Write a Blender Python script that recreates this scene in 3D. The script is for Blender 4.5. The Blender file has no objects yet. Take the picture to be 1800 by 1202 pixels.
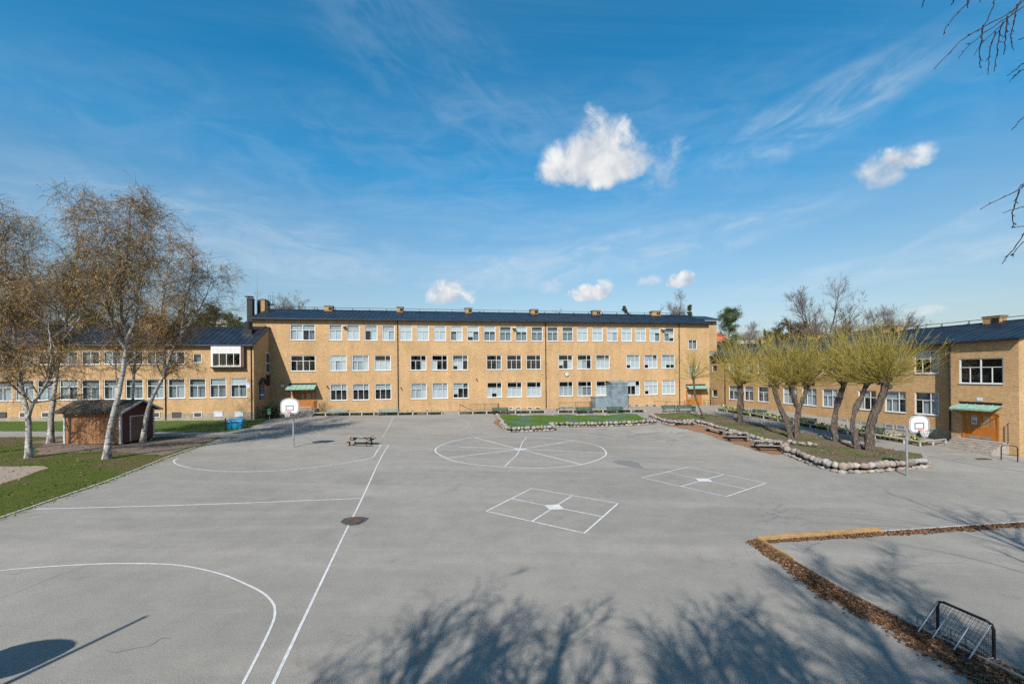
import bpy, bmesh, math, random
import numpy as np

random.seed(7)
R = math.radians
scene = bpy.context.scene
COL = scene.collection

# ------------------------------------------------------------------ measuring
# lens and eye height worked out from the court markings; used to turn survey
# points of the photograph into metres on the ground and on the facades
FPX, CX, HY = 767.0, 900.0, 657.0
ROLL = R(0.52)
EYE = 6.0
_c, _s = math.cos(ROLL), math.sin(ROLL)


def ray(px, py):
    dx, dy = px - CX, py - HY
    x = dx * _c - dy * _s
    y = dx * _s + dy * _c
    return x / FPX, -y / FPX


def gz(X, Y):
    """height of the schoolyard: falls to the right, rises towards the school"""
    Xc = max(-70.0, min(70.0, X))
    q = max(0.0, min(1.0, (X - 8.0) / 20.0))
    st = 42.0 - 18.0 * q * q * (3 - 2 * q)
    w = max(0.0, min(1.0, (Y - st) / (59.0 - st)))
    w = w * w * (3 - 2 * w)
    return -0.0275 * Xc * (1 - w) + 1.0 * w


def G(px, py, dz=0.0):
    u, v = ray(px, py)
    f = lambda d: EYE + v * d - gz(u * d, d)
    a, st = 1.0, 0.5
    while f(a + st) > 0 and a < 400:
        a += st
    lo, hi = a, a + st
    for _ in range(40):
        m = (lo + hi) / 2
        if f(m) > 0:
            lo = m
        else:
            hi = m
    d = (lo + hi) / 2
    return (u * d, d, gz(u * d, d) + dz)


def at(px, py, d):
    u, v = ray(px, py)
    return (u * d, d, EYE + v * d)


# ------------------------------------------------------------------ mesh maker
class MB:
    def __init__(self):
        self.v, self.nv = [], 0
        self.f = []          # (list of ngons, mat)
        self.q = []          # (array M,4 / M,3, mat)

    def add(self, verts, faces, mat=0):
        o = self.nv
        self.v.append(np.asarray(verts, float).reshape(-1, 3))
        self.nv += len(self.v[-1])
        for fc in faces:
            self.f.append(([i + o for i in fc], mat))

    def addq(self, verts, quads, mat=0):
        o = self.nv
        self.v.append(np.asarray(verts, float).reshape(-1, 3))
        self.nv += len(self.v[-1])
        self.q.append((np.asarray(quads, int) + o, mat))

    def box(self, x0, x1, y0, y1, z0, z1, mat=0):
        vs = [(x, y, z) for z in (z0, z1) for y in (y0, y1) for x in (x0, x1)]
        self.add(vs, [(0, 2, 3, 1), (4, 5, 7, 6), (0, 1, 5, 4), (2, 6, 7, 3), (0, 4, 6, 2), (1, 3, 7, 5)], mat)

    def obox(self, c, ux, uy, hx, hy, z0, z1, mat=0):
        """box with horizontal axes ux, uy about c"""
        vs = []
        for z in (z0, z1):
            for b in (-hy, hy):
                for a in (-hx, hx):
                    vs.append((c[0] + ux[0] * a + uy[0] * b, c[1] + ux[1] * a + uy[1] * b, z))
        self.add(vs, [(0, 2, 3, 1), (4, 5, 7, 6), (0, 1, 5, 4), (2, 6, 7, 3), (0, 4, 6, 2), (1, 3, 7, 5)], mat)

    def bar(self, a, b, w, h, mat=0, up=(0, 0, 1)):
        """rectangular bar from a to b, w wide, h high"""
        a, b = np.array(a, float), np.array(b, float)
        t = b - a
        t /= np.linalg.norm(t)
        sd = np.cross(t, up)
        if np.linalg.norm(sd) < 1e-6:
            sd = np.cross(t, (0, 1, 0))
        sd /= np.linalg.norm(sd)
        n = np.cross(sd, t)
        vs = []
        for p in (a, b):
            for i, j in ((-1, -1), (1, -1), (1, 1), (-1, 1)):
                vs.append(p + sd * i * w / 2 + n * j * h / 2)
        self.add(vs, [(0, 3, 2, 1), (4, 5, 6, 7), (0, 1, 5, 4), (1, 2, 6, 5), (2, 3, 7, 6), (3, 0, 4, 7)], mat)

    def tube(self, pts, rad, sides=8, mat=0, caps=True):
        P = np.array(pts, float)[None]
        r = np.full((1, len(pts)), rad, float) if np.isscalar(rad) else np.array(rad, float)[None]
        v, q = tubes(P, r, sides)
        o = self.nv
        self.addq(v, q, mat)
        if caps:
            n = len(pts)
            self.f.append(([o + i for i in range(sides)][::-1], mat))
            self.f.append(([o + (n - 1) * sides + i for i in range(sides)], mat))

    def prism(self, poly, z0, z1, mat=0):
        n = len(poly)
        vs = [(p[0], p[1], z0) for p in poly] + [(p[0], p[1], z1) for p in poly]
        fs = [list(range(n))[::-1], list(range(n, 2 * n))]
        fs += [(i, (i + 1) % n, n + (i + 1) % n, n + i) for i in range(n)]
        self.add(vs, fs, mat)

    def prism_x(self, poly, x0, x1, mat=0):
        """(y,z) outline run along x"""
        n = len(poly)
        vs = [(x0, p[0], p[1]) for p in poly] + [(x1, p[0], p[1]) for p in poly]
        fs = [list(range(n)), list(range(n, 2 * n))[::-1]]
        fs += [(i, n + i, n + (i + 1) % n, (i + 1) % n) for i in range(n)]
        self.add(vs, fs, mat)

    def prism_y(self, poly, y0, y1, mat=0):
        """(x,z) outline run along y"""
        n = len(poly)
        vs = [(p[0], y0, p[1]) for p in poly] + [(p[0], y1, p[1]) for p in poly]
        fs = [list(range(n)), list(range(n, 2 * n))[::-1]]
        fs += [(i, n + i, n + (i + 1) % n, (i + 1) % n) for i in range(n)]
        self.add(vs, fs, mat)

    def build(self, name, mats, parent=None, smooth=False, loc=None, rotz=0.0, fixn=False):
        me = bpy.data.meshes.new(name)
        V = np.concatenate(self.v) if self.v else np.zeros((0, 3))
        if not isinstance(mats, (list, tuple)):
            mats = [mats]
        tot, idx, mi = [], [], []
        for arr, m in self.q:
            k = arr.shape[1]
            tot.append(np.full(len(arr), k, int))
            idx.append(arr.reshape(-1))
            mi.append(np.full(len(arr), m, int))
        if self.f:
            tot.append(np.array([len(f) for f, m in self.f], int))
            idx.append(np.array([i for f, m in self.f for i in f], int))
            mi.append(np.array([m for f, m in self.f], int))
        tot, idx, mi = np.concatenate(tot), np.concatenate(idx), np.concatenate(mi)
        me.vertices.add(len(V))
        me.vertices.foreach_set('co', V.astype(np.float32).ravel())
        me.loops.add(len(idx))
        me.loops.foreach_set('vertex_index', idx.astype(np.int32))
        me.polygons.add(len(tot))
        st = np.concatenate([[0], np.cumsum(tot)[:-1]])
        me.polygons.foreach_set('loop_start', st.astype(np.int32))
        me.polygons.foreach_set('material_index', mi.astype(np.int32))
        me.polygons.foreach_set('use_smooth', np.full(len(tot), bool(smooth)))
        me.update(calc_edges=True)
        me.validate()
        if fixn:
            bm = bmesh.new()
            bm.from_mesh(me)
            bmesh.ops.recalc_face_normals(bm, faces=bm.faces)
            bm.to_mesh(me)
            bm.free()
        for m in mats:
            me.materials.append(m)
        o = bpy.data.objects.new(name, me)
        COL.objects.link(o)
        if parent is not None:
            o.parent = parent
        if loc is not None:
            o.location = loc
        o.rotation_euler = (0, 0, rotz)
        return o


def tubes(P, Rr, sides):
    """many tubes at once: P (N,S,3), Rr (N,S)"""
    N, S, _ = P.shape
    T = np.empty_like(P)
    T[:, 1:-1] = P[:, 2:] - P[:, :-2]
    T[:, 0] = P[:, 1] - P[:, 0]
    T[:, -1] = P[:, -1] - P[:, -2]
    T /= np.linalg.norm(T, axis=2, keepdims=True) + 1e-9
    ref = np.where(np.abs(T[:, :1, 2:3]) > 0.8, np.array([1.0, 0.1, 0.0]), np.array([0.0, 0.1, 1.0]))
    A = np.cross(T, np.broadcast_to(ref, T.shape))
    A /= np.linalg.norm(A, axis=2, keepdims=True) + 1e-9
    B = np.cross(T, A)
    ang = np.arange(sides) * 2 * np.pi / sides
    V = P[:, :, None, :] + Rr[:, :, None, None] * (A[:, :, None, :] * np.cos(ang)[None, None, :, None]
                                                  + B[:, :, None, :] * np.sin(ang)[None, None, :, None])
    base = (np.arange(N) * S * sides)[:, None, None]
    row = (np.arange(S - 1) * sides)[None, :, None]
    k = np.arange(sides)[None, None, :]
    k2 = (k + 1) % sides
    q = np.stack([base + row + k, base + row + k2, base + row + sides + k2, base + row + sides + k], -1)
    return V.reshape(-1, 3), q.reshape(-1, 4)


# ------------------------------------------------------------------ tagging
def thing(name, label, cat, loc=(0, 0, 0), rotz=0.0, group=None):
    o = bpy.data.objects.new(name, None)
    o.empty_display_size = 0.3
    COL.objects.link(o)
    o.location = loc
    o.rotation_euler = (0, 0, rotz)
    return tag(o, label, cat, group)


def tag(o, label, cat, group=None, kind=None):
    o['label'] = label
    o['category'] = cat
    if group:
        o['group'] = group
    if kind:
        o['kind'] = kind
    return o


def struct(o):
    o['kind'] = 'structure'
    return o


def copy_tree(o, parent=None):
    c = o.copy()
    COL.objects.link(c)
    if parent is not None:
        c.parent = parent
    for ch in list(o.children):
        copy_tree(ch, c)
    return c


# ------------------------------------------------------------------ materials
def newmat(name):
    m = bpy.data.materials.new(name)
    m.use_nodes = True
    nt = m.node_tree
    return m, nt, nt.nodes['Principled BSDF']


def N(nt, typ, **kw):
    n = nt.nodes.new(typ)
    for k, v in kw.items():
        if k.startswith('_'):
            n.inputs[k[1:].replace('_', ' ')].default_value = v
        else:
            setattr(n, k, v)
    return n


def ramp(nt, stops, interp='LINEAR'):
    r = nt.nodes.new('ShaderNodeValToRGB')
    r.color_ramp.interpolation = interp
    e = r.color_ramp.elements
    while len(e) < len(stops):
        e.new(0.5)
    for el, (p, c) in zip(e, stops):
        el.position = p
        el.color = (c[0], c[1], c[2], 1) if not np.isscalar(c) else (c, c, c, 1)
    return r


def mixrgb(nt, a, b, fac, mode='MIX'):
    n = nt.nodes.new('ShaderNodeMix')
    n.data_type = 'RGBA'
    n.blend_type = mode
    for sock, val in ((n.inputs[0], fac), (n.inputs[6], a), (n.inputs[7], b)):
        if hasattr(val, 'is_linked'):
            nt.links.new(val, sock)
        elif np.isscalar(val):
            sock.default_value = val
        else:
            sock.default_value = (*val[:3], 1)
    return n.outputs[2]


def noise_fac(nt, coord, scale, detail=4, rough=0.6, lo=0.35, hi=0.65, dist=0.0):
    n = N(nt, 'ShaderNodeTexNoise')
    n.inputs['Scale'].default_value = scale
    n.inputs['Detail'].default_value = detail
    n.inputs['Roughness'].default_value = rough
    n.inputs['Distortion'].default_value = dist
    nt.links.new(coord, n.inputs['Vector'])
    mr = N(nt, 'ShaderNodeMapRange')
    mr.inputs[1].default_value = lo
    mr.inputs[2].default_value = hi
    nt.links.new(n.outputs['Fac'], mr.inputs[0])
    return mr.outputs[0]


def mapped(nt, scale=(1, 1, 1), rot=(0, 0, 0)):
    tc = N(nt, 'ShaderNodeTexCoord')
    mp = N(nt, 'ShaderNodeMapping')
    mp.inputs['Scale'].default_value = scale
    mp.inputs['Rotation'].default_value = rot
    nt.links.new(tc.outputs['Object'], mp.inputs['Vector'])
    return mp.outputs[0]


def simple(name, col, rough=0.7, var=0.12, scale=6.0, metal=0.0, spec=0.4, bump=0.0, stretch=(1, 1, 1)):
    m, nt, b = newmat(name)
    co = mapped(nt, stretch)
    f = noise_fac(nt, co, scale)
    d = tuple(max(0, c * (1 - var)) for c in col)
    l = tuple(min(1, c * (1 + var)) for c in col)
    nt.links.new(mixrgb(nt, d, l, f), b.inputs['Base Color'])
    b.inputs['Roughness'].default_value = rough
    b.inputs['Metallic'].default_value = metal
    b.inputs['Specular IOR Level'].default_value = spec
    if bump:
        bp = N(nt, 'ShaderNodeBump')
        bp.inputs['Strength'].default_value = bump
        bp.inputs['Distance'].default_value = 0.05
        nt.links.new(f, bp.inputs['Height'])
        nt.links.new(bp.outputs[0], b.inputs['Normal'])
    return m


def brick_mat(name, c1, c2, mortar):
    m, nt, b = newmat(name)
    tc = N(nt, 'ShaderNodeTexCoord')
    sp = N(nt, 'ShaderNodeSeparateXYZ')
    nt.links.new(tc.outputs['Object'], sp.inputs[0])
    ad = N(nt, 'ShaderNodeMath', operation='ADD')
    nt.links.new(sp.outputs[0], ad.inputs[0])
    nt.links.new(sp.outputs[1], ad.inputs[1])
    cb = N(nt, 'ShaderNodeCombineXYZ')
    nt.links.new(ad.outputs[0], cb.inputs[0])
    nt.links.new(sp.outputs[2], cb.inputs[1])
    br = N(nt, 'ShaderNodeTexBrick')
    br.inputs['Scale'].default_value = 1.0
    br.inputs['Brick Width'].default_value = 0.26
    br.inputs['Row Height'].default_value = 0.078
    br.inputs['Mortar Size'].default_value = 0.009
    br.inputs['Bias'].default_value = -0.1
    br.inputs['Color1'].default_value = (*c1, 1)
    br.inputs['Color2'].default_value = (*c2, 1)
    br.inputs['Mortar'].default_value = (*mortar, 1)
    nt.links.new(cb.outputs[0], br.inputs['Vector'])
    f1 = noise_fac(nt, cb.outputs[0], 0.35, 5, 0.6, 0.3, 0.7)
    c = mixrgb(nt, br.outputs['Color'], mixrgb(nt, (0.86, 0.84, 0.8), (1.1, 1.08, 1.05), f1), 1.0, 'MULTIPLY')
    mpz = N(nt, 'ShaderNodeMapping')
    mpz.inputs['Scale'].default_value = (1.1, .12, 1)
    nt.links.new(cb.outputs[0], mpz.inputs['Vector'])
    fz = noise_fac(nt, mpz.outputs[0], 1.0, 5, 0.65, 0.3, 0.7)
    c = mixrgb(nt, c, mixrgb(nt, (0.88, 0.88, 0.89), (1.08, 1.07, 1.06), fz), 1.0, 'MULTIPLY')
    f2 = noise_fac(nt, cb.outputs[0], 7.0, 3, 0.7, 0.3, 0.75)
    c = mixrgb(nt, c, mixrgb(nt, (0.8, 0.78, 0.76), (1.13, 1.13, 1.13), f2), 1.0, 'MULTIPLY')
    nt.links.new(c, b.inputs['Base Color'])
    b.inputs['Roughness'].default_value = 0.88
    b.inputs['Specular IOR Level'].default_value = 0.2
    bp = N(nt, 'ShaderNodeBump')
    bp.inputs['Strength'].default_value = 0.5
    bp.inputs['Distance'].default_value = 0.01
    nt.links.new(br.outputs['Fac'], bp.inputs['Height'])
    bp.invert = True
    nt.links.new(bp.outputs[0], b.inputs['Normal'])
    return m


def island_mat(name, stops, rough=0.9, noise=0.0, nscale=8, trans=0.0):
    m, nt, b = newmat(name)
    g = N(nt, 'ShaderNodeNewGeometry')
    r = ramp(nt, stops)
    nt.links.new(g.outputs['Random Per Island'], r.inputs[0])
    c = r.outputs[0]
    if noise:
        f = noise_fac(nt, mapped(nt), nscale, 5, 0.65, 0.3, 0.7)
        c = mixrgb(nt, c, mixrgb(nt, (1 - noise,) * 3, (1 + noise,) * 3, f), 1.0, 'MULTIPLY')
    nt.links.new(c, b.inputs['Base Color'])
    b.inputs['Roughness'].default_value = rough
    b.inputs['Specular IOR Level'].default_value = 0.2
    return m


M = {}
M['brick'] = brick_mat('yellow_brick', (0.50, 0.32, 0.158), (0.355, 0.218, 0.104), (0.46, 0.35, 0.22))
M['brick_dark'] = brick_mat('chimney_brick', (0.38, 0.235, 0.10), (0.27, 0.165, 0.075), (0.36, 0.27, 0.16))
M['plinth'] = simple('concrete_plinth', (0.27, 0.225, 0.17), 0.9, 0.2, 1.4, bump=0.2)
M['concrete'] = simple('step_concrete', (0.27, 0.235, 0.195), 0.9, 0.2, 3.0, bump=0.2)
M['white'] = simple('white_window_paint', (0.56, 0.56, 0.555), 0.45, 0.04, 3.0)
M['sill'] = simple('grey_sill_metal', (0.42, 0.42, 0.43), 0.5, 0.1, 3.0)
M['blind_w'] = simple('white_blind', (0.44, 0.475, 0.495), 0.8, 0.05, 2.0)
M['blind_g'] = simple('grey_curtain_reflection', (0.30, 0.35, 0.38), 0.9, 0.25, 5.0, stretch=(6, 6, 0.4))  # grey panels for curtains, and for pale reflections painted behind the glass
M['dark_room'] = simple('dark_room', (0.014, 0.014, 0.014), 0.9, 0.5, 0.7)  # sheet painted near-black for the darkness of the unlit rooms
M['pipe'] = simple('brown_black_pipe', (0.018, 0.015, 0.013), 0.5, 0.2, 3.0)
M['black'] = simple('black_metal', (0.012, 0.012, 0.013), 0.45, 0.2, 3.0)
M['steel'] = simple('galvanised_steel', (0.36, 0.38, 0.39), 0.45, 0.18, 2.5, metal=0.7)
M['shaft'] = simple('grey_blue_sheet_metal', (0.20, 0.25, 0.28), 0.5, 0.25, 1.2, metal=0.35)
M['copper'] = simple('verdigris_copper', (0.19, 0.31, 0.245), 0.65, 0.22, 2.5, stretch=(3, 1, 1))
M['door'] = simple('varnished_orange_door', (0.36, 0.125, 0.02), 0.45, 0.22, 4.0, stretch=(10, 1, 0.6))
M['paper'] = simple('white_notice', (0.5, 0.52, 0.55), 0.7, 0.05, 9)
M['bluepaper'] = simple('blue_notice_print', (0.10, 0.18, 0.42), 0.7, 0.25, 14)
M['bench_green'] = simple('green_bench_paint', (0.035, 0.085, 0.06), 0.55, 0.2, 8)
M['bench_pale'] = simple('faded_green_bench_paint', (0.17, 0.24, 0.22), 0.6, 0.2, 8)
M['greywood'] = simple('weathered_grey_wood', (0.24, 0.215, 0.185), 0.85, 0.3, 5, stretch=(0.6, 6, 6))
M['tablewood'] = simple('brown_table_wood', (0.25, 0.21, 0.165), 0.8, 0.3, 5, stretch=(0.6, 6, 6))
M['legwood'] = simple('red_brown_leg_wood', (0.10, 0.045, 0.025), 0.8, 0.3, 5)
M['paleconc'] = simple('pale_concrete_post', (0.36, 0.345, 0.31), 0.85, 0.15, 6)
M['shedroof'] = simple('mossy_roofing_felt', (0.05, 0.041, 0.032), 0.95, 0.5, 2.5, bump=0.3)
M['trim'] = simple('flaking_white_trim', (0.42, 0.43, 0.42), 0.7, 0.2, 7)
M['bluebin'] = simple('blue_plastic', (0.012, 0.22, 0.42), 0.5, 0.15, 4)
M['greenlid'] = simple('green_plastic_lid', (0.01, 0.22, 0.07), 0.4, 0.1, 4)
M['board'] = simple('white_board', (0.54, 0.54, 0.54), 0.4, 0.03, 5)
M['orange'] = simple('orange_rim_paint', (0.65, 0.09, 0.02), 0.5, 0.1, 5)
M['net'] = simple('white_net', (0.7, 0.7, 0.7), 0.8, 0.05, 5)
M['newwood'] = simple('fresh_yellow_timber', (0.31, 0.195, 0.085), 0.75, 0.2, 3, stretch=(1, 1, 6))
M['redroof'] = simple('orange_roof_tiles', (0.42, 0.085, 0.035), 0.8, 0.25, 1.2)
M['palewall'] = simple('pale_render', (0.52, 0.47, 0.40), 0.85, 0.15, 0.8)
M['redwall'] = simple('rust_red_render', (0.30, 0.10, 0.065), 0.85, 0.15, 0.8)
M['tanwall'] = simple('tan_render', (0.40, 0.28, 0.15), 0.85, 0.15, 0.8)
M['rust'] = simple('rusty_iron', (0.075, 0.05, 0.035), 0.75, 0.4, 9)
M['tar'] = simple('wet_dark_tar', (0.055, 0.055, 0.056), 0.6, 0.25, 3)
M['patch'] = simple('newer_asphalt_patch', (0.15, 0.147, 0.142), 0.9, 0.15, 25)
M['clockface'] = simple('white_clock_face', (0.5, 0.49, 0.46), 0.4, 0.03, 3)


def roof_mat():
    m, nt, b = newmat('blue_black_sheet_roof')
    co = mapped(nt)
    f = noise_fac(nt, co, 0.8, 5)
    nt.links.new(mixrgb(nt, (0.008, 0.011, 0.017), (0.018, 0.023, 0.032), f), b.inputs['Base Color'])
    b.inputs['Roughness'].default_value = 0.42
    b.inputs['Specular IOR Level'].default_value = 0.35
    return m


M['roof'] = roof_mat()


def glass_mat():
    m, nt, b = newmat('window_glass')
    nt.nodes.remove(b)
    out = nt.nodes['Material Output']
    tr = N(nt, 'ShaderNodeBsdfTransparent')
    tr.inputs[0].default_value = (0.86, 0.9, 0.9, 1)
    gl = N(nt, 'ShaderNodeBsdfGlossy')
    gl.inputs['Roughness'].default_value = 0.02
    co = mapped(nt)
    nz = N(nt, 'ShaderNodeTexNoise')
    nz.inputs['Scale'].default_value = 0.7
    nt.links.new(co, nz.inputs['Vector'])
    bp = N(nt, 'ShaderNodeBump')
    bp.inputs['Strength'].default_value = 0.05
    bp.inputs['Distance'].default_value = 0.2
    nt.links.new(nz.outputs['Fac'], bp.inputs['Height'])
    nt.links.new(bp.outputs[0], gl.inputs['Normal'])
    lw = N(nt, 'ShaderNodeLayerWeight')
    pw = N(nt, 'ShaderNodeMath', operation='POWER')
    nt.links.new(lw.outputs['Facing'], pw.inputs[0])
    pw.inputs[1].default_value = 4.0
    fr = N(nt, 'ShaderNodeMath', operation='MULTIPLY_ADD')
    nt.links.new(pw.outputs[0], fr.inputs[0])
    fr.inputs[1].default_value = 0.85
    fr.inputs[2].default_value = 0.08
    mx = N(nt, 'ShaderNodeMixShader')
    nt.links.new(fr.outputs[0], mx.inputs[0])
    nt.links.new(tr.outputs[0], mx.inputs[1])
    nt.links.new(gl.outputs[0], mx.inputs[2])
    nt.links.new(mx.outputs[0], out.inputs['Surface'])
    return m


M['glass'] = glass_mat()


def asphalt_mat():
    m, nt, b = newmat('worn_asphalt')
    co = mapped(nt)
    big = noise_fac(nt, co, 0.09, 6, 0.62, 0.3, 0.7, 0.6)
    c = mixrgb(nt, (0.186, 0.175, 0.155), (0.252, 0.233, 0.205), big)
    co2 = mapped(nt, (0.05, 0.45, 1), (0, 0, R(6)))
    st = noise_fac(nt, co2, 1.0, 5, 0.6, 0.5, 0.68, 0.4)
    c = mixrgb(nt, c, (0.258, 0.236, 0.208), st)
    mid = noise_fac(nt, co, 1.1, 5, 0.7, 0.35, 0.65)
    c = mixrgb(nt, c, mixrgb(nt, (0.93, 0.93, 0.93), (1.06, 1.06, 1.06), mid), 1.0, 'MULTIPLY')
    fine = noise_fac(nt, co, 24.0, 3, 0.8, 0.3, 0.7)
    c = mixrgb(nt, c, mixrgb(nt, (0.88, 0.88, 0.885), (1.11, 1.11, 1.105), fine), 1.0, 'MULTIPLY')
    # hairline cracks
    vo = N(nt, 'ShaderNodeTexVoronoi', feature='DISTANCE_TO_EDGE')
    vo.inputs['Scale'].default_value = 0.17
    dn = N(nt, 'ShaderNodeTexNoise')
    dn.inputs['Scale'].default_value = 0.6
    dn.inputs['Detail'].default_value = 5
    nt.links.new(co, dn.inputs['Vector'])
    add = N(nt, 'ShaderNodeVectorMath', operation='ADD')
    nt.links.new(co, add.inputs[0])
    sc = N(nt, 'ShaderNodeVectorMath', operation='SCALE')
    nt.links.new(dn.outputs['Color'], sc.inputs[0])
    sc.inputs['Scale'].default_value = 3.0
    nt.links.new(sc.outputs[0], add.inputs[1])
    nt.links.new(add.outputs[0], vo.inputs['Vector'])
    th = N(nt, 'ShaderNodeMapRange')
    th.inputs[1].default_value = 0.003
    th.inputs[2].default_value = 0.010
    th.inputs[3].default_value = 1.0
    th.inputs[4].default_value = 0.0
    nt.links.new(vo.outputs['Distance'], th.inputs[0])
    msk = noise_fac(nt, co, 0.16, 3, 0.5, 0.48, 0.6)
    stn = noise_fac(nt, co, 0.42, 6, 0.7, 0.60, 0.72, 1.2)
    c = mixrgb(nt, c, mixrgb(nt, (1, 1, 1), (0.80, 0.79, 0.78), stn), 1.0, 'MULTIPLY')
    mu = N(nt, 'ShaderNodeMath', operation='MULTIPLY')
    nt.links.new(th.outputs[0], mu.inputs[0])
    nt.links.new(msk, mu.inputs[1])
    mu2 = N(nt, 'ShaderNodeMath', operation='MULTIPLY')
    nt.links.new(mu.outputs[0], mu2.inputs[0])
    mu2.inputs[1].default_value = 0.22
    c = mixrgb(nt, c, (0.09, 0.085, 0.08), mu2.outputs[0])
    nt.links.new(c, b.inputs['Base Color'])
    b.inputs['Roughness'].default_value = 0.92
    b.inputs['Specular IOR Level'].default_value = 0.25
    bp = N(nt, 'ShaderNodeBump')
    bp.inputs['Strength'].default_value = 0.35
    bp.inputs['Distance'].default_value = 0.02
    nt.links.new(fine, bp.inputs['Height'])
    nt.links.new(bp.outputs[0], b.inputs['Normal'])
    return m


M['asphalt'] = asphalt_mat()


def paint_mat(name, col, wear=0.45):
    m, nt, b = newmat(name)
    co = mapped(nt)
    f = noise_fac(nt, co, 5.0, 6, 0.75, 0.38, 0.62)
    f2 = noise_fac(nt, co, 0.4, 3, 0.6, 0.4, 0.7)
    mu = N(nt, 'ShaderNodeMath', operation='MULTIPLY')
    nt.links.new(f, mu.inputs[0])
    mu.inputs[1].default_value = wear
    ad = N(nt, 'ShaderNodeMath', operation='MULTIPLY_ADD')
    nt.links.new(f2, ad.inputs[0])
    ad.inputs[1].default_value = 0.25
    nt.links.new(mu.outputs[0], ad.inputs[2])
    nt.links.new(mixrgb(nt, col, (0.22, 0.22, 0.215), ad.outputs[0]), b.inputs['Base Color'])
    b.inputs['Roughness'].default_value = 0.8
    return m


M['paint'] = paint_mat('white_line_paint', (0.56, 0.56, 0.55), 0.42)
M['paint_faint'] = paint_mat('worn_white_line_paint', (0.62, 0.62, 0.60), 0.7)
M['paint_yellow'] = paint_mat('worn_yellow_line_paint', (0.55, 0.40, 0.16), 0.75)
M['chalk'] = paint_mat('turquoise_chalk', (0.22, 0.62, 0.62), 0.9)


def grass_mat(name, g1, g2, soil, soil_amt, flower=None):
    m, nt, b = newmat(name)
    co = mapped(nt)
    f = noise_fac(nt, co, 2.2, 6, 0.75, 0.3, 0.7)
    c = mixrgb(nt, g1, g2, f)
    fs = noise_fac(nt, co, 0.23, 6, 0.68, soil_amt, soil_amt + 0.16, 0.5)
    c = mixrgb(nt, c, soil, fs)
    if flower:
        ff = noise_fac(nt, co, 0.5, 4, 0.6, 0.5, 0.6)
        fd = noise_fac(nt, co, 9.0, 2, 0.6, 0.5, 0.56)
        mu = N(nt, 'ShaderNodeMath', operation='MULTIPLY')
        nt.links.new(ff, mu.inputs[0])
        nt.links.new(fd, mu.inputs[1])
        c = mixrgb(nt, c, flower, mu.outputs[0])
    fn = noise_fac(nt, co, 16.0, 4, 0.8, 0.3, 0.7)
    c = mixrgb(nt, c, mixrgb(nt, (0.55, 0.55, 0.55), (1.4, 1.4, 1.35), fn), 1.0, 'MULTIPLY')
    nt.links.new(c, b.inputs['Base Color'])
    b.inputs['Roughness'].default_value = 0.95
    b.inputs['Specular IOR Level'].default_value = 0.15
    bp = N(nt, 'ShaderNodeBump')
    bp.inputs['Strength'].default_value = 0.8
    bp.inputs['Distance'].default_value = 0.08
    nt.links.new(fn, bp.inputs['Height'])
    nt.links.new(bp.outputs[0], b.inputs['Normal'])
    return m


M['lawn'] = grass_mat('thin_spring_lawn', (0.055, 0.085, 0.009), (0.115, 0.135, 0.022), (0.14, 0.10, 0.058), 0.5)
M['strip'] = grass_mat('green_lawn', (0.06, 0.115, 0.016), (0.115, 0.165, 0.035), (0.13, 0.10, 0.06), 0.55)
M['bedgrass'] = grass_mat('bed_grass', (0.055, 0.115, 0.013), (0.10, 0.165, 0.028), (0.13, 0.09, 0.05), 0.6, (0.10, 0.13, 0.30))
M['bedgrass2'] = grass_mat('patchy_bed_grass', (0.06, 0.11, 0.018), (0.11, 0.155, 0.036), (0.165, 0.122, 0.085), 0.38)  # willow bed grass with more bare brown soil showing
M['soil'] = simple('trodden_soil', (0.135, 0.098, 0.072), 0.95, 0.3, 3, bump=0.4)
M['sand'] = simple('sandy_patch', (0.24, 0.185, 0.14), 0.95, 0.15, 5, bump=0.2)
M['chips'] = simple('wood_chips', (0.235, 0.125, 0.068), 0.95, 0.5, 14, bump=0.8)
M['field'] = grass_mat('rough_grass', (0.05, 0.06, 0.02), (0.09, 0.09, 0.035), (0.10, 0.08, 0.05), 0.5)
M['stone'] = island_mat('field_stones', [(0, (0.16, 0.14, 0.12)), (0.3, (0.25, 0.22, 0.185)), (0.55, (0.23, 0.17, 0.14)),
                                         (0.75, (0.19, 0.19, 0.195)), (1.0, (0.32, 0.29, 0.25))], 0.9, 0.3, 9)
M['leaf_litter'] = island_mat('dead_leaves', [(0, (0.045, 0.024, 0.014)), (0.4, (0.105, 0.056, 0.03)), (0.8, (0.165, 0.095, 0.052)),
                                              (1, (0.27, 0.155, 0.08))], 0.9)
M['twig'] = island_mat('birch_twigs', [(0, (0.075, 0.05, 0.026)), (0.6, (0.16, 0.108, 0.052)), (1, (0.33, 0.26, 0.18))], 0.8)
M['catkin'] = island_mat('birch_buds', [(0, (0.25, 0.125, 0.022)), (0.5, (0.40, 0.215, 0.036)), (1, (0.34, 0.235, 0.045))], 0.8)
M['bare'] = island_mat('bare_branches', [(0, (0.085, 0.065, 0.055)), (1, (0.17, 0.14, 0.125))], 0.85)
M['shoot'] = island_mat('willow_shoots', [(0, (0.15, 0.115, 0.025)), (0.5, (0.26, 0.21, 0.042)), (1, (0.37, 0.29, 0.085))], 0.75)
M['bud'] = island_mat('willow_buds', [(0, (0.19, 0.20, 0.025)), (1, (0.34, 0.33, 0.06))], 0.75)
M['needle'] = island_mat('pine_needles', [(0, (0.028, 0.045, 0.012)), (0.6, (0.055, 0.085, 0.022)), (1, (0.10, 0.125, 0.034))], 0.8)
M['olive'] = island_mat('olive_buds', [(0, (0.055, 0.055, 0.016)), (1, (0.12, 0.115, 0.035))], 0.8)
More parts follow.
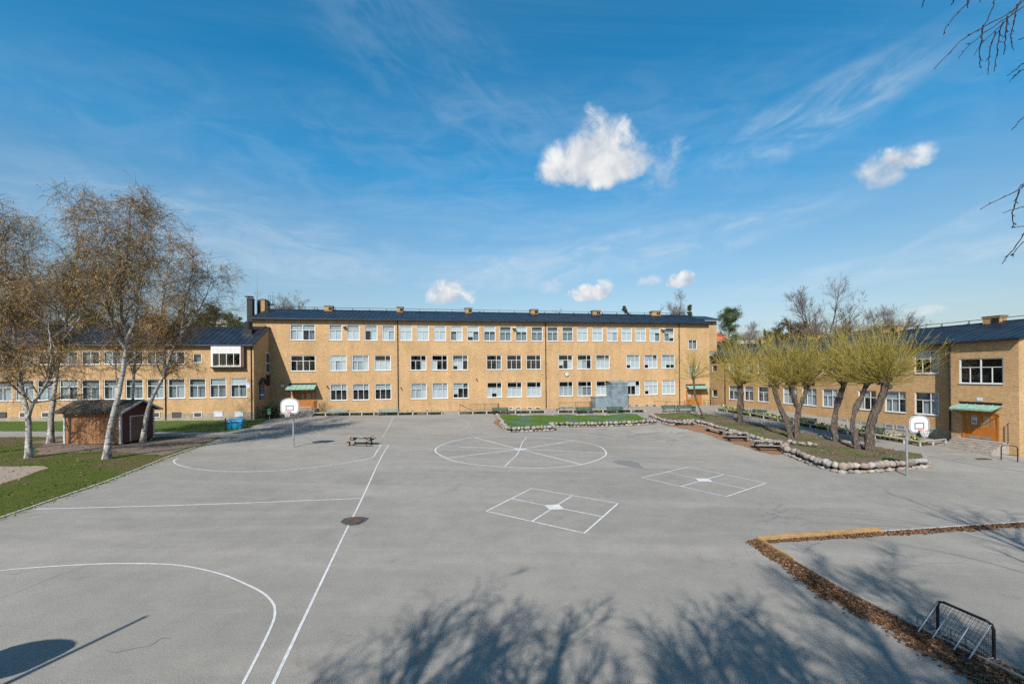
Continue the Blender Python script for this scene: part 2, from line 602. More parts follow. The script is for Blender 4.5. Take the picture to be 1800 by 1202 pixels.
M['hedgeleaf'] = island_mat('planting_leaves', [(0, (0.04, 0.07, 0.014)), (0.6, (0.07, 0.11, 0.022)), (1, (0.12, 0.13, 0.04))], 0.8)
M['yellowflower'] = island_mat('daffodils', [(0, (0.55, 0.42, 0.03)), (1, (0.72, 0.62, 0.12))], 0.7)
M['darkleaf'] = island_mat('dark_shrub_leaves', [(0, (0.012, 0.02, 0.008)), (1, (0.03, 0.045, 0.016))], 0.8)
M['pinebark'] = simple('pine_bark', (0.14, 0.075, 0.045), 0.9, 0.3, 3)


def birch_bark():
    m, nt, b = newmat('birch_bark')
    co = mapped(nt, (2.2, 2.2, 9.0))
    f = noise_fac(nt, co, 1.0, 4, 0.65, 0.52, 0.62)
    co2 = mapped(nt, (3, 3, 1.2))
    f2 = noise_fac(nt, co2, 1.3, 4, 0.65, 0.45, 0.62)
    tc = N(nt, 'ShaderNodeTexCoord')
    sp = N(nt, 'ShaderNodeSeparateXYZ')
    nt.links.new(tc.outputs['Object'], sp.inputs[0])
    low = N(nt, 'ShaderNodeMapRange')           # rugged black bark on the butt of an old birch
    low.inputs[1].default_value = 0.6
    low.inputs[2].default_value = 4.2
    low.inputs[3].default_value = 0.95
    low.inputs[4].default_value = 0.18
    nt.links.new(sp.outputs[2], low.inputs[0])
    mu = N(nt, 'ShaderNodeMath', operation='MULTIPLY')
    nt.links.new(f2, mu.inputs[0])
    nt.links.new(low.outputs[0], mu.inputs[1])
    mx = N(nt, 'ShaderNodeMath', operation='MAXIMUM')
    nt.links.new(f, mx.inputs[0])
    nt.links.new(mu.outputs[0], mx.inputs[1])
    nt.links.new(mixrgb(nt, mixrgb(nt, (0.44, 0.42, 0.385), (0.25, 0.23, 0.205), noise_fac(nt, mapped(nt, (2, 2, .8)), 1.2, 5, .7, .35, .65)), (0.045, 0.038, 0.034), mx.outputs[0]), b.inputs['Base Color'])  # bark's own mottle, greyed and blackened further to paint in twig shadows
    b.inputs['Roughness'].default_value = 0.8
    bp = N(nt, 'ShaderNodeBump')
    bp.inputs['Strength'].default_value = 0.5
    bp.inputs['Distance'].default_value = 0.03
    bp.invert = True
    nt.links.new(mx.outputs[0], bp.inputs['Height'])
    nt.links.new(bp.outputs[0], b.inputs['Normal'])
    return m


M['birch'] = birch_bark()


def willow_bark():
    m, nt, b = newmat('furrowed_willow_bark')
    co = mapped(nt, (4.5, 4.5, 1.6))
    f = noise_fac(nt, co, 1.5, 6, 0.7, 0.3, 0.68, 0.8)
    nt.links.new(mixrgb(nt, (0.035, 0.026, 0.02), (0.22, 0.17, 0.13), f), b.inputs['Base Color'])
    b.inputs['Roughness'].default_value = 0.95
    bp = N(nt, 'ShaderNodeBump')
    bp.inputs['Strength'].default_value = 1.0
    bp.inputs['Distance'].default_value = 0.12
    nt.links.new(f, bp.inputs['Height'])
    nt.links.new(bp.outputs[0], b.inputs['Normal'])
    return m


M['willow'] = willow_bark()


def plank_mat(name, c1, c2, c3):
    m, nt, b = newmat(name)
    tc = N(nt, 'ShaderNodeTexCoord')
    sp = N(nt, 'ShaderNodeSeparateXYZ')
    nt.links.new(tc.outputs['Object'], sp.inputs[0])
    ad = N(nt, 'ShaderNodeMath', operation='ADD')
    nt.links.new(sp.outputs[0], ad.inputs[0])
    nt.links.new(sp.outputs[1], ad.inputs[1])
    fl = N(nt, 'ShaderNodeMath', operation='MULTIPLY')
    nt.links.new(ad.outputs[0], fl.inputs[0])
    fl.inputs[1].default_value = 1 / 0.14
    flo = N(nt, 'ShaderNodeMath', operation='FLOOR')
    nt.links.new(fl.outputs[0], flo.inputs[0])
    wn = N(nt, 'ShaderNodeTexWhiteNoise', noise_dimensions='1D')
    nt.links.new(flo.outputs[0], wn.inputs['W'])
    fr = N(nt, 'ShaderNodeMath', operation='FRACT')
    nt.links.new(fl.outputs[0], fr.inputs[0])
    gap = N(nt, 'ShaderNodeMath', operation='LESS_THAN')
    nt.links.new(fr.outputs[0], gap.inputs[0])
    gap.inputs[1].default_value = 0.1
    co = mapped(nt, (5, 5, 0.5))
    f = noise_fac(nt, co, 2.0, 5, 0.7, 0.3, 0.7)
    c = mixrgb(nt, c1, c2, wn.outputs['Value'])
    c = mixrgb(nt, c, c3, f)
    c = mixrgb(nt, c, (0.02, 0.012, 0.008), gap.outputs[0])
    nt.links.new(c, b.inputs['Base Color'])
    b.inputs['Roughness'].default_value = 0.85
    return m


M['shedwall'] = plank_mat('weathered_plank', (0.30, 0.135, 0.05), (0.42, 0.23, 0.09), (0.17, 0.065, 0.03))
M['shedred'] = plank_mat('falu_red_plank', (0.13, 0.025, 0.015), (0.17, 0.045, 0.022), (0.09, 0.03, 0.018))
M['sheddoor'] = plank_mat('weathered_door_plank', (0.22, 0.14, 0.085), (0.28, 0.17, 0.10), (0.15, 0.07, 0.04))

# ------------------------------------------------------------------ facades
class Facade:
    """a wall plane Y = d0 + t X; local x runs along it, local y goes into the house"""

    def __init__(self, d0, t, px0, z0=0.0):
        self.d0, self.t = d0, t
        n = math.hypot(1, t)
        self.e = (1 / n, t / n)
        self.i = (-t / n, 1 / n) if abs(t) < 1 else (-t / n, 1 / n)
        u, _ = ray(px0, HY)
        d = d0 / (1 - t * u)
        self.o = (u * d, d)
        self.ang = math.atan2(t, 1)

    def loc(self, P):
        dx, dy = P[0] - self.o[0], P[1] - self.o[1]
        return (dx * self.e[0] + dy * self.e[1], dx * self.i[0] + dy * self.i[1], P[2])

    def wld(self, x, y, z):
        return (self.o[0] + self.e[0] * x + self.i[0] * y, self.o[1] + self.e[1] * x + self.i[1] * y, z)

    def p(self, px, py, y=0.0):
        """survey point on the plane at local depth y -> (x, z)"""
        u, v = ray(px, py)
        # (u d, d) = o + e a + i y
        ox, oy = self.o[0] + self.i[0] * y, self.o[1] + self.i[1] * y
        # u d - e0 a = ox ; d - e1 a = oy
        det = -u * self.e[1] + self.e[0]
        d = (-ox * self.e[1] + self.e[0] * oy) / det
        a = (u * oy - ox) / det
        return (a, EYE + v * d)

    def px_x(self, px, y=0.0):
        return self.p(px, HY, y)[0]

    def gx(self, x, y=0.0):
        w = self.wld(x, y, 0)
        return gz(w[0], w[1])


def wall_grid(mb, x0, x1, z0, z1, holes, y=0.0, rec=0.15, mat=0):
    xs = sorted({x0, x1, *[h[0] for h in holes], *[h[1] for h in holes]})
    zs = sorted({z0, z1, *[h[2] for h in holes], *[h[3] for h in holes]})
    xs = [x for x in xs if x0 - 1e-6 <= x <= x1 + 1e-6]
    zs = [z for z in zs if z0 - 1e-6 <= z <= z1 + 1e-6]
    for i in range(len(xs) - 1):
        for j in range(len(zs) - 1):
            cx, cz = (xs[i] + xs[i + 1]) / 2, (zs[j] + zs[j + 1]) / 2
            if any(h[0] < cx < h[1] and h[2] < cz < h[3] for h in holes):
                continue
            mb.add([(xs[i], y, zs[j]), (xs[i + 1], y, zs[j]), (xs[i + 1], y, zs[j + 1]), (xs[i], y, zs[j + 1])],
                   [(0, 1, 2, 3)], mat)
    for a, b, c, d in holes:
        y2 = y + rec
        mb.add([(a, y, c), (a, y2, c), (a, y2, d), (a, y, d)], [(0, 1, 2, 3)], mat)
        mb.add([(b, y, c), (b, y, d), (b, y2, d), (b, y2, c)], [(0, 1, 2, 3)], mat)
        mb.add([(a, y, d), (a, y2, d), (b, y2, d), (b, y, d)], [(0, 1, 2, 3)], mat)
        mb.add([(a, y, c), (b, y, c), (b, y2, c), (a, y2, c)], [(0, 1, 2, 3)], mat)


def make_window(parent, x0, x1, z0, z1, kind, st, y=0.0, name='window', fw=0.085, sill=True, face=None):
    """one window: white frame, pane, blinds and sill. st = states of the lights, top row then bottom row.
    face: optional function (x, y, z) -> local coordinates for windows in other walls"""
    def done(mb, nm, mats, par):
        if face:
            mb.v = [np.array([face(*p) for p in a]) for a in mb.v]
        return mb.build(nm, mats, par)
    W, H = x1 - x0, z1 - z0
    tz = z0 + H * 0.645
    cells = []
    if kind == 'two':
        cells = [(x0, x1, tz, z1), (x0, x0 + W / 2, z0, tz), (x0 + W / 2, x1, z0, tz)]
    elif kind == 'three':
        a = x0 + W * 0.66
        cells = [(x0, a, tz, z1), (a, x1, tz, z1), (x0, x0 + W * .33, z0, tz), (x0 + W * .33, a, z0, tz), (a, x1, z0, tz)]
    elif kind == 'four':
        h = x0 + W / 2
        cells = [(x0, h, tz, z1), (h, x1, tz, z1)] + [(x0 + W * k / 4, x0 + W * (k + 1) / 4, z0, tz) for k in range(4)]
    elif kind == 'twin':
        cells = [(x0, x0 + W / 2, z0, z1), (x0 + W / 2, x1, z0, z1)]
    elif kind == 'quad':
        cells = [(x0 + W * k / 4, x0 + W * (k + 1) / 4, z0, z1) for k in range(4)]
    else:
        cells = [(x0, x1, z0, z1)]
    fr = MB()
    ya, yb = y + 0.05, y + 0.13
    # outer frame
    fr.box(x0, x0 + fw, ya, yb, z0, z1)
    fr.box(x1 - fw, x1, ya, yb, z0, z1)
    fr.box(x0 + fw, x1 - fw, ya, yb, z1 - fw, z1)
    fr.box(x0 + fw, x1 - fw, ya, yb, z0, z0 + fw)
    seen = set()
    for c in cells:
        for k, (p, lo, hi) in (('v', (c[1], c[2], c[3])), ('h', (c[2], c[0], c[1]))):
            if k == 'v' and c[1] < x1 - 1e-4:
                key = ('v', round(p, 3), round(lo, 3))
                if key in seen:
                    continue
                seen.add(key)
                wd = fw * (0.62 if (kind != 'four' or abs(p - x0 - W / 2) > .01) else 1.0)
                l2 = lo + (fw if lo <= z0 + 1e-4 else 0.027)
                h2 = hi - (fw if hi >= z1 - 1e-4 else 0.027)
                fr.box(p - wd / 2, p + wd / 2, ya + .012, yb - .01, l2, h2)
            if k == 'h' and c[2] > z0 + 1e-4:
                key = ('h', round(p, 3), round(lo, 3))
                if key in seen:
                    continue
                seen.add(key)
                l2 = lo + (fw if lo <= x0 + 1e-4 else 0)
                h2 = hi - (fw if hi >= x1 - 1e-4 else 0)
                fr.box(l2, h2, ya + .006, yb - .006, p - .027, p + .027)
    o = done(fr, name, M['white'], parent)
    gl = MB()
    gl.add([(x0 + .02, y + .095, z0 + .02), (x1 - .02, y + .095, z0 + .02), (x1 - .02, y + .095, z1 - .02), (x0 + .02, y + .095, z1 - .02)],
           [(0, 1, 2, 3)])
    done(gl, 'pane', M['glass'], o)
    bl = MB()
    st = (st + 'DDDDDD')[:len(cells)]
    for c, s in zip(cells, st):
        if s in 'WwGgdh':
            lo = c[2]
            if s == 'h':
                lo = c[2] + (c[3] - c[2]) * 0.42
            dy = {'W': .15, 'w': .17, 'G': .21, 'g': .21, 'd': .38, 'h': .16}[s]
            bl.add([(c[0], y + dy, lo), (c[1], y + dy, lo), (c[1], y + dy, c[3]), (c[0], y + dy, c[3])], [(0, 1, 2, 3)],
                   {'W': 0, 'w': 0, 'h': 0, 'G': 1, 'g': 1, 'd': 2}[s])
    if bl.f:
        done(bl, 'blind', [M['blind_w'], M['blind_g'], M['blind_d']], o)
    if sill:
        sl = MB()
        sl.add([(x0 - .05, y - .07, z0 - .035), (x1 + .05, y - .07, z0 - .035), (x1 + .05, y - .07, z0 - .005), (x0 - .05, y - .07, z0 - .005),
                (x0 - .05, y + .055, z0 + .002), (x1 + .05, y + .055, z0 + .002), (x0 - .05, y + .055, z0 - .035), (x1 + .05, y + .055, z0 - .035)],
               [(0, 1, 2, 3), (3, 2, 5, 4), (0, 6, 7, 1), (0, 3, 4, 6), (1, 7, 5, 2)])
        done(sl, 'sill', M['white'], o)
    return o


M['blind_d'] = simple('dim_curtain', (0.16, 0.19, 0.21), 0.9, 0.3, 4.0, stretch=(5, 5, 0.5))


def basement_window(parent, x0, x1, z0, z1, y, frame_mat, fill):
    fr = MB()
    t = 0.07
    fr.box(x0, x1, y - .05, y, z0, z0 + t)
    fr.box(x0, x1, y - .05, y, z1 - t, z1)
    fr.box(x0, x0 + t, y - .05, y, z0 + t, z1 - t)
    fr.box(x1 - t, x1, y - .05, y, z0 + t, z1 - t)
    o = fr.build('basement_window', frame_mat, parent)
    g = MB()
    g.box(x0 + t, x1 - t, y - .02, y - .004, z0 + t, z1 - t)
    g.build('pane', fill, o)
    return o


def gable_house(fc, L0, L1, depth, z0, ze, ridge_y, zr, holes, name, label, mats, y0=0.0, over=0.4, seam=0.62,
                side_over=0.25, rec=0.15, loc_z=0.0, back_ze=None):
    """walls and seamed sheet roof of one wing; returns the thing"""
    th = thing(name, label, 'building', (fc.o[0], fc.o[1], 0), fc.ang)
    w = MB()
    wall_grid(w, L0, L1, z0, ze, holes, y0, rec)
    bz = back_ze if back_ze else ze
    for x, rev in ((L0, False), (L1, True)):
        f = [(x, y0, z0), (x, depth, z0), (x, depth, bz), (x, ridge_y, zr), (x, y0, ze)]
        w.add(f, [list(range(5)) if rev else list(range(5))[::-1]])
    w.add([(L0, depth, z0), (L1, depth, z0), (L1, depth, bz), (L0, depth, bz)], [(3, 2, 1, 0)])
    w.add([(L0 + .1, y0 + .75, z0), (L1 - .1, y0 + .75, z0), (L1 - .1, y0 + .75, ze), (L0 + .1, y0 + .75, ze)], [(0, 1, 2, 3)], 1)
    w.build('wall', [mats, M['dark_room']], th)
    roof_on(th, L0 - side_over, L1 + side_over, y0, depth, ze, bz, ridge_y, zr, over, seam)
    return th


def roof_on(th, a, b, y0, depth, ze, bz, ridge_y, zr, over, seam):
    r = MB()
    sl = (zr - ze) / (ridge_y - y0)
    sb = (zr - bz) / (depth - ridge_y)
    th_ = 0.14
    lift = 0.005
    fy, fz = y0 - over, ze - over * sl + lift
    by, bz2 = depth + over, bz - over * sb + lift
    prof = [(fy, fz), (ridge_y, zr + lift), (by, bz2), (by, bz2 + th_), (ridge_y, zr + lift + th_), (fy, fz + th_)]
    r.prism_x(prof, a, b)
    n = int((b - a) / seam)
    for k in range(n + 1):
        x = a + .02 + k * (b - a - .04) / n
        r.bar((x, fy + .01, fz + th_ + .02), (x, ridge_y, zr + lift + th_ + .02), .035, .05)
    r.tube([(a, fy - .05, fz + .02), (b, fy - .05, fz + .02)], .07, 8)
    r.box(a, b, ridge_y - .12, ridge_y + .12, zr + th_ + .0, zr + th_ + .05)
    return r.build('roof', M['roof'], th)


def ridge_rail(th, x0, x1, y, z, step=2.4, h=0.32):
    m = MB()
    m.tube([(x0, y, z + h), (x1, y, z + h)], .03, 6)
    n = max(1, int((x1 - x0) / step))
    for k in range(n + 1):
        x = x0 + (x1 - x0) * k / n
        m.bar((x, y, z), (x, y, z + h), .05, .05)
        m.bar((x, y - .35, z - .06), (x, y, z + h * .7), .03, .03)
    m.build('roof_railing', M['black'], th)


def chimney(th, x0, x1, y0, y1, z0, z1, mat=None, flues=True):
    m = MB()
    m.box(x0, x1, y0, y1, z0, z1 - .12)
    m.box(x0 - .05, x1 + .05, y0 - .05, y1 + .05, z1 - .12, z1)
    o = m.build('chimney', mat or M['brick_dark'], th)
    c = MB()
    c.box(x0 - .08, x1 + .08, y0 - .08, y1 + .08, z1, z1 + .05)
    if flues:
        w = (x1 - x0)
        for k in (0.62, 0.84):
            c.box(x0 + w * k - .11, x0 + w * k + .11, y0 - .056, y0 - .01, z1 - .55, z1 - .18)
    c.build('cap', M['black'], o)


def pipe_part(th, x, y, z0, z1, mat=None, r=0.065):
    m = MB()
    m.tube([(x, y - .05, z0), (x, y - .05, z1 - .35), (x, y - .12, z1 - .15), (x, y - .42, z1 + .02)], r, 8)
    k = z0 + .5
    while k < z1 - .5:
        m.box(x - .09, x + .09, y - .11, y - .0, k, k + .05)
        k += 2.0
    m.build('drainpipe', mat or M['pipe'], th)


def door_part(th, x0, x1, z0, z1, leaves, y=0.0, notice=None):
    """varnished double door with glazed upper halves between side lights"""
    W = x1 - x0
    m = MB()
    m.box(x0 - .04, x0 + .06, y - .03, y + .09, z0, z1 + .06)
    m.box(x1 - .06, x1 + .04, y - .03, y + .09, z0, z1 + .06)
    m.box(x0 + .06, x1 - .06, y - .03, y + .09, z1 - .06, z1 + .06)
    o = m.build('door', M['door'], th)
    for i, (a, b) in enumerate(leaves):
        xa, xb = x0 + .06 + (W - .12) * a, x0 + .06 + (W - .12) * b
        mid = z0 + (z1 - z0) * 0.48
        l = MB()
        st = .13 if xb - xa > .6 else .08
        l.box(xa, xa + st, y, y + .06, z0 + .02, z1 - .06)
        l.box(xb - st, xb, y, y + .06, z0 + .02, z1 - .06)
        l.box(xa + st, xb - st, y, y + .06, z0 + .02, mid)
        l.box(xa + st, xb - st, y, y + .06, z1 - .18, z1 - .06)
        n = max(2, int((xb - xa - 2 * st) / .11))
        for k in range(n + 1):
            xx = xa + st + (xb - xa - 2 * st) * k / n
            l.box(xx - .006, xx + .006, y - .008, y + .002, z0 + .3, mid - .06)
        lo = l.build('door_leaf', M['door'], o)
        g = MB()
        g.add([(xa + st, y + .03, mid), (xb - st, y + .03, mid), (xb - st, y + .03, z1 - .18), (xa + st, y + .03, z1 - .18)], [(0, 1, 2, 3)])
        g.add([(xa + st, y + .055, mid), (xb - st, y + .055, mid), (xb - st, y + .055, z1 - .18), (xa + st, y + .055, z1 - .18)], [(0, 1, 2, 3)], 1)
        g.build('door_pane', [M['glass'], M['dark_room']], o)
        if xb - xa > .6:
            k = MB()
            k.box(xa + st * .3, xb - st * .3, y - .012, y - .002, z0 + .03, z0 + .22)
            k.build('kick_plate', M['steel'], o)
            h = MB()
            hx = xb - .07 if i % 2 == 1 else xa + .07
            h.tube([(hx, y - .01, mid - .1), (hx, y - .06, mid - .08), (hx, y - .06, mid + .22), (hx, y - .01, mid + .24)], .014, 6)
            h.build('handle', M['steel'], o)
        if notice is not None and i == notice:
            p = MB()
            ca = (xa + xb) / 2
            p.box(ca - .19, ca + .19, y - .01, y + .022, mid + .2, mid + .75)
            p.box(ca - .15, ca + .15, y - .016, y - .011, mid + .26, mid + .5, 1)
            p.box(ca - .15, ca + .05, y - .016, y - .011, mid + .6, mid + .66, 1)
            p.build('notice', [M['paper'], M['bluepaper']], o)
    return o


def canopy_part(th, x0, x1, y, zt, drop, proj, skew=0.0):
    m = MB()
    t = .06
    pr = [(y, zt), (y - proj, zt - drop), (y - proj, zt - drop - t), (y, zt - t)]
    m.prism_x(pr, x0, x1)
    n = max(3, int((x1 - x0) / .55))
    for k in range(n + 1):
        xx = x0 + .015 + (x1 - x0 - .03) * k / n
        m.bar((xx, y - .02, zt + .015), (xx, y - proj, zt - drop + .015), .03, .045)
    m.box(x0, x1, y - proj - .02, y - proj + .01, zt - drop - .12, zt - drop - t + .01)
    o = m.build('canopy', M['copper'], th)
    f = MB()
    f.box(x0 + .02, x1 - .02, y - .04, y, zt + .01, zt + .2)
    f.build('flashing', M['black'], o)
    b = MB()
    for xx in (x0 + .2, x1 - .2):
        b.bar((xx, y, zt - drop - .55), (xx, y - proj + .1, zt - drop - .1), .04, .04)
    b.build('bracket', M['black'], o)


def steps_part(th, x0, x1, y, ztop, zbot, land=1.4, tread=0.31, name='steps', mat=None):
    m = MB()
    n = max(1, round((ztop - zbot) / .16))
    rise = (ztop - zbot) / n
    for k in range(n):
        z = ztop - k * rise
        m.box(x0 - k * .0, x1, y - land - k * tread, y - (land + (k - 1) * tread if k else 0), zbot - 1.0, z)
    m.build(name, mat or M['concrete'], th)
    return y - land - (n - 1) * tread


# ---------------------------------------------------------------- main school building
FM = Facade(61.2, 0.172, 445)
XL, XR = 0.0, FM.px_x(1247)
zt = lambda px, py: FM.p(px, py)[1]
Z_EAVE = FM.p(900, 564.5)[1]
top_z = (FM.p(900, 599.5)[1], FM.p(900, 573.6)[1])
mid_z = (FM.p(900, 649.5)[1], FM.p(900, 623.8)[1])
low_z = (FM.p(900, 698.0)[1], FM.p(900, 671.4)[1])
wins = []
TOPX = [(578.7, 'gWW'), (609.9, 'gWW'), (641.5, 'gDw'), (672.2, 'gWg'), (703.3, 'WWW'), (733, 'WWW'), (763.2, 'WWW'),
        (792.5, 'WdW'), (821.9, 'Whd'), (851, 'Wdd'), (879, 'ddd'), (907, 'Wdd'), (934.8, 'ddd'), (962.2, 'ddd'), (988.8, 'ddd'),
        (1015, 'WWW'), (1041.5, 'WWW'), (1067.7, 'WWg'), (1093, 'WWW'), (1118, 'WWW'), (1142.8, 'WWd'), (1167.9, 'ddh')]
for px, st in TOPX:
    x = FM.px_x(px)
    wins.append((x, x + 1.64, *top_z, 'two', st))
MIDX = [(579.8, 'WWWgW'), (619, 'ggggW'), (658.3, 'DDWWW'), (721.5, 'DDDDW'), (759, 'DDWDD'), (795.6, 'ddhWD'), (855.3, 'DDDDd'),
        (890.8, 'DDDDD'), (925.3, 'DDDDD'), (981.8, 'DDhDW'), (1015, 'DDWgD'), (1047.6, 'ddWWW'), (1101, 'gghWW'), (1132.5, 'gdhWW'), (1163.3, 'ggWhh')]
LOWX = ['ggDDD', 'ggDDD', 'ggDDD', 'ggggw', 'ggwww', 'gdhDD', 'DDWhW', 'DDWwW', 'DDWWW', 'DDggg', 'DDgdd', 'DDWwW', 'WDDDW', 'WWhWW', 'WWWWW']
for (px, st), lo in zip(MIDX, LOWX):
    x = FM.px_x(px)
    wins.append((x, x + 2.12, *mid_z, 'three', st))
    wins.append((x + .02, x + 2.14, *low_z, 'three', lo))
xw0, xw1 = FM.px_x(510.7), FM.px_x(554.7)
wins.append((xw0, xw1, *top_z, 'four', 'gggWDd'))
wins.append((xw0, xw1, *mid_z, 'four', 'DDDDDD'))
xs0 = FM.px_x(1210.5)
for (a, b), st in (((614.3, 597), 'dd'), ((659, 642.3), 'gg')):
    wins.append((xs0, xs0 + 1.43, FM.p(1218, a)[1], FM.p(1218, b)[1], 'twin', st))
holes = [w[:4] for w in wins]
ZR = FM.p(900, 551.5, 6.3)[1]
main = gable_house(FM, XL, XR, 12.6, -2.0, Z_EAVE, 6.3, ZR, holes, 'school_building',
                   'long three storey yellow brick school with dark roof across the far side', M['brick'], over=0.45, side_over=0.3)
for w in wins:
    make_window(main, *w[:4], w[4], w[5], name='window')
for k, (px, wpx) in enumerate(((572.5, 14), (698.8, 11.2), (818.3, 12), (933.2, 13), (1041.5, 13.5), (1145.5, 15))):
    a, b = FM.px_x(px, 6.0), FM.px_x(px + wpx, 6.0)
    ztp = FM.p(px, (538.5, 540.5, 542.3, 544.5, 546.6, 547.6)[k], 6.0)[1]
    chimney(main, a, b, 5.6, 6.6, ZR - .6, ztp)
ridge_rail(main, XL + 1.5, XR - .3, 6.1, ZR + .15, 2.3)
for px in (699.7, 959.4, 1194):
    x = FM.px_x(px)
    pipe_part(main, x, 0, FM.gx(x) - .1, Z_EAVE)
# rear part of the gable end that stands out beyond the corner
e = MB()
xe = FM.px_x(1260.5, 3.0)
e.box(XR, xe, 3.0, 12.0, FM.p(1253, 617, 3.0)[1], FM.p(1253, 564, 3.0)[1])
e.build('gable_projection', M['brick'], main)
e = MB()
ztop = FM.p(1253, 564, 3.0)[1]
e.add([(XR - .6, 2.3, ztop + .0), (xe + .25, 2.3, ztop), (xe + .25, 6.3, ZR - .1), (XR - .6, 6.3, ZR - .1),
       (XR - .6, 2.3, ztop + .16), (xe + .25, 2.3, ztop + .16), (xe + .25, 6.3, ZR + .06), (XR - .6, 6.3, ZR + .06)],
      [(3, 2, 1, 0), (4, 5, 6, 7), (0, 1, 5, 4), (1, 2, 6, 5), (2, 3, 7, 6), (3, 0, 4, 7)])
e.build('projection_roof', M['roof'], main)
# basement windows, lamps, clock, cameras
for pa, pb, fillw in ((893, 901, 0), (906, 915, 0), (926, 935, 0), (940, 949, 0), (1104.5, 1109.5, 1), (1115, 1122, 1), (1133, 1140, 1), (1146, 1153, 1),
                      (1164.5, 1171, 1), (1177.5, 1183.5, 1)):
    zc = FM.p((pa + pb) / 2, 717.3 if not fillw else 712.6)[1]
    basement_window(main, FM.px_x(pa), FM.px_x(pb), zc - .17, zc + .17, 0, M['white'] if not fillw else M['paleconc'], M['tar'])
for pa, pb in ((982.5, 994), (996, 1008)):
    zc = FM.p(995, 716.5)[1]
    basement_window(main, FM.px_x(pa), FM.px_x(pb), zc - .24, zc + .24, 0, M['paleconc'], M['shaft'])
for pa, pb, py in ((603.5, 609, 573), (901, 907, 576), (1162, 1168, 578.5)):
    m = MB()
    z = FM.p(pa, py)[1]
    m.box(FM.px_x(pa), FM.px_x(pb), -.5, -.04, z - .1, z + .02)
    m.box(FM.px_x(pa) + .12, FM.px_x(pb) - .12, -.05, 0, z - .16, z + .04, 1)
    m.build('wall_lamp', [M['trim'], M['black']], main)
cxx, czz = FM.p(996, 657.3)
m = MB()
ring = [(cxx + .34 * math.cos(a), czz + .34 * math.sin(a)) for a in np.linspace(0, 2 * math.pi, 28)[:-1]]
m.prism_y(ring, -.12, 0)
cl = m.build('clock', M['black'], main)
m = MB()
m.prism_y([(cxx + .30 * math.cos(a), czz + .30 * math.sin(a)) for a in np.linspace(0, 2 * math.pi, 28)[:-1]], -.127, -.121)
m.build('clock_face', M['clockface'], cl)
m = MB()
m.bar((cxx + .02, -.133, czz - .03), (cxx - .07, -.133, czz + .15), .006, .035, 0, (0, 1, 0))
m.bar((cxx - .02, -.137, czz + .02), (cxx + .13, -.137, czz - .12), .006, .025, 0, (0, 1, 0))
m.build('clock_hands', M['black'], cl)
for px, py in ((575.5, 678.5), (705, 681), (837.5, 665.5)):
    x, z = FM.p(px, py)
    m = MB()
    m.box(x - .05, x + .05, -.14, 0, z - .05, z + .05)
    m.tube([(x - .02, -.14, z), (x + .08, -.32, z - .14)], .06, 8)
    m.build('security_camera', M['black'], main)
# white efflorescence blot above the lower windows is part of the wall surface
# left entrance
dz0 = FM.p(540, 717.5)[1]
dz1 = FM.p(540, 688.5)[1]
dx0, dx1 = FM.px_x(515), FM.px_x(554.5)
door_part(main, dx0, dx1, dz0, dz1, [(0, .17), (.17, .5), (.5, .83), (.83, 1)], -.04)
ct = FM.p(530, 676)[1]
canopy_part(main, FM.px_x(507.5), FM.px_x(558.5) - .1, 0, ct, .5, 1.35)
gl_ = FM.gx(dx1, -2.5)
steps_part(main, FM.px_x(502), dx1 + .3, 0, dz0 - .02, gl_, 1.5)
m = MB()
hx = dx1 + .25
m.tube([(hx, -.3, dz0), (hx, -.3, dz0 + .95), (hx, -1.7, dz0 + .95), (hx + .1, -3.0, gl_ + .8), (hx + .1, -3.0, gl_)], .025, 6)
m.tube([(hx, -1.6, dz0), (hx, -1.6, dz0 + .95)], .02, 6)
for k in range(9):
    m.tube([(hx, -.4 - k * .14, dz0 + .08), (hx, -.4 - k * .14, dz0 + .95)], .009, 4)
m.build('handrail', M['black'], main)
x, z = FM.p(496.6, 678)
m = MB()
m.box(x - .22, x + .22, -.03, 0, z - .16, z + .16)
m.build('number_plate', M['paper'], main)
# right entrance
rdz0, rdz1 = FM.p(1219, 713.5)[1], FM.p(1219, 687)[1]
rx0, rx1 = FM.px_x(1206), FM.px_x(1232)
door_part(main, rx0, rx1, rdz0, rdz1, [(0, .4), (.4, .8), (.8, 1)], -.04, 0)
canopy_part(main, FM.px_x(1204.8), FM.px_x(1240), 0, FM.p(1222, 677.5)[1], .35, .95)
gr_ = FM.gx(rx1, -2.5)
yb_ = steps_part(main, rx0 - .3, rx1 + 1.6, 0, rdz0 - .02, gr_, 1.3)
m = MB()
for xx in (rx0 - .45, rx1 + .35):
    m.tube([(xx, -.2, rdz0), (xx, -.2, rdz0 + .95), (xx, -1.4, rdz0 + .95), (xx, -2.3, gr_ + .85), (xx, -2.5, gr_ + .6), (xx, -2.5, gr_)], .025, 6)
    m.tube([(xx, -1.3, rdz0 - .3), (xx, -1.3, rdz0 + .95)], .02, 6)
    m.tube([(xx, -.2, rdz0 + .5), (xx, -1.4, rdz0 + .5), (xx, -2.3, gr_ + .45)], .016, 6)
# ramp rail to the left of the door
xa_ = FM.px_x(1150, -2)
m.tube([(rx0 - .5, -1.6, rdz0 + .9), (rx0 - 2.6, -1.7, rdz0 + .7), (xa_, -2.0, gr_ + .95), (xa_, -2.0, gr_)], .025, 6)
for k in range(4):
    f = k / 3
    xx = (rx0 - .5) * (1 - f) + xa_ * f
    m.tube([(xx, -1.6 - .4 * f, gr_ - .1), (xx, -1.6 - .4 * f, rdz0 + .9 - (rdz0 - gr_) * f + .0)], .02, 6)
m.build('handrail', M['rust'], main)
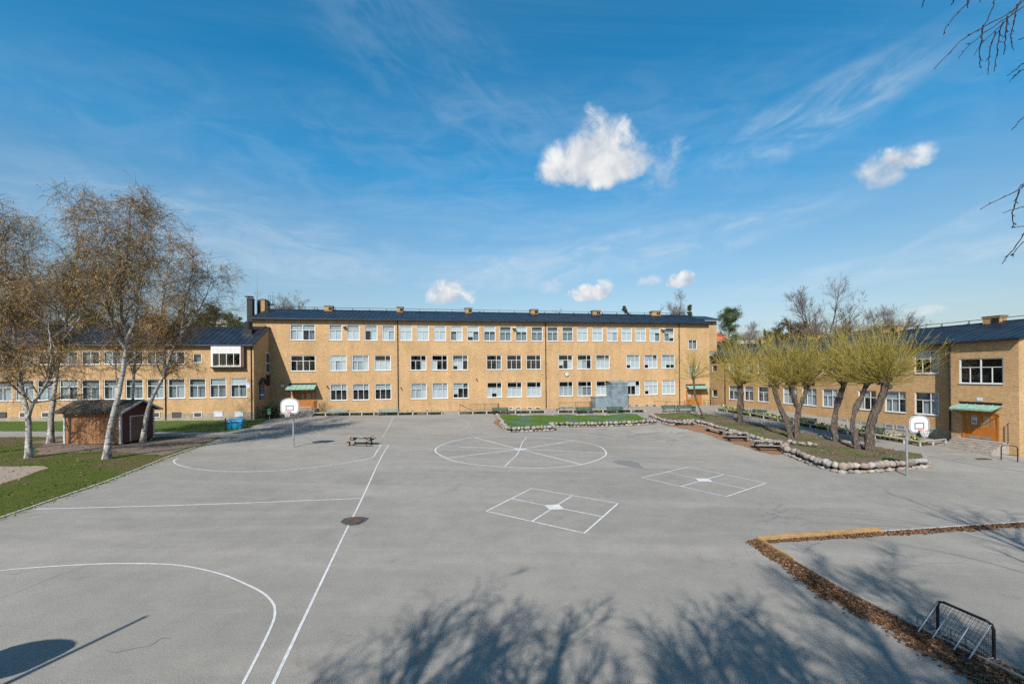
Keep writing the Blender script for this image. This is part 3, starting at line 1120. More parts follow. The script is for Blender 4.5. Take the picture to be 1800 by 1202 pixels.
# boiler stack, brick flue and mast at the left end of the roof
m = MB()
sx0, sx1 = FM.px_x(436.5, 5.0), FM.px_x(446, 5.0)
szt, szb = FM.p(441, 524, 5.0)[1], 9.0
m.box(sx0, sx1, 4.7, 5.5, szb, szt)
m.box(sx0 - .05, sx1 + .05, 4.65, 5.55, szt - .25, szt - .18)
m.box(sx0 + .1, sx0 + .18, 5.0, 5.1, szt, szt + .18)
m.box(sx1 - .18, sx1 - .1, 5.0, 5.1, szt, szt + .18)
m.box(sx0 - .35, sx1 + .0, 4.7, 5.5, szt + .18, szt + .24)
m.build('flue_stack', M['black'], main)
a, b = FM.px_x(461.5, 6.2), FM.px_x(468.5, 6.2)
zt_ = FM.p(462, 527, 6.2)[1]
chimney(main, a, b, 5.8, 7.4, ZR - .8, zt_, flues=False)
m = MB()
m.box(b + .06, b + .3, 5.9, 7.0, ZR, zt_ - .2)
m.box(FM.px_x(454, 6.2), a - .06, 5.9, 7.2, ZR - .8, zt_ - .05)  # black box put in for the shadowed left part of the flue
m.box(b + .3, b + .9, 6.2, 7.0, ZR + .8, ZR + .9)
for yy in (6.2, 6.9):
    for xx in (b + .35, b + .85):
        m.tube([(xx, yy, ZR + .8), (xx, yy, zt_ + .75)], .02, 5)
for k in range(4):
    m.tube([(b + .85, 6.2, ZR + 1.0 + k * .5), (b + .85, 6.9, ZR + 1.0 + k * .5)], .016, 5)
    m.tube([(b + .35, 6.2, ZR + 1.0 + k * .5), (b + .85, 6.2, ZR + 1.0 + k * .5)], .012, 5)
m.build('ladder_and_flue_shade', M['black'], main)
m = MB()
mx_, mzt = FM.p(451.8, 482.5, 5.6)
m.tube([(mx_, 5.6, ZR - .5), (mx_, 5.6, mzt - 2)], .05, 6)
m.tube([(mx_, 5.6, mzt - 2), (mx_, 5.6, mzt)], .022, 6)
for k, w in ((2.5, .5), (2.7, .42), (2.95, .35)):
    m.tube([(mx_ - w, 5.6, mzt - k), (mx_ + w, 5.6, mzt - k)], .014, 4)
m.tube([(mx_ - .25, 5.6, mzt - 2.5), (mx_ - .25, 5.6, mzt - 2.95)], .014, 4)
m.tube([(mx_ + .5, 5.6, mzt - 2.3), (mx_ + .5, 5.6, mzt - 2.9)], .014, 4)
m.build('antenna_mast', M['steel'], main)

# ---------------------------------------------------------------- left wing
FL = Facade(56.1, 0.170, -330)
LX1 = FL.px_x(446)
FLZ = FL.p(300, 605.5)[1]
lw_low = (FL.p(383, 698.8)[1], FL.p(383, 664.6)[1])
lw_up = (FL.p(150, 640.8)[1], FL.p(150, 617.2)[1])
lwins = []
LOWST = ['ddd', 'ggd', 'dgg', 'dgg', 'ggg', 'ggD', 'ddg', 'ddd', 'ddd', 'dgg', 'dgD', 'ddd', 'ddD', 'gdd', 'Wdd']
cents = [4 - 38.4 * k for k in (8, 7, 6, 5, 4, 3, 2, 1)][3:] + [4, 43, 81.5, 120.4, 159.2, 197.5, 235.8, 273, 310, 346.8, 383, 419.5]
sts = (['ddd', 'gdd', 'ddg', 'ddd', 'ddg'] + ['ddg', 'dWg', 'dgg', 'ggd', 'ddd', 'ddW', 'ddd', 'ddg', 'ddg', 'ddd', 'gdd', 'Wdd'])
for c, st in zip(cents, sts):
    x = FL.px_x(c)
    lwins.append((x - .88, x + .88, *lw_low, 'two', st))
ups = [c for c in cents if c < 320]
for k, c in enumerate(ups):
    x = FL.px_x(c)
    lwins.append((x - .88, x + .88, *lw_up, 'twin', ('dd', 'dD', 'gd', 'DD')[k % 4]))
x, zb_ = FL.p(338.8, 637.5)
lwins.append((x, FL.px_x(354.8), zb_, FL.p(346, 621.5)[1], 'one', 'd'))
# opening behind the bay
bx0, bx1 = FL.px_x(371), FL.px_x(427)
L_RY = 4.9
L_ZR = FL.p(484, 577.5, L_RY)[1]
bayh = [(FL.px_x(373), FL.px_x(421), FL.p(400, 641)[1], FL.p(400, 624)[1])]
left = gable_house(FL, 0, LX1, 9.8, -2, FLZ, L_RY, L_ZR, [w[:4] for w in lwins] + bayh, 'classroom_wing',
                   'two storey brick wing with grey plinth and white bay window behind the birches', M['brick'], over=0.35, side_over=.12)
for w in lwins:
    make_window(left, *w[:4], w[4], w[5], name='window')
# plinth
m = MB()
plz = FL.p(330, 726.8)[1]
m.box(0, LX1 + .015, -.03, -.0005, -2, plz)
m.box(LX1 + .0005, LX1 + .03, -.03, 4.9, -2, plz - .6)
m.build('plinth', M['plinth'], left)
for pa, pb, dark in ((-2, 11, 1), (34, 48, 0), (73, 87, 0), (112, 126, 1), (265.5, 281, 0), (302, 318, 2), (340, 355, 0), (375.7, 391.2, 3), (413, 427.5, 3)):
    xa, xb = FL.px_x(pa), FL.px_x(pb)
    zc = FL.p((pa + pb) / 2, 729 if dark != 3 else 727.5)[1]
    basement_window(left, xa, xb, zc - .3, zc + .3, -.03, M['white'] if dark not in (1, 2) else M['tar'],
                    M['tar'] if dark != 3 else M['blind_w'])
# bay window
bz0, bz1 = FL.p(400, 644.5, -.4)[1], FL.p(400, 607.5, -.4)[1]
ba, bb = FL.px_x(370.8, -.4), FL.px_x(424, -.4)
m = MB()
m.box(ba, ba + .12, -.4, 0, bz0, bz1)
m.box(bb - .03, bb + .3, -.38, 0, bz0, bz1, 1)
m.box(ba - .05, bb + .33, -.46, 0, bz0 - .16, bz0 - .002, 2)
zb2 = bz0 + (bz1 - bz0) * .67
m.box(ba + .12, bb - .03, -.42, -.3, zb2, bz1)
n = 22
for k in range(n):
    xx = ba + .14 + (bb - ba - .2) * k / n
    m.box(xx, xx + .03, -.432, -.419, zb2 + .02, bz1 - .03)
bay = m.build('bay_window', [M['white'], M['legwood'], M['black']], left)
make_window(bay, ba + .12, bb - .03, bz0, zb2, 'quad', 'DDDD', -.48, 'bay_frame', .1, sill=False)
pipe_part(left, FL.px_x(442), 0, FL.gx(LX1) + .1, FLZ)
pipe_part(left, FL.px_x(291), 0, FL.gx(FL.px_x(291)) + .1, FLZ)
ridge_rail(left, 1, LX1 - .4, L_RY - .15, L_ZR + .15, 2.2)
m = MB()
vx, vz = FL.p(437, 585, 3.2)
vz = FLZ + (L_ZR - FLZ) * 3.2 / L_RY
m.box(vx - .55, vx + .55, 2.7, 3.7, vz - .3, vz + .5)
m.tube([(vx, 3.2, vz + .5), (vx, 3.2, vz + 1.35)], .42, 18)
m.tube([(vx, 3.2, vz + 1.35), (vx, 3.2, vz + 1.5)], .36, 18)
m.build('roof_vent', M['black'], left)
for pa in (-60, 130, 250):
    a = FL.px_x(pa, 5)
    chimney(left, a, a + 1.4, 4.4, 5.4, L_ZR - .4, L_ZR + 1.0)


# end wall items: plane x = LX1
def end_p(px, py):
    u, v = ray(px, py)
    ex, ey = FL.e
    ix, iy = FL.i
    ox, oy = FL.o[0] + ex * LX1, FL.o[1] + ey * LX1
    # (u d, d) = o + i a
    det = -u * iy + ix
    d = (-ox * iy + ix * oy) / det
    a = (u * oy - ox) / det
    return a, EYE + v * d


def endbox(pxa, pxb, pya, pyb, out, name, mat, par=None):
    ya, zb = end_p(pxa, pyb)
    yb, _ = end_p(pxb, pyb)
    _, z1 = end_p((pxa + pxb) / 2, pya)
    m = MB()
    m.box(LX1 - .01, LX1 + out, ya, yb, zb, z1)
    return m.build(name, mat, par or left), ya, yb, zb, z1


w_, ya, yb, z0, z1 = endbox(467, 473.8, 620, 655, .03, 'stair_window', M['white'])
for za, zb in ((z0 + .1, z0 + (z1 - z0) * .45), (z0 + (z1 - z0) * .5, z1 - .1)):
    m = MB()
    m.box(LX1 + .031, LX1 + .036, ya + .1, yb - .1, za, zb)
    m.build('pane', M['tar'], w_)
w_, ya, yb, z0, z1 = endbox(476.6, 479.6, 621.5, 631, .03, 'stair_window', M['white'])
m = MB()
m.box(LX1 + .031, LX1 + .036, ya + .06, yb - .06, z0 + .08, z1 - .08)
m.build('pane', M['tar'], w_)
endbox(468, 473.8, 659, 678, .04, 'louvre_panel', M['black'])
# information board with its own little roof
sb_, ya, yb, z0, z1 = endbox(456, 464, 676, 702, .07, 'notice_board', M['black'])
m = MB()
mid_ = (ya + yb) / 2
m.add([(LX1, ya - .35, z1), (LX1, mid_, z1 + .75), (LX1, yb + .35, z1), (LX1 + .4, ya - .35, z1), (LX1 + .4, mid_, z1 + .75), (LX1 + .4, yb + .35, z1),
       (LX1, ya - .35, z1 + .09), (LX1, mid_, z1 + .84), (LX1, yb + .35, z1 + .09), (LX1 + .4, ya - .35, z1 + .09), (LX1 + .4, mid_, z1 + .84), (LX1 + .4, yb + .35, z1 + .09)],
      [(0, 1, 4, 3), (1, 2, 5, 4), (6, 9, 10, 7), (7, 10, 11, 8), (3, 4, 10, 9), (4, 5, 11, 10), (0, 3, 9, 6), (2, 8, 11, 5)])
m.build('board_roof', M['shedroof'], sb_)
m = MB()
m.add([(LX1 + .1, ya - .2, z1 + .03), (LX1 + .1, yb + .2, z1 + .03), (LX1 + .1, mid_, z1 + .6)], [(0, 1, 2)])
m.build('board_gable', M['redwall'], sb_)
H_ = (z1 - z0) / 5
for k, mt in enumerate(('bluepaper', 'paper', 'bluepaper', 'bluepaper', 'redwall')):
    m = MB()
    m.box(LX1 + .071, LX1 + .08, ya + .08, yb - .08, z0 + H_ * k + .06, z0 + H_ * (k + 1) - .06)
    m.build('notice', M[mt], sb_)
w_, *_ = endbox(477, 481, 599, 601.5, .35, 'wall_lamp', M['trim'])
x, z = FL.p(436.5, 677)
m = MB()
m.prism_y([(x + .26 * math.cos(a), z + .34 * math.sin(a)) for a in np.linspace(0, 2 * math.pi, 20)[:-1]], -.03, 0)
m.build('number_plate', M['paper'], left)

# ---------------------------------------------------------------- right wing
FR = Facade(211.0, -4.5, 1251)
RX_END0 = FR.px_x(1667, -.8)
RX_END1 = FR.px_x(1791, -.8)
r_low = (FR.p(1628, 728.5)[1], FR.p(1628, 689.5)[1])
r_up = (FR.p(1628, 656.5)[1], FR.p(1628, 616.5)[1])
rw = []
for a, b in ((1281, 1296.5), (1308, 1323.5), (1332, 1350.5)):
    rw.append((a, b, 'two'))
for a, b in ((1376, 1401), (1409.5, 1435), (1445, 1471.7), (1508, 1540), (1555, 1592), (1607, 1650)):
    rw.append((a, b, 'three'))
rwins = []
SL = ['gdd', 'gdd', 'ddd', 'WWWgg', 'gggWg', 'gWggg', 'gdWDd', 'ggggd', 'dgDgg']
SU = ['WWd', 'dWd', 'ddW', 'WWdWd', 'Wgddd', 'WgDDd', 'WWWWW', 'gWgWd', 'WgDDg']
for (a, b, k), sl_, su_ in zip(rw, SL, SU):
    xa, xb = FR.px_x(a), FR.px_x(b)
    rwins.append((xa, xb, *r_low, k, sl_))
    rwins.append((xa, xb, *r_up, k, su_))
for py0, py1 in ((653.5, 642.5), (697.5, 685)):
    xa = FR.px_x(1251.8)
    rwins.append((xa, FR.px_x(1260.5), FR.p(1256, py0)[1], FR.p(1256, py1)[1], 'one', 'd'))
RZE = FR.p(1640, 604.5)[1]
R_RY = 5.0
RZR = FR.p(1700, 573.5, R_RY)[1]
right = gable_house(FR, -.3, RX_END0, 10.0, -4, RZE, R_RY, RZR, [w[:4] for w in rwins], 'classroom_wing',
                    'two storey brick wing running back along the right side behind the pollarded willows', M['brick'], over=.4, side_over=0.02, seam=.6)
for w in rwins:
    make_window(right, *w[:4], w[4], w[5], name='window')
# end pavilion, proud of the wing
ew = (FR.px_x(1686, -.8), FR.px_x(1763.5, -.8), FR.p(1725, 674.3, -.8)[1], FR.p(1725, 629.5, -.8)[1])
m = MB()
wall_grid(m, RX_END0, RX_END1, -4, RZE + .02, [ew], -.8)
SLP = (RZR - RZE) / R_RY
pr5 = [(-.8, -4), (10.8, -4), (10.8, RZE), (5.0, RZR + .01), (-.8, RZE + .02)]
m.add([(RX_END1, *p) for p in pr5], [list(range(5))])
m.add([(RX_END0, -.8, -4), (RX_END0, 0, -4), (RX_END0, 0, RZE), (RX_END0, -.8, RZE + .02)], [(0, 1, 2, 3)][::-1])
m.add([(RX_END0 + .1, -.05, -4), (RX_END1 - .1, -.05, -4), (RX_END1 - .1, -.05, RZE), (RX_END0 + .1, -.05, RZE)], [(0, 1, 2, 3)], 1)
m.build('pavilion_wall', [M['brick'], M['dark_room']], right)
roof_on(right, RX_END0 - .1, RX_END1 + .25, -.8, 10.8, RZE + .02, RZE, R_RY, RZR + .02, .35, .6)
make_window(right, *ew, 'four', 'DDDDDD', -.8, 'window')
m = MB()
plr = FR.p(1600, 746)[1]
m.box(FR.px_x(1300), RX_END0 - .002, -.02, -.0005, -4, plr - .05)
m.build('plinth', M['plinth'], right)
for pa, pb in ((1395, 1404), (1418, 1428), (1450, 1461), (1478, 1490), (1512, 1526), (1555, 1570), (1575, 1591), (1630, 1648)):
    xa, xb = FR.px_x(pa), FR.px_x(pb)
    zc = FR.p(1583, 751)[1]
    basement_window(right, xa, xb, zc - .22, zc + .22, -.02, M['paleconc'], M['shaft'])
pipe_part(right, RX_END0 + .12, -.8, FR.gx(RX_END0) + .1, RZE, r=.075)
pipe_part(right, FR.px_x(1274.8), 0, FR.gx(FR.px_x(1274.8)) + .1, RZE)
ridge_rail(right, 2, RX_END1, R_RY - .15, RZR + .15, 2.1)
for pa, pb, py in ((1333, 1343, 597), (1424, 1443.5, 588), (1558.5, 1583, 574.5), (1734, 1765, 556.5)):
    a, b = FR.px_x(pa, 5.0), FR.px_x(pb, 5.0)
    chimney(right, a, b, 4.6, 5.4, RZR - .5, FR.p((pa + pb) / 2, py, 5.0)[1])
# snow guard
m = MB()
for xx in np.arange(FR.px_x(1600), RX_END1, 1.1):
    zz = RZE + SLP * (-.2)
    m.bar((xx, -.45, zz + .12), (xx, -.45, zz + .34), .03, .05)
m.tube([(FR.px_x(1600), -.45, RZE + .22), (RX_END1, -.45, RZE + .22)], .02, 5)
m.build('snow_guard', M['black'], right)
# entrance
ez0 = FR.p(1693, 768, -.8)[1]
ez1 = FR.p(1693, 724, -.8)[1]
ex0, ex1 = FR.px_x(1693, -.8), FR.px_x(1755, -.8)
door_part(right, ex0, ex1, ez0, ez1, [(0, .14), (.14, .5), (.5, .86), (.86, 1)], -.84, 1)
canopy_part(right, FR.px_x(1686, -.8), FR.px_x(1762, -.8), -.8, FR.p(1724, 711, -.8)[1], .32, 1.15)
gzz = FR.gx(ex0, -2.6)
steps_part(right, ex0 - .35, ex1 + .6, -.8, ez0 - .02, gzz - .02, .7)
m = MB()
hx = ex1 + .65
m.tube([(hx, -.86, ez0 + 1.5), (hx, -1.0, ez0 + 1.5), (hx, -1.0, ez0 - .1)], .03, 6)
m.build('handrail', M['black'], right)
x, z = FR.p(1722, 701.5, -.8)
m = MB()
m.box(x - .18, x + .18, -.83, -.8, z - .14, z + .14)
m.build('number_plate', M['paper'], right)

# ---------------------------------------------------------------- ground sheets
def sheet_grid(x0, x1, y0, y1, st, dz, name, mat):
    xs = np.arange(x0, x1 + st / 2, st)
    ys = np.arange(y0, y1 + st / 2, st)
    V = np.array([(x, y, gz(x, y) + dz) for y in ys for x in xs])
    nx, ny = len(xs), len(ys)
    i = np.arange(nx - 1)[None, :] + (np.arange(ny - 1) * nx)[:, None]
    q = np.stack([i, i + 1, i + 1 + nx, i + nx], -1).reshape(-1, 4)
    m = MB()
    m.addq(V, q)
    return m.build(name, mat, smooth=True)


def clip_poly(poly, axis, val, keep_gt):
    out = []
    n = len(poly)
    for k in range(n):
        a, b = poly[k], poly[(k + 1) % n]
        ia = (a[axis] >= val) if keep_gt else (a[axis] <= val)
        ib = (b[axis] >= val) if keep_gt else (b[axis] <= val)
        if ia:
            out.append(a)
        if ia != ib:
            t = (val - a[axis]) / (b[axis] - a[axis])
            out.append((a[0] + (b[0] - a[0]) * t, a[1] + (b[1] - a[1]) * t))
    return out


def sheet_poly(poly, dz, name, mat, st=1.0, zf=None):
    """polygon on the ground cut into a grid so that it follows the yard"""
    zf = zf or gz
    m = MB()
    xs = [p[0] for p in poly]
    y0 = min(p[1] for p in poly)
    y1 = max(p[1] for p in poly)
    yy = math.floor(y0 / st) * st
    while yy < y1:
        row = clip_poly(clip_poly(poly, 1, yy, True), 1, yy + st, False)
        if len(row) >= 3:
            xa = math.floor(min(p[0] for p in row) / st) * st
            xb = max(p[0] for p in row)
            while xa < xb:
                c = clip_poly(clip_poly(row, 0, xa, True), 0, xa + st, False)
                if len(c) >= 3:
                    m.add([(p[0], p[1], zf(p[0], p[1]) + dz) for p in c], [list(range(len(c)))])
                xa += st
        yy += st
    return m.build(name, mat, smooth=False)


def wobble(pts, amp, step, seed=0):
    """subdivide a closed outline and ripple it so that edges do not run dead straight"""
    rg = random.Random(seed)
    out = []
    n = len(pts)
    for k in range(n):
        a, b = pts[k], pts[(k + 1) % n]
        L = math.dist(a[:2], b[:2])
        c = max(1, int(L / step))
        for j in range(c):
            f = j / c
            d = 0 if j == 0 else amp
            out.append((a[0] + (b[0] - a[0]) * f + rg.uniform(-d, d), a[1] + (b[1] - a[1]) * f + rg.uniform(-d, d)))
    return out


gpts = lambda L: [G(*p)[:2] for p in L]
# outer ground out to the horizon
m = MB()
xs = np.concatenate([np.linspace(-1500, -120, 14), np.linspace(-100, 100, 41), np.linspace(120, 1500, 14)])
ys = np.concatenate([np.linspace(-600, -60, 8), np.linspace(-50, 80, 27), np.linspace(100, 2000, 20)])
V = np.array([(x, y, gz(x, y) - .25) for y in ys for x in xs])
nx, ny = len(xs), len(ys)
i = np.arange(nx - 1)[None, :] + (np.arange(ny - 1) * nx)[:, None]
m.addq(V, np.stack([i, i + 1, i + 1 + nx, i + nx], -1).reshape(-1, 4))
struct(m.build('ground', M['field'], smooth=True))
struct(sheet_grid(-72, 72, -30, 66, 1.0, 0, 'asphalt_yard', M['asphalt']))

lawn_px = [(-420, 1054), (0, 910), (46.6, 894), (184, 847), (240, 825), (300, 801), (350, 783.5), (392, 769), (345, 768.5), (300, 767.5), (256, 771),
           (110, 768), (0, 769), (-420, 772)]
lawn = gpts(lawn_px)
struct(sheet_poly(wobble(lawn, .07, .7, 1), .014, 'lawn', M['lawn']))
strip_px = [(-420, 759), (0, 757.6), (150, 758), (300, 759), (397, 759.5), (420, 755.5), (450, 746), (471, 738.5), (481, 735.5)]
strip = gpts(strip_px)
strip += [FL.wld(LX1 + .0, 3.5, 0)[:2], FL.wld(LX1, 0.2, 0)[:2], FL.wld(2, .2, 0)[:2]]
struct(sheet_poly(wobble(strip, .05, .8, 2), .014, 'grass_strip', M['strip']))
# trodden soil under the birches and a sandy hollow
soil1 = gpts([(62, 776), (110, 771), (250, 775), (300, 771), (380, 769.5), (340, 785), (285, 801), (240, 800), (190, 792), (120, 796), (72, 800)])
struct(sheet_poly(wobble(soil1, .35, .8, 3), .024, 'soil', M['soil']))
sand = gpts([(-120, 822), (0, 820), (60, 819), (85, 823), (55, 833), (20, 845), (0, 852), (-120, 868)])
struct(sheet_poly(wobble(sand, .2, .6, 4), .024, 'sand', M['sand']))
# pale kerb between lawn and asphalt
kp = [G(*p)[:2] for p in lawn_px[:7]]


def path_strip(pts, w, dz, name, mat, closed=False, dens=.4, parent=None, mb=None, h=0.0, zf=None):
    """flat painted strip (or, with h, a raised kerb) following the ground"""
    zf = zf or gz
    P = []
    n = len(pts)
    rng_ = range(n if closed else n - 1)
    for k in rng_:
        a, b = pts[k], pts[(k + 1) % n]
        c = max(1, int(math.dist(a[:2], b[:2]) / dens))
        for j in range(c):
            f = j / c
            P.append((a[0] + (b[0] - a[0]) * f, a[1] + (b[1] - a[1]) * f))
    if not closed:
        P.append(tuple(pts[-1][:2]))
    P = np.array(P)
    T = np.gradient(P, axis=0)
    if closed:
        T = np.roll(P, -1, 0) - np.roll(P, 1, 0)
    T /= np.linalg.norm(T, axis=1, keepdims=True) + 1e-9
    Nn = np.stack([-T[:, 1], T[:, 0]], 1)
    A, B = P + Nn * w / 2, P - Nn * w / 2
    m = mb or MB()
    K = len(P)
    V = [(a[0], a[1], zf(*a) + dz + h) for a in A] + [(b[0], b[1], zf(*b) + dz + h) for b in B]
    q = [(k, K + k, K + (k + 1) % K, (k + 1) % K) for k in range(K if closed else K - 1)]
    m.add(V, q)
    if h:
        for S, flip in ((A, 1), (B, 0)):
            V = [(a[0], a[1], zf(*a) + dz + h) for a in S] + [(a[0], a[1], zf(*a) - .05) for a in S]
            q = [(k, (k + 1) % K, K + (k + 1) % K, K + k) for k in range(K if closed else K - 1)]
            m.add(V, [x[::-1] for x in q] if not flip else q)
    if mb is None:
        return m.build(name, mat, parent)


struct(path_strip(kp, .09, .0, 'kerb', M['paleconc'], h=.035))

# ------------------------------------------------------------------ painted markings
def marking(lines, w, mat, label_name='court_marking', closed=False, dz=.007):
    mb = MB()
    for L in lines:
        pts = L if not np.isscalar(L[0][0]) or len(L[0]) == 2 else L
        path_strip(pts, w, dz, '', None, closed, .35, mb=mb)
    return struct(mb.build(label_name, mat))


def smooth_pts(pts, n=8):
    P = np.array(pts, float)
    out = []
    for k in range(len(P) - 1):
        p0 = P[max(k - 1, 0)]
        p1, p2 = P[k], P[k + 1]
        p3 = P[min(k + 2, len(P) - 1)]
        for j in range(n):
            t = j / n
            out.append(.5 * ((2 * p1) + (-p0 + p2) * t + (2 * p0 - 5 * p1 + 4 * p2 - p3) * t * t + (-p0 + 3 * p1 - 3 * p2 + p3) * t ** 3))
    out.append(P[-1])
    return [tuple(p) for p in out]


side = gpts([(683.3, 781.8), (675, 795), (666.7, 810), (652, 842), (636.7, 875.6), (609, 931), (595, 960), (550, 1054), (480, 1202), (440, 1290)])
marking([smooth_pts(side, 4)], .07, M['paint'], 'court_marking')
marking([gpts([(46.6, 895), (300, 888.4), (480, 882), (636.7, 875.6)])], .085, M['paint'], 'court_marking')
marking([gpts([(469, 784), (684, 781.8)])], .11, M['paint_faint'], 'court_marking')
far = gpts([(670, 782), (662, 794), (655.6, 803), (640, 807.5), (611, 813), (570, 819), (522, 824.4), (480, 827.5), (433, 829), (385, 828), (344, 824), (313, 816.7), (305.6, 810),
            (313, 805.5)])
marking([smooth_pts(far, 5)], .085, M['paint_faint'], 'court_marking')
near = gpts([(-120, 1022), (0, 1003), (66.7, 997), (130, 993), (200, 990.3), (283, 991), (330, 995.5), (366.7, 1003), (400, 1012.5), (433, 1026.7), (455, 1037.5), (470, 1048), (480, 1060), (483.3, 1072), (480, 1093),
             (455, 1147), (426.7, 1202), (385, 1285)])
marking([smooth_pts(near, 5)], .06, M['paint'], 'court_marking')


def square(c):
    L, T, Rr, B = [np.array(p) for p in c]
    mid = lambda a, b: (a + b) / 2
    q = [G(*p)[:2] for p in c]
    q = [np.array(p) for p in q]
    Lq, Tq, Rq, Bq = q
    cen = (Lq + Tq + Rq + Bq) / 4
    lt, tr, rb, bl = mid(Lq, Tq), mid(Tq, Rq), mid(Rq, Bq), mid(Bq, Lq)
    mb = MB()
    path_strip([tuple(p) for p in q], .075, .007, '', None, True, .35, mb=mb)
    s = .32
    for p in (lt, tr, rb, bl):
        path_strip([tuple(p), tuple(cen + (p - cen) * .2)], .075, .0085, '', None, False, .3, mb=mb)
    poly = [tuple(cen + (p - cen) * .22) for p in (lt, tr, rb, bl)]
    mb.add([(p[0], p[1], gz(*p) + .0105) for p in poly], [(0, 3, 2, 1)])
    return struct(mb.build('square_marking', M['paint']))


square([(855, 898.2), (934.5, 858.3), (1086.3, 884.6), (1027.2, 936.8)])
square([(1128.3, 839.4), (1208.9, 820.7), (1347, 848.7), (1276.6, 872.6)])
# wheel game
ring = gpts([(764.7, 791.4), (784.7, 805.2), (820, 814.5), (887.2, 820.6), (934.4, 822.7), (975, 821.5), (1021.9, 816.4), (1052, 807.5), (1065.7, 797.4), (1057, 786), (1035, 779.5), (1009.3, 774), (965, 770),
             (920, 767.9), (876.1, 767.2), (835.3, 769), (805, 773.5), (780, 780.5)])
rp = smooth_pts(ring[-2:] + ring + ring[:3], 5)[10:-10]
mb = MB()
path_strip(rp, .11, .007, '', None, True, .3, mb=mb)
cen = G(913.5, 789.6)[:2]
for k, p in enumerate(((835.3, 769.2), (1009.3, 774.3), (1064, 796), (1021.9, 816.2), (784.7, 805), (778, 784))):
    path_strip([cen, G(*p)[:2]], .13, .0085, '', None, False, .3, mb=mb)
path_strip(smooth_pts(gpts([(926.5, 768.4), (919, 776), (916, 783), (913.5, 789.6), (910.5, 796), (905, 803), (896, 811), (887.2, 820)]), 5), .075, .0085, '', None, False, .25, mb=mb)
mb.add([(cen[0] + .6 * math.cos(a), cen[1] + .42 * math.sin(a), gz(cen[0], cen[1]) + .0115) for a in np.linspace(0, 2 * math.pi, 13)[:-1]], [list(range(12))])
struct(mb.build('wheel_marking', M['paint']))
# yellow court
marking([smooth_pts(gpts([(780, 733.5), (806.7, 737), (820, 741), (824, 746.7), (812, 754.7), (790, 759.8), (766.7, 762.7), (735, 765.8), (700, 767.2), (672, 767.8)]), 5),
         gpts([(691.5, 732.5), (685.5, 745.5), (672, 768)]), gpts([(676, 746), (692, 745)]),
         gpts([(700, 748), (785, 758.7)]),
         smooth_pts(gpts([(566, 744), (555, 747.5), (549.5, 752), (552, 757.5), (564, 762.5)]), 4)], .09, M['paint_yellow'], 'yellow_court_marking')
# chalk
ck = G(1190, 757.5)
mb = MB()
for k in range(12):
    a = (ck[0] - 1.0 + .2 * k, ck[1] + .3 * math.sin(k * 2.1))
    path_strip([a, (a[0] + .35, a[1] + .25 * math.cos(k * 1.3))], .09, .007, '', None, False, .2, mb=mb)
struct(mb.build('chalk_drawing', M['chalk']))
# patches and tar
struct(sheet_poly(wobble(gpts([(1076, 810), (1090, 808.5), (1110, 809), (1124, 814), (1131, 823), (1112, 821), (1088, 816)]), .1, .4, 7), .006, 'asphalt_patch', M['patch']))
tar = gpts([(598, 917), (605, 911), (618, 908.5), (635, 908), (648.5, 910), (643, 916), (630, 922), (615, 923.5), (604, 921)])
struct(sheet_poly(wobble(tar, .03, .3, 8), .0095, 'tar_patch', M['tar']))
man = G(622, 915)
t_ = thing('drain_cover', 'rusty round drain cover set in the dark tar patch on the court line', 'drain cover', (man[0], man[1], man[2] + .012))
m = MB()
m.tube([(0, 0, 0), (0, 0, .012)], .36, 24)
m.build('cover', M['rust'], t_)
m = MB()
for k in range(-3, 4):
    w = math.sqrt(.3 ** 2 - (k * .08) ** 2)
    m.box(-w, w, k * .08 - .015, k * .08 + .015, .0125, .02)
m.build('grating', M['rust'], t_)
man = G(1726, 806.5)
t_ = thing('drain_cover', 'flat brown drain cover in the asphalt before the right entrance steps', 'drain cover', (man[0], man[1], man[2] + .006))
m = MB()
m.box(-.55, .55, -.28, .28, 0, .012)
m.build('cover', M['rust'], t_)
m = MB()
for k in range(8):
    m.box(-.5 + k * .13, -.44 + k * .13, -.24, .24, .0125, .018)
m.build('grating', M['rust'], t_)
# broken asphalt ruts
rg = random.Random(5)
mb = MB()
for k in range(34):
    px = rg.uniform(1040, 1215)
    py = 757 + (px - 1040) * .1 + rg.gauss(0, 6)
    if py < 750:
        continue
    c = G(px, py)
    L = rg.uniform(.15, .8)
    w = rg.uniform(.06, .22)
    a = rg.uniform(-.3, .2)
    pts = [(c[0] + L * math.cos(t) * math.cos(a) * rg.uniform(.7, 1.2), c[1] + w * math.sin(t) * rg.uniform(.6, 1.2) + L * math.cos(t) * math.sin(a)) for t in np.linspace(0, 6.28, 9)[:-1]]
    mb.add([(p[0], p[1], gz(*p) + .0075) for p in pts], [list(range(8))])
struct(mb.build('asphalt_damage', M['patch']))
# long cracks
def crack(pa, pb, seed, w=.022):
    rg_ = np.random.default_rng(seed)
    a, b = np.array(G(*pa)[:2]), np.array(G(*pb)[:2])
    L = np.linalg.norm(b - a)
    n = max(6, int(L / .35))
    t_ = (b - a) / L
    nn = np.array([-t_[1], t_[0]])
    off = np.cumsum(rg_.normal(size=n + 1)) * .07
    off -= np.linspace(0, off[-1], n + 1)
    return [tuple(a + (b - a) * k / n + nn * off[k]) for k in range(n + 1)], w


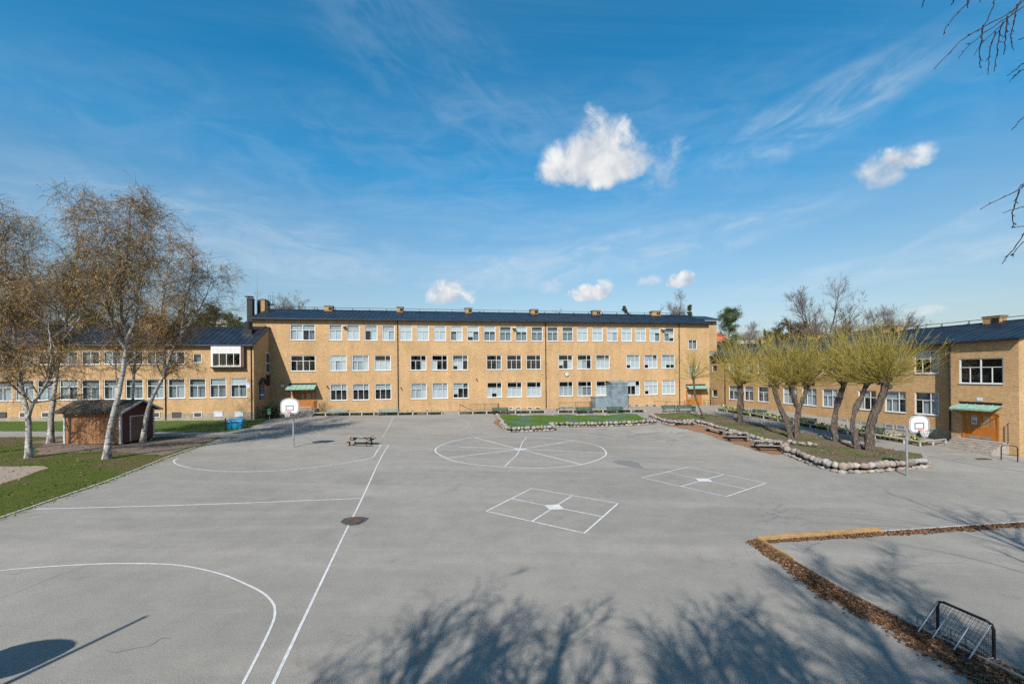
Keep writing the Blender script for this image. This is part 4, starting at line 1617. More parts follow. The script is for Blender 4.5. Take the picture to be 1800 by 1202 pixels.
mb = MB()
for k, (pa, pb) in enumerate((((0, 1050), (165, 990)), ((190, 1139), (262, 1135)), ((262, 1135), (300, 1122)), 
                              ((610, 1118), (650, 1121)), 
                              ((1180, 780), (1330, 812)), ((1050, 762), (1225, 770)), ((1560, 1010), (1700, 985)), ((1640, 862), (1790, 880)))):
    pts_, w_ = crack(pa, pb, 900 + k, .018 + .012 * (k % 3))
    path_strip(pts_, w_ * .55, .0078, '', None, False, .3, mb=mb)
struct(mb.build('asphalt_crack', M['patch']))
# drainage seam along the right path
struct(path_strip(gpts([(1292, 741), (1420, 765), (1545, 792.5), (1640, 803), (1715, 818), (1800, 829)]), .05, .008, 'path_seam', M['tar']))


# ------------------------------------------------------------------ stones
def ico(sub=2):
    bm = bmesh.new()
    bmesh.ops.create_icosphere(bm, subdivisions=sub, radius=1)
    V = np.array([v.co[:] for v in bm.verts])
    F = np.array([[v.index for v in f.verts] for f in bm.faces])
    bm.free()
    return V, F


ICO_V, ICO_F = ico(2)


def stone(m, c, r, rg, mat=0):
    d = rg.normal(size=(5, 3))
    d /= np.linalg.norm(d, axis=1, keepdims=True)
    k = 1 + sum(rg.uniform(-.34, .2) * np.clip(ICO_V @ v, 0, 1) ** 2 for v in d)
    B = ICO_V * k[:, None]
    for _ in range(7):
        nrm = rg.normal(size=3)
        nrm /= np.linalg.norm(nrm)
        ex = np.maximum(B @ nrm - rg.uniform(.58, .9), 0)
        B = B - ex[:, None] * nrm
    B = B * (1 + .035 * rg.normal(size=(len(B), 1)))
    V = B * np.array([r[0], r[1], r[2]]) * 1.1
    a = rg.uniform(-.3, .3) + r[3]
    ca, sa = math.cos(a), math.sin(a)
    V = np.stack([V[:, 0] * ca - V[:, 1] * sa, V[:, 0] * sa + V[:, 1] * ca, V[:, 2]], 1) + np.array(c)
    m.addq(V, ICO_F, mat)


def stone_wall(pts, h, label, seed, size=.23, name='stone_edging', closed=False):
    rg = np.random.default_rng(seed)
    m = MB()
    seq = list(zip(pts[:-1], pts[1:]))
    for a, b in seq:
        L = math.dist(a, b)
        ang = math.atan2(b[1] - a[1], b[0] - a[0])
        d = 0.0
        while d < L:
            w = size * rg.uniform(.6, 1.35)
            d += w
            if d > L + .1:
                break
            f = d / L
            x, y = a[0] + (b[0] - a[0]) * f + rg.normal() * .04, a[1] + (b[1] - a[1]) * f + rg.normal() * .04
            stone(m, (x, y, gz(x, y) + h - size * .62), (w * 1.02, size * rg.uniform(.85, 1.1), size * rg.uniform(.62, 1.05), ang), rg)
            d += w
        d = 0.0
        if h > size * 1.4:
            while d < L:
                w = size * rg.uniform(.8, 1.3)
                d += w
                f = min(d / L, 1)
                x, y = a[0] + (b[0] - a[0]) * f + rg.normal() * .03, a[1] + (b[1] - a[1]) * f + rg.normal() * .03
                stone(m, (x, y, gz(x, y) + .06), (w * 1.05, size * .95, size * rg.uniform(.5, .7), ang), rg)
                d += w
    o = m.build(name, M['stone'], smooth=True)
    return tag(o, label, 'stone edging', 'field stone edgings of the beds')


def inset(poly, d):
    """shrink a polygon towards its own inside by d"""
    n = len(poly)
    A = sum(poly[k][0] * poly[(k + 1) % n][1] - poly[(k + 1) % n][0] * poly[k][1] for k in range(n))
    s = 1 if A > 0 else -1
    out = []
    for k in range(n):
        p0, p1, p2 = np.array(poly[k - 1]), np.array(poly[k]), np.array(poly[(k + 1) % n])
        a, b = p1 - p0, p2 - p1
        a, b = a / np.linalg.norm(a), b / np.linalg.norm(b)
        na, nb = np.array([-a[1], a[0]]) * s, np.array([-b[1], b[0]]) * s
        nn = na + nb
        nn /= max(.35, (nn @ nn) / 2) if nn @ nn > 0 else 1
        out.append(tuple(p1 + nn * d))
    return out


bed1 = gpts([(873, 733), (892, 759.5), (974, 756.5), (968, 750), (1151, 745), (1119, 731)])
h1 = .52
stone_wall([bed1[0], bed1[1], bed1[2], bed1[3], bed1[4]], h1, 'low field stone edging round the front of the middle green bed with blue flowers', 11)
stone_wall([bed1[4], bed1[5], bed1[0]], .3, 'back row of small stones along the far side of the middle green bed', 12, .2)
rough = lambda x, y: gz(x, y) + .09 * math.sin(x * 1.3 + y) * math.sin(y * 1.1 - x * .5)
struct(sheet_poly(inset(bed1, .12), h1 - .22, 'bed_lawn', M['bedgrass'], .6, rough))

bed2f = gpts([(1144, 733), (1152, 738.5), (1165, 743), (1180, 746.5), (1222, 745), (1246, 751), (1282, 762.5), (1312, 771), (1345, 780), (1381, 789.5), (1378, 796.5), (1405, 808), (1434, 819.5), (1478, 831.5), (1543, 829), (1590, 825), (1631, 820.5)])
bed2b = gpts([(1622, 805), (1545, 792), (1440, 772), (1370, 757), (1322, 747), (1292, 740), (1244, 731.5), (1190, 729), (1151, 729.5)])
h2 = .55
stone_wall(bed2f[:10], .5, 'field stone edging of the willow bed behind the picnic tables and log benches', 13, .21)
stone_wall(bed2f[9:], .62, 'tall boulder edging round the near corner of the willow bed beside the hoop', 14, .26)
stone_wall(gpts([(1383, 785), (1405, 789), (1432, 792)]), .62, 'short inner row of stones dividing the willow bed', 16, .21)
stone_wall([bed2f[-1]] + bed2b + [bed2f[0]], .3, 'small stones along the path side of the willow bed', 15, .2)
struct(sheet_poly(inset(bed2f + bed2b, .14), .3, 'bed_lawn', M['bedgrass2'], .6, rough))
# bark chips under the tables
chips = gpts([(1160, 745), (1180, 749), (1205, 754), (1240, 762), (1266, 772), (1317, 787), (1356, 799), (1379, 798), (1378, 790), (1345, 779), (1282, 761.5), (1246, 750), (1222, 744), (1180, 745)])
struct(sheet_poly(wobble(chips, .12, .5, 9), .016, 'bark_chips', M['chips'], .8))
chips2 = gpts([(866, 743), (873, 736), (882, 745), (890, 757), (880, 752)])
struct(sheet_poly(wobble(chips2, .12, .5, 10), .016, 'bark_chips', M['chips'], .8))

# ------------------------------------------------------------------ leafy strips
def leaf_quads(rg, C, size, flat=False, aspect=1.0):
    n = len(C)
    a = rg.normal(size=(n, 3))
    if flat:
        a[:, 2] *= .25
    a /= np.linalg.norm(a, axis=1, keepdims=True)
    b = rg.normal(size=(n, 3))
    if flat:
        b[:, 2] *= .25
    b -= a * (a * b).sum(1, keepdims=True)
    b /= np.linalg.norm(b, axis=1, keepdims=True)
    s = (size * rg.uniform(.6, 1.3, n))[:, None]
    V = np.stack([C - a * s - b * s * aspect * .2, C + b * s * aspect, C + a * s + b * s * .1 * aspect, C - b * s * aspect], 1)
    return V.reshape(-1, 3), np.arange(4 * n).reshape(-1, 4)


def planting(poly, n, name, label, seed, h=.4, flowers=0):
    rg = np.random.default_rng(seed)
    xs = [p[0] for p in poly]
    ys = [p[1] for p in poly]
    C = []

    def inside(x, y):
        c = False
        k = len(poly)
        for i in range(k):
            x1, y1 = poly[i][:2]
            x2, y2 = poly[(i + 1) % k][:2]
            if (y1 > y) != (y2 > y) and x < (x2 - x1) * (y - y1) / (y2 - y1) + x1:
                c = not c
        return c
    tries = 0
    while len(C) < n and tries < n * 60:
        tries += 1
        x, y = rg.uniform(min(xs), max(xs)), rg.uniform(min(ys), max(ys))
        if inside(x, y) and (math.sin(x * 2.3) + math.sin(y * 3.1 + x) + rg.normal() * .8) > -.6:
            C.append((x, y, gz(x, y) + .05 + abs(rg.normal()) * h * .5))
    C = np.array(C)
    m = MB()
    v, q = leaf_quads(rg, C, .11)
    m.addq(v, q, 0)
    if flowers:
        F = C[rg.integers(0, len(C), flowers)] + np.array([0, 0, .14])
        v, q = leaf_quads(rg, F, .075)
        m.addq(v, q, 1)
    return tag(m.build(name, [M['hedgeleaf'], M['yellowflower']]), label, 'planting', kind='stuff')


def along(px_pts, d):
    """points of a fence line pushed d metres away from the eye"""
    return [(G(*p)[0] + d[0], G(*p)[1] + d[1]) for p in px_pts]


def rail_fence(px_pts, label, seed, h=.38, step=1.7):
    pts = [G(*p) for p in px_pts]
    base = pts[0]
    t = thing('rail_fence', label, 'fence', base, group='low log rails round the planting')
    P = [(p[0] - base[0], p[1] - base[1], p[2] - base[2]) for p in pts]
    for a, b in zip(P[:-1], P[1:]):
        L = math.dist(a, b)
        k = max(1, round(L / 7))
        for j in range(k):
            A = np.array(a) + (np.array(b) - np.array(a)) * (j / k)
            B = np.array(a) + (np.array(b) - np.array(a)) * ((j + 1) / k)
            z1 = gz(A[0] + base[0], A[1] + base[1]) - base[2] + h
            z2 = gz(B[0] + base[0], B[1] + base[1]) - base[2] + h
            m = MB()
            m.tube([(A[0], A[1], z1), (B[0], B[1], z2)], .085, 8)
            m.build('rail', M['greywood'], t)
        n = max(1, round(L / step))
        for j in range(n + 1):
            if j == n and b is not P[-1]:
                continue
            q = np.array(a) + (np.array(b) - np.array(a)) * (j / n)
            z = gz(q[0] + base[0], q[1] + base[1]) - base[2]
            m = MB()
            m.tube([(q[0], q[1], z - .1), (q[0], q[1], z + h - .06)], .085, 8)
            m.build('post', M['paleconc'], t)
    return t


fl = [[(551, 731), (615, 730), (700, 729.5), (777, 728.5)], [(807, 728), (880, 727), (958, 726)], [(981.5, 725.5), (1060, 725), (1134, 724.5)]]
rail_fence(fl[0], 'low log rail on pale posts between the left entrance and the basement stair', 1)
rail_fence(fl[1], 'low log rail on pale posts in front of the middle downpipe', 2)
rail_fence(fl[2], 'low log rail on pale posts in front of the grey metal ventilation box', 3)
fr_px = [(1259.5, 721.5), (1319, 731.5), (1395, 746.5), (1490, 763.5), (1589, 779), (1617, 784.3)]
rail_fence(fr_px, 'long low log rail beside the path along the right wing', 4)
rail_fence([(1617, 784.3), (1662, 780)], 'short log rail closing the flower border by the right entrance steps', 5)
for k, (L, dd) in enumerate(zip(fl, (2.0, 2.0, 2.0))):
    a = along(L, (-.02, .25))
    b = along(L, (-.1, 1.3))
    planting(a + b[::-1], 1500 if k == 0 else 900, 'planting',
             ('low green planting behind the left log rail of the school front', 'low green planting behind the middle log rail',
              'low green planting behind the log rail by the metal box')[k], 20 + k, .3)
a = along(fr_px, (.25, .15))
b = along(fr_px, (1.5, .5))
planting(a + b[::-1], 2600, 'planting', 'flower border with yellow daffodils along the foot of the right wing', 25, .42, 420)
# soil of the borders
for k, L in enumerate(fl):
    struct(sheet_poly(along(L, (0, 0)) + along(L, (-.1, 1.8))[::-1], .016, 'border_soil', M['soil'], 1.0))
struct(sheet_poly(along(fr_px, (0, 0)) + along(fr_px, (2.2, .6))[::-1], .016, 'border_soil', M['soil'], 1.0))


def tufts(px_lines, n, name, label, seed, spread=.16, hgt=.05, zf=None, mat='tuft', lift=0.0):
    rg_ = np.random.default_rng(seed)
    P = []
    for L in px_lines:
        Q = np.array([G(*p)[:2] for p in L])
        sg_ = np.linalg.norm(np.diff(Q, axis=0), axis=1)
        cu = np.concatenate([[0], np.cumsum(sg_)])
        m_ = int(n * cu[-1] / 100) + 30
        s_ = rg_.uniform(0, cu[-1], m_)
        P.append(np.stack([np.interp(s_, cu, Q[:, 0]), np.interp(s_, cu, Q[:, 1])], 1) + rg_.normal(size=(m_, 2)) * spread * np.abs(rg_.normal(size=(m_, 1))))
    P = np.concatenate(P)
    k_ = len(P)
    a_ = rg_.uniform(0, 2 * np.pi, k_)
    h_ = hgt * rg_.uniform(.4, 1.3, k_)
    wv = np.stack([np.cos(a_), np.sin(a_)], 1) * rg_.uniform(.012, .035, (k_, 1))
    Z = np.array([gz(x, y) for x, y in P]) + .012 + lift
    ln = rg_.normal(size=(k_, 2)) * .04
    V = np.stack([np.column_stack([P - wv, Z]), np.column_stack([P + wv, Z]), np.column_stack([P + wv * .4 + ln, Z + h_]), np.column_stack([P - wv * .4 + ln, Z + h_])], 1)
    m_ = MB()
    m_.addq(V.reshape(-1, 3), np.arange(4 * k_).reshape(-1, 4))
    return tag(m_.build(name, M[mat]), label, 'grass', kind='stuff')


M['tuft'] = island_mat('grass_tufts', [(0, (0.06, 0.09, 0.014)), (0.6, (0.115, 0.145, 0.03)), (1, (0.19, 0.16, 0.07))], .9)
tufts([[(-100, 935), (0, 912), (46.6, 896), (184, 849), (240, 827), (300, 803), (350, 785)], [(392, 770), (345, 769), (300, 768), (256, 771)], [(110, 768.5), (0, 769), (-200, 770)]],
      5200, 'grass', 'ragged grass tufts along the edge of the left lawn', 501)
tufts([[(0, 757.6), (150, 758), (300, 759), (397, 759.5), (420, 755.5), (450, 746), (471, 738.5)], [(300, 744), (0, 744.5)], [(300, 743.5), (440, 740.5)]],
      4000, 'grass', 'grass tufts along the strip before the left wing', 502)
tufts([[(873, 733), (892, 760), (974, 757), (968, 751), (1151, 746)], [(1152, 739), (1180, 747), (1222, 746)], [(1378, 797), (1434, 820.5), (1478, 832.5), (1543, 830), (1631, 821.5)]],
      1900, 'grass', 'weeds and tufts at the foot of the stone edgings', 503, .1, .07)


def loose_leaves(polys, n, label, seed, lift=0.0):
    rg_ = np.random.default_rng(seed)
    C = []
    for Q in polys:
        xs_, ys_ = [p[0] for p in Q], [p[1] for p in Q]
        k_ = 0
        while k_ < n:
            x, y = rg_.uniform(min(xs_), max(xs_)), rg_.uniform(min(ys_), max(ys_))
            c_ = False
            for i_ in range(len(Q)):
                x1, y1 = Q[i_][:2]
                x2, y2 = Q[(i_ + 1) % len(Q)][:2]
                if (y1 > y) != (y2 > y) and x < (x2 - x1) * (y - y1) / (y2 - y1) + x1:
                    c_ = not c_
            k_ += 1
            if c_:
                C.append((x, y, gz(x, y) + .03 + lift))
    m_ = MB()
    v_, q_ = leaf_quads(rg_, np.array(C), .05, flat=True)
    m_.addq(v_, q_)
    return tag(m_.build('leaf_litter', M['leaf_litter']), label, 'dead leaves', kind='stuff')


loose_leaves([[p for p in lawn if p[0] > -60]], 5000, 'dead leaves scattered thinly over the left lawn', 511)
loose_leaves([bed2f + bed2b], 5000, 'dead leaves scattered over the ground under the willows', 512, .3)

# ------------------------------------------------------------------ benches and tables
def make_bench(label, mat, w=1.9, style=0):
    t = thing('bench', label, 'bench', group='benches along the school walls')
    m = MB()
    for k in range(4):
        m.box(-w / 2, w / 2, -.22 + k * .115, -.13 + k * .115, .42, .455)
    m.build('seat', mat, t)
    m = MB()
    for k in range(3):
        y = .27 + .05 * k
        z = .54 + .12 * k
        m.bar((-w / 2, y, z), (w / 2, y, z), .03, .1)
    m.build('backrest', mat, t)
    for sx in (-1, 1):
        m = MB()
        x = sx * (w / 2 - .2)
        m.bar((x, -.18, 0), (x, -.18, .42), .05, .06)
        m.bar((x, .2, 0), (x, .24, .42), .05, .06)
        m.bar((x, .24, .42), (x, .40, .86), .05, .05)
        m.bar((x, -.2, .395), (x, .25, .395), .05, .05)
        m.build('leg', M['black'] if style == 0 else M['paleconc'], t)
    return t


def place(o, px, py, ang):
    p = G(px, py)
    o.location = p
    o.rotation_euler = (0, 0, ang)


aM, aR = FM.ang, FR.ang
bpale = make_bench('faded pale green bench nearest the left entrance steps', M['bench_pale'], 2.45)
place(bpale, 592.5, 731, aM)
b2 = copy_tree(bpale)
b2['label'] = 'faded pale green bench beside the left downpipe of the school front'
place(b2, 682, 730, aM)
bgr = make_bench('dark green bench right of the basement stair railing', M['bench_green'], 2.15)
place(bgr, 880, 728, aM)
for px, py, a, lb in ((1028, 727, aM, 'dark green bench left of the grey metal ventilation box'),
                      (1082, 726.5, aM, 'dark green bench in front of the grey metal ventilation box'),
                      (1178, 724, aM + .12, 'dark green bench beside the ramp railing left of the right downpipe'),
                      (1205, 723.5, aM - .05, 'dark green bench next to the litter bin by the far right entrance'),
                      (1331, 732.5, aR, 'dark green bench on the right path behind the first willow'),
                      (1415, 748.5, aR, 'dark green bench on the right path between the forked willow and the next'),
                      (1530, 766.5, aR, 'dark green bench behind the thickest willow on the right path')):
    c = copy_tree(bgr)
    c['label'] = lb
    place(c, px, py, a)


def picnic(label, px, py, ang, L=1.9, mats=None, style=0):
    p = G(px, py)
    t = thing('picnic_table', label, 'picnic table', p, ang, 'wooden picnic tables')
    wood, leg = mats or (M['tablewood'], M['legwood'])
    m = MB()
    for k in range(5):
        y = -.36 + k * .148
        m.box(-L / 2, L / 2, y, y + .135, .71, .755)
    m.build('tabletop', wood, t)
    for sy in (-1, 1):
        m = MB()
        for k in range(2):
            y = sy * .72 - .14 + k * .145
            m.box(-L / 2, L / 2, y, y + .135, .42, .465)
        m.build('seat', wood, t)
    for sx in (-1, 1):
        m = MB()
        x = sx * (L / 2 - .3)
        if style == 0:
            m.bar((x, -.62, 0), (x, -.24, .70), .05, .11, 0, (1, 0, 0))
            m.bar((x, .62, 0), (x, .24, .70), .05, .11, 0, (1, 0, 0))
            m.bar((x + .052 * sx, -.86, .37), (x + .052 * sx, .86, .37), .05, .1)
            m.bar((x, -.34, .67), (x, .34, .67), .05, .07)
            m.bar((x - sx * .06, 0, .36), (x - sx * .42, 0, .69), .05, .08)
        else:
            m.bar((x, -.3, 0), (x, -.3, .70), .07, .07)
            m.bar((x, .3, 0), (x, .3, .70), .07, .07)
            m.bar((x, -.75, 0), (x, -.75, .42), .07, .07)
            m.bar((x, .75, 0), (x, .75, .42), .07, .07)
            m.bar((x + .075, -.86, .36), (x + .075, .86, .36), .05, .08)
        m.build('leg', leg, t)
    return t


picnic('lone picnic table standing on the open asphalt near the left hoop', 634, 782, R(-4), 2.0)
tang = math.atan2(bed2f[9][1] - bed2f[6][1], bed2f[9][0] - bed2f[6][0])
picnic('grey picnic table on bark chips, the farther of the two beside the willow bed', 1294, 773.5, tang + R(62), 1.9, (M['greywood'], M['black']), 1)
picnic('grey picnic table on bark chips, the nearer of the two beside the willow bed', 1349, 790, tang + R(62), 2.1, (M['greywood'], M['black']), 1)


def log_bench(label, pa, pb):
    a, b = G(*pa), G(*pb)
    c = ((a[0] + b[0]) / 2, (a[1] + b[1]) / 2, (a[2] + b[2]) / 2)
    L = math.dist(a[:2], b[:2])
    t = thing('plank_bench', label, 'bench', c, math.atan2(b[1] - a[1], b[0] - a[0]), 'backless plank benches by the willow bed')
    m = MB()
    m.box(-L / 2, L / 2, -.2, .2, .36, .43)
    m.build('seat', M['greywood'], t)
    for sx in (-.75, .75):
        m = MB()
        m.box(sx * L / 2 - .07, sx * L / 2 + .07, -.15, .15, -.25, .36)
        m.build('leg', M['black'], t)


log_bench('backless plank bench against the stones at the far end of the willow bed', (1186, 748), (1221, 747.5))
log_bench('backless plank bench on bark chips left of the picnic tables', (1241, 757), (1271, 765.5))

# ------------------------------------------------------------------ basketball hoops
def hoop(label, base, h_rim, bw, bh, off=(0.0, -0.9), rotz=0.0):
    t = thing('basketball_hoop', label, 'basketball hoop', base, rotz, 'basketball hoops')
    ox, oy = off
    zb = h_rim - .18
    m = MB()
    m.tube([(0, 0, -.1), (0, 0, h_rim + .1)], .065, 12)
    m.build('post', M['steel'], t)
    m = MB()
    m.bar((0, 0, h_rim - .05), (ox, oy + .05, h_rim - .05), .08, .08)
    m.bar((0, 0, h_rim - .45), (ox, oy + .05, h_rim - .1), .05, .05)
    m.bar((ox - .3, oy + .05, h_rim + .05), (ox + .3, oy + .05, h_rim + .05), .05, .12)
    m.build('bracket', M['steel'], t)

    def outline(s):
        w, h = bw / 2 * s, bh
        zc = zb + h / 2
        pts = [(-w * .72, -h / 2 * s), (w * .72, -h / 2 * s), (w * .9, -h / 2 * s * .84), (w, -h / 2 * s * .62), (w, h / 2 * s * .22)]
        for k in range(1, 8):
            a = k / 8 * math.pi
            pts.append((w * math.cos(a) * (1.0 if k not in (4,) else 1), h / 2 * s * .22 + h / 2 * s * .78 * math.sin(a) ** .85))
        pts += [(-w, h / 2 * s * .22), (-w, -h / 2 * s * .62), (-w * .9, -h / 2 * s * .84)]
        return [(ox + p[0], zc + p[1]) for p in pts]
    m = MB()
    m.prism_y(outline(1.0), oy - .03, oy)
    bo = m.build('backboard', M['board'], t)
    # dark border line and aiming square
    m = MB()
    A, B = outline(.955), outline(.90)
    n = len(A)
    m.add([(p[0], oy - .0335, p[1]) for p in A] + [(p[0], oy - .0335, p[1]) for p in B],
          [(k, (k + 1) % n, n + (k + 1) % n, n + k) for k in range(n)])
    z0, z1, wq = h_rim + .06, h_rim + .45, .3
    for a, b, c, d in ((-wq, wq, z0, z0 + .05), (-wq, wq, z1 - .05, z1), (-wq, -wq + .05, z0 + .05, z1 - .05), (wq - .05, wq, z0 + .05, z1 - .05)):
        m.box(ox + a, ox + b, oy - .0335, oy - .0305, c, d)
    m.build('board_lines', M['black'], bo)
    m = MB()
    c = (ox, oy - .15 - .23)
    ringp = [(c[0] + .23 * math.cos(a), c[1] + .23 * math.sin(a), h_rim) for a in np.linspace(0, 2 * math.pi, 21)]
    m.tube(ringp, .014, 6, caps=False)
    m.box(ox - .09, ox + .09, oy - .16, oy - .031, h_rim - .06, h_rim + .01)
    m.build('rim', M['orange'], t)
    m = MB()
    for k in range(12):
        a = k / 12 * 2 * math.pi
        for s in (1, -1):
            pts = []
            for j in range(4):
                rr = .225 - .03 * j
                aa = a + s * j * .26
                pts.append((c[0] + rr * math.cos(aa), c[1] + rr * math.sin(aa), h_rim - .012 - .12 * j))
            m.tube(pts, .007, 4, caps=False)
    m.build('net', M['net'], t)
    return t


hb = G(516, 785.8)
hoop('basketball hoop with wide white board on the left court before the school', hb, 2.82, 1.42, 1.2, (0, -.5))
hb2 = G(1594.5, 836)
hoop('basketball hoop on a thin grey post beside the near corner of the willow bed', hb2, 2.9, 1.26, 1.12, (.68, -.1))
# the hoop at the near end of the left court, just outside the view
hoop('basketball hoop at the near end of the court whose board shades the lower left corner', (-11.25, 4.9, gz(-11.25, 4.9)), 2.85, 1.4, 1.15, (0.0, -.5), math.pi)
t = thing('flag_pole', 'slim pole left of the view whose thin shadow crosses the lower left corner', 'pole', (-11.3, 2.6, gz(-11.3, 2.6)))
m = MB()
m.tube([(0, 0, -.2), (0, 0, 4), (0, 0, 7.2)], [.085, .07, .05], 10)
m.build('post', M['trim'], t)
m = MB()
m.tube([(0, 0, 7.2), (0, 0, 7.23), (0, 0, 7.27)], [.05, .065, .02], 10)
m.build('cap', M['steel'], t)

# ------------------------------------------------------------------ left side small things
p = G(414, 753)
t = thing('grit_bin', 'turquoise blue plastic grit bin on the grass before the left wing', 'grit bin', p, aM + .1)
m = MB()
m.add([(-.58, -.4, 0), (.58, -.4, 0), (.58, .4, 0), (-.58, .4, 0), (-.68, -.48, .72), (.68, -.48, .72), (.68, .48, .82), (-.68, .48, .82)],
      [(3, 2, 1, 0), (0, 1, 5, 4), (1, 2, 6, 5), (2, 3, 7, 6), (3, 0, 4, 7), (4, 5, 6, 7)])
for x in (-.3, .3):
    m.box(x - .04, x + .04, -.5, -.4, .1, .66)
m.build('body', M['bluebin'], t)
m = MB()
m.add([(-.74, -.56, .72), (.74, -.56, .72), (.74, .54, .83), (-.74, .54, .83), (-.7, -.52, .84), (.7, -.52, .84), (.66, .5, .98), (-.66, .5, .98)],
      [(3, 2, 1, 0), (0, 1, 5, 4), (1, 2, 6, 5), (2, 3, 7, 6), (3, 0, 4, 7), (4, 5, 6, 7)])
m.build('lid', M['bluebin'], t)
p = G(396.5, 756.5)
m = MB()
m.tube([(0, 0, -.1), (0, 0, 1.15)], .06, 10)
m.tube([(0, 0, 1.15), (0, 0, 1.2)], .045, 10)
tag(m.build('bollard', M['black'], loc=p), 'thin black bollard left of the blue grit bin', 'bollard')
p = G(473.8, 736.5)
t = thing('litter_bin', 'grey litter bin with bright green lid on a post by the left wing end wall', 'litter bin', p)
m = MB()
m.tube([(0, 0, -.1), (0, 0, .95)], .04, 8)
m.build('post', M['steel'], t)
m = MB()
m.tube([(0, -.05, .5), (0, -.05, .55), (0, -.05, 1.0)], [.12, .19, .21], 14)
m.build('body', M['steel'], t)
m = MB()
m.tube([(0, -.05, 1.04), (0, -.05, 1.1), (0, -.05, 1.22), (0, -.05, 1.28)], [.25, .27, .2, .04], 14)
m.build('lid', M['greenlid'], t)
p = G(1219.5, 723.5)
t = thing('litter_bin', 'small dark green litter bin beside the far right entrance bench', 'litter bin', p)
m = MB()
m.tube([(0, 0, 0), (0, 0, .08), (0, 0, .62)], [.2, .22, .24], 14)
m.build('body', M['bench_green'], t)
m = MB()
m.tube([(0, 0, .62), (0, 0, .67), (0, 0, .7)], [.26, .26, .12], 14)
m.build('lid', M['black'], t)
p = G(1616, 779)
t = thing('litter_bin', 'black litter bin in the flower border behind the right hoop', 'litter bin', (p[0] + .5, p[1] + .5, gz(p[0], p[1])))
m = MB()
m.tube([(0, .2, 0), (0, .2, 1.3)], .04, 8)
m.build('post', M['steel'], t)
m = MB()
m.tube([(0, 0, .45), (0, 0, .5), (0, 0, 1.25)], [.14, .22, .25], 14)
m.build('body', M['black'], t)
m = MB()
m.tube([(0, 0, 1.27), (0, 0, 1.33), (0, 0, 1.45)], [.27, .27, .12], 14)
m.build('lid', M['black'], t)
# dark shrub in the shade
p = G(463, 737)
rg = np.random.default_rng(3)
C = rg.normal(size=(900, 3)) * np.array([.45, .4, .42]) + np.array([p[0] + .3, p[1] + 1.0, p[2] + .75])
m = MB()
v, q = leaf_quads(rg, C, .09)
m.addq(v, q)
t = thing('shrub', 'dark evergreen shrub in the shade against the left wing end wall', 'shrub', (p[0] + .3, p[1] + 1.0, p[2]))
o = m.build('crown', M['darkleaf'], t)
o.location = (-(p[0] + .3), -(p[1] + 1.0), -p[2])
m = MB()
for k in range(5):
    m.tube([(0, 0, -.1), (.25 * math.cos(k * 1.3), .2 * math.sin(k * 1.3), .9)], [.03, .015], 6)
m.build('stem', M['bare'], t)

# ------------------------------------------------------------------ shed
pA, pB, pC = G(112, 780), G(212, 782.5), G(250, 777)
ux = np.array([pB[0] - pA[0], pB[1] - pA[1]])
SLn = np.linalg.norm(ux)
sang = math.atan2(ux[1], ux[0])
SW = 3.0
szg = min(pA[2], pB[2])
t = thing('garden_shed', 'weathered brown plank shed with mossy gabled roof standing among the birches', 'shed', (pA[0], pA[1], szg + .12), sang)
SH, RS = 2.5, .68
m = MB()
m.box(0, SLn, 0, SW, 0, SH)
m.build('wall', M['shedwall'], t)
m = MB()
m.add([(SLn + .004, 0, 0), (SLn + .004, SW, 0), (SLn + .004, SW, SH), (SLn + .004, SW / 2, SH + RS), (SLn + .004, 0, SH)], [(0, 1, 2, 3, 4)])
m.build('gable', M['shedred'], t)
m = MB()
m.add([(-.004, 0, 0), (-.004, SW, 0), (-.004, SW, SH), (-.004, SW / 2, SH + RS), (-.004, 0, SH)], [(4, 3, 2, 1, 0)])
m.build('gable', M['shedred'], t)
m = MB()
ov, sl_ = .38, RS / (SW / 2)
zz = SH - ov * sl_
m.prism_x([(-ov, zz), (SW / 2, SH + RS), (SW + ov, zz), (SW + ov, zz + .1), (SW / 2, SH + RS + .12), (-ov, zz + .1)], -.55, SLn + .45)
m.build('roof', M['shedroof'], t)
m = MB()
for x, y in ((0, -.02), (SLn - .1, -.02)):
    m.box(x, x + .12, y - .012, y + .012, 0, SH - .02)
m.box(SLn + .006, SLn + .03, -.03, .12, 0, SH)
m.box(SLn + .006, SLn + .03, SW - .12, SW + .02, 0, SH)
m.box(0.13, SLn - .11, -.024, -.004, SH - .12, SH - .02)
for s in (-1, 1):
    a = (SLn + .46, SW / 2 - s * .0, SH + RS + .04)
    b = (SLn + .46, SW / 2 - s * (SW / 2 + ov), zz + .03)
    m.bar(a, b, .03, .15)
m.build('trim', M['trim'], t)
m = MB()
m.box(SLn + .006, SLn + .04, .85, 1.95, .1, 1.95)
d = m.build('door', M['sheddoor'], t)
m = MB()
m.box(SLn + .006, SLn + .045, .75, .845, .05, 2.05)
m.box(SLn + .006, SLn + .045, 1.955, 2.05, .05, 2.05)
m.box(SLn + .006, SLn + .045, .845, 1.955, 1.955, 2.05)
m.build('door_frame', M['trim'], d)
m = MB()
for x in np.linspace(.2, SLn - .3, 5):
    for y in (.1, SW - .3):
        m.box(x, x + .25, y, y + .2, -.35, -.002)
m.build('footing', M['paleconc'], t)

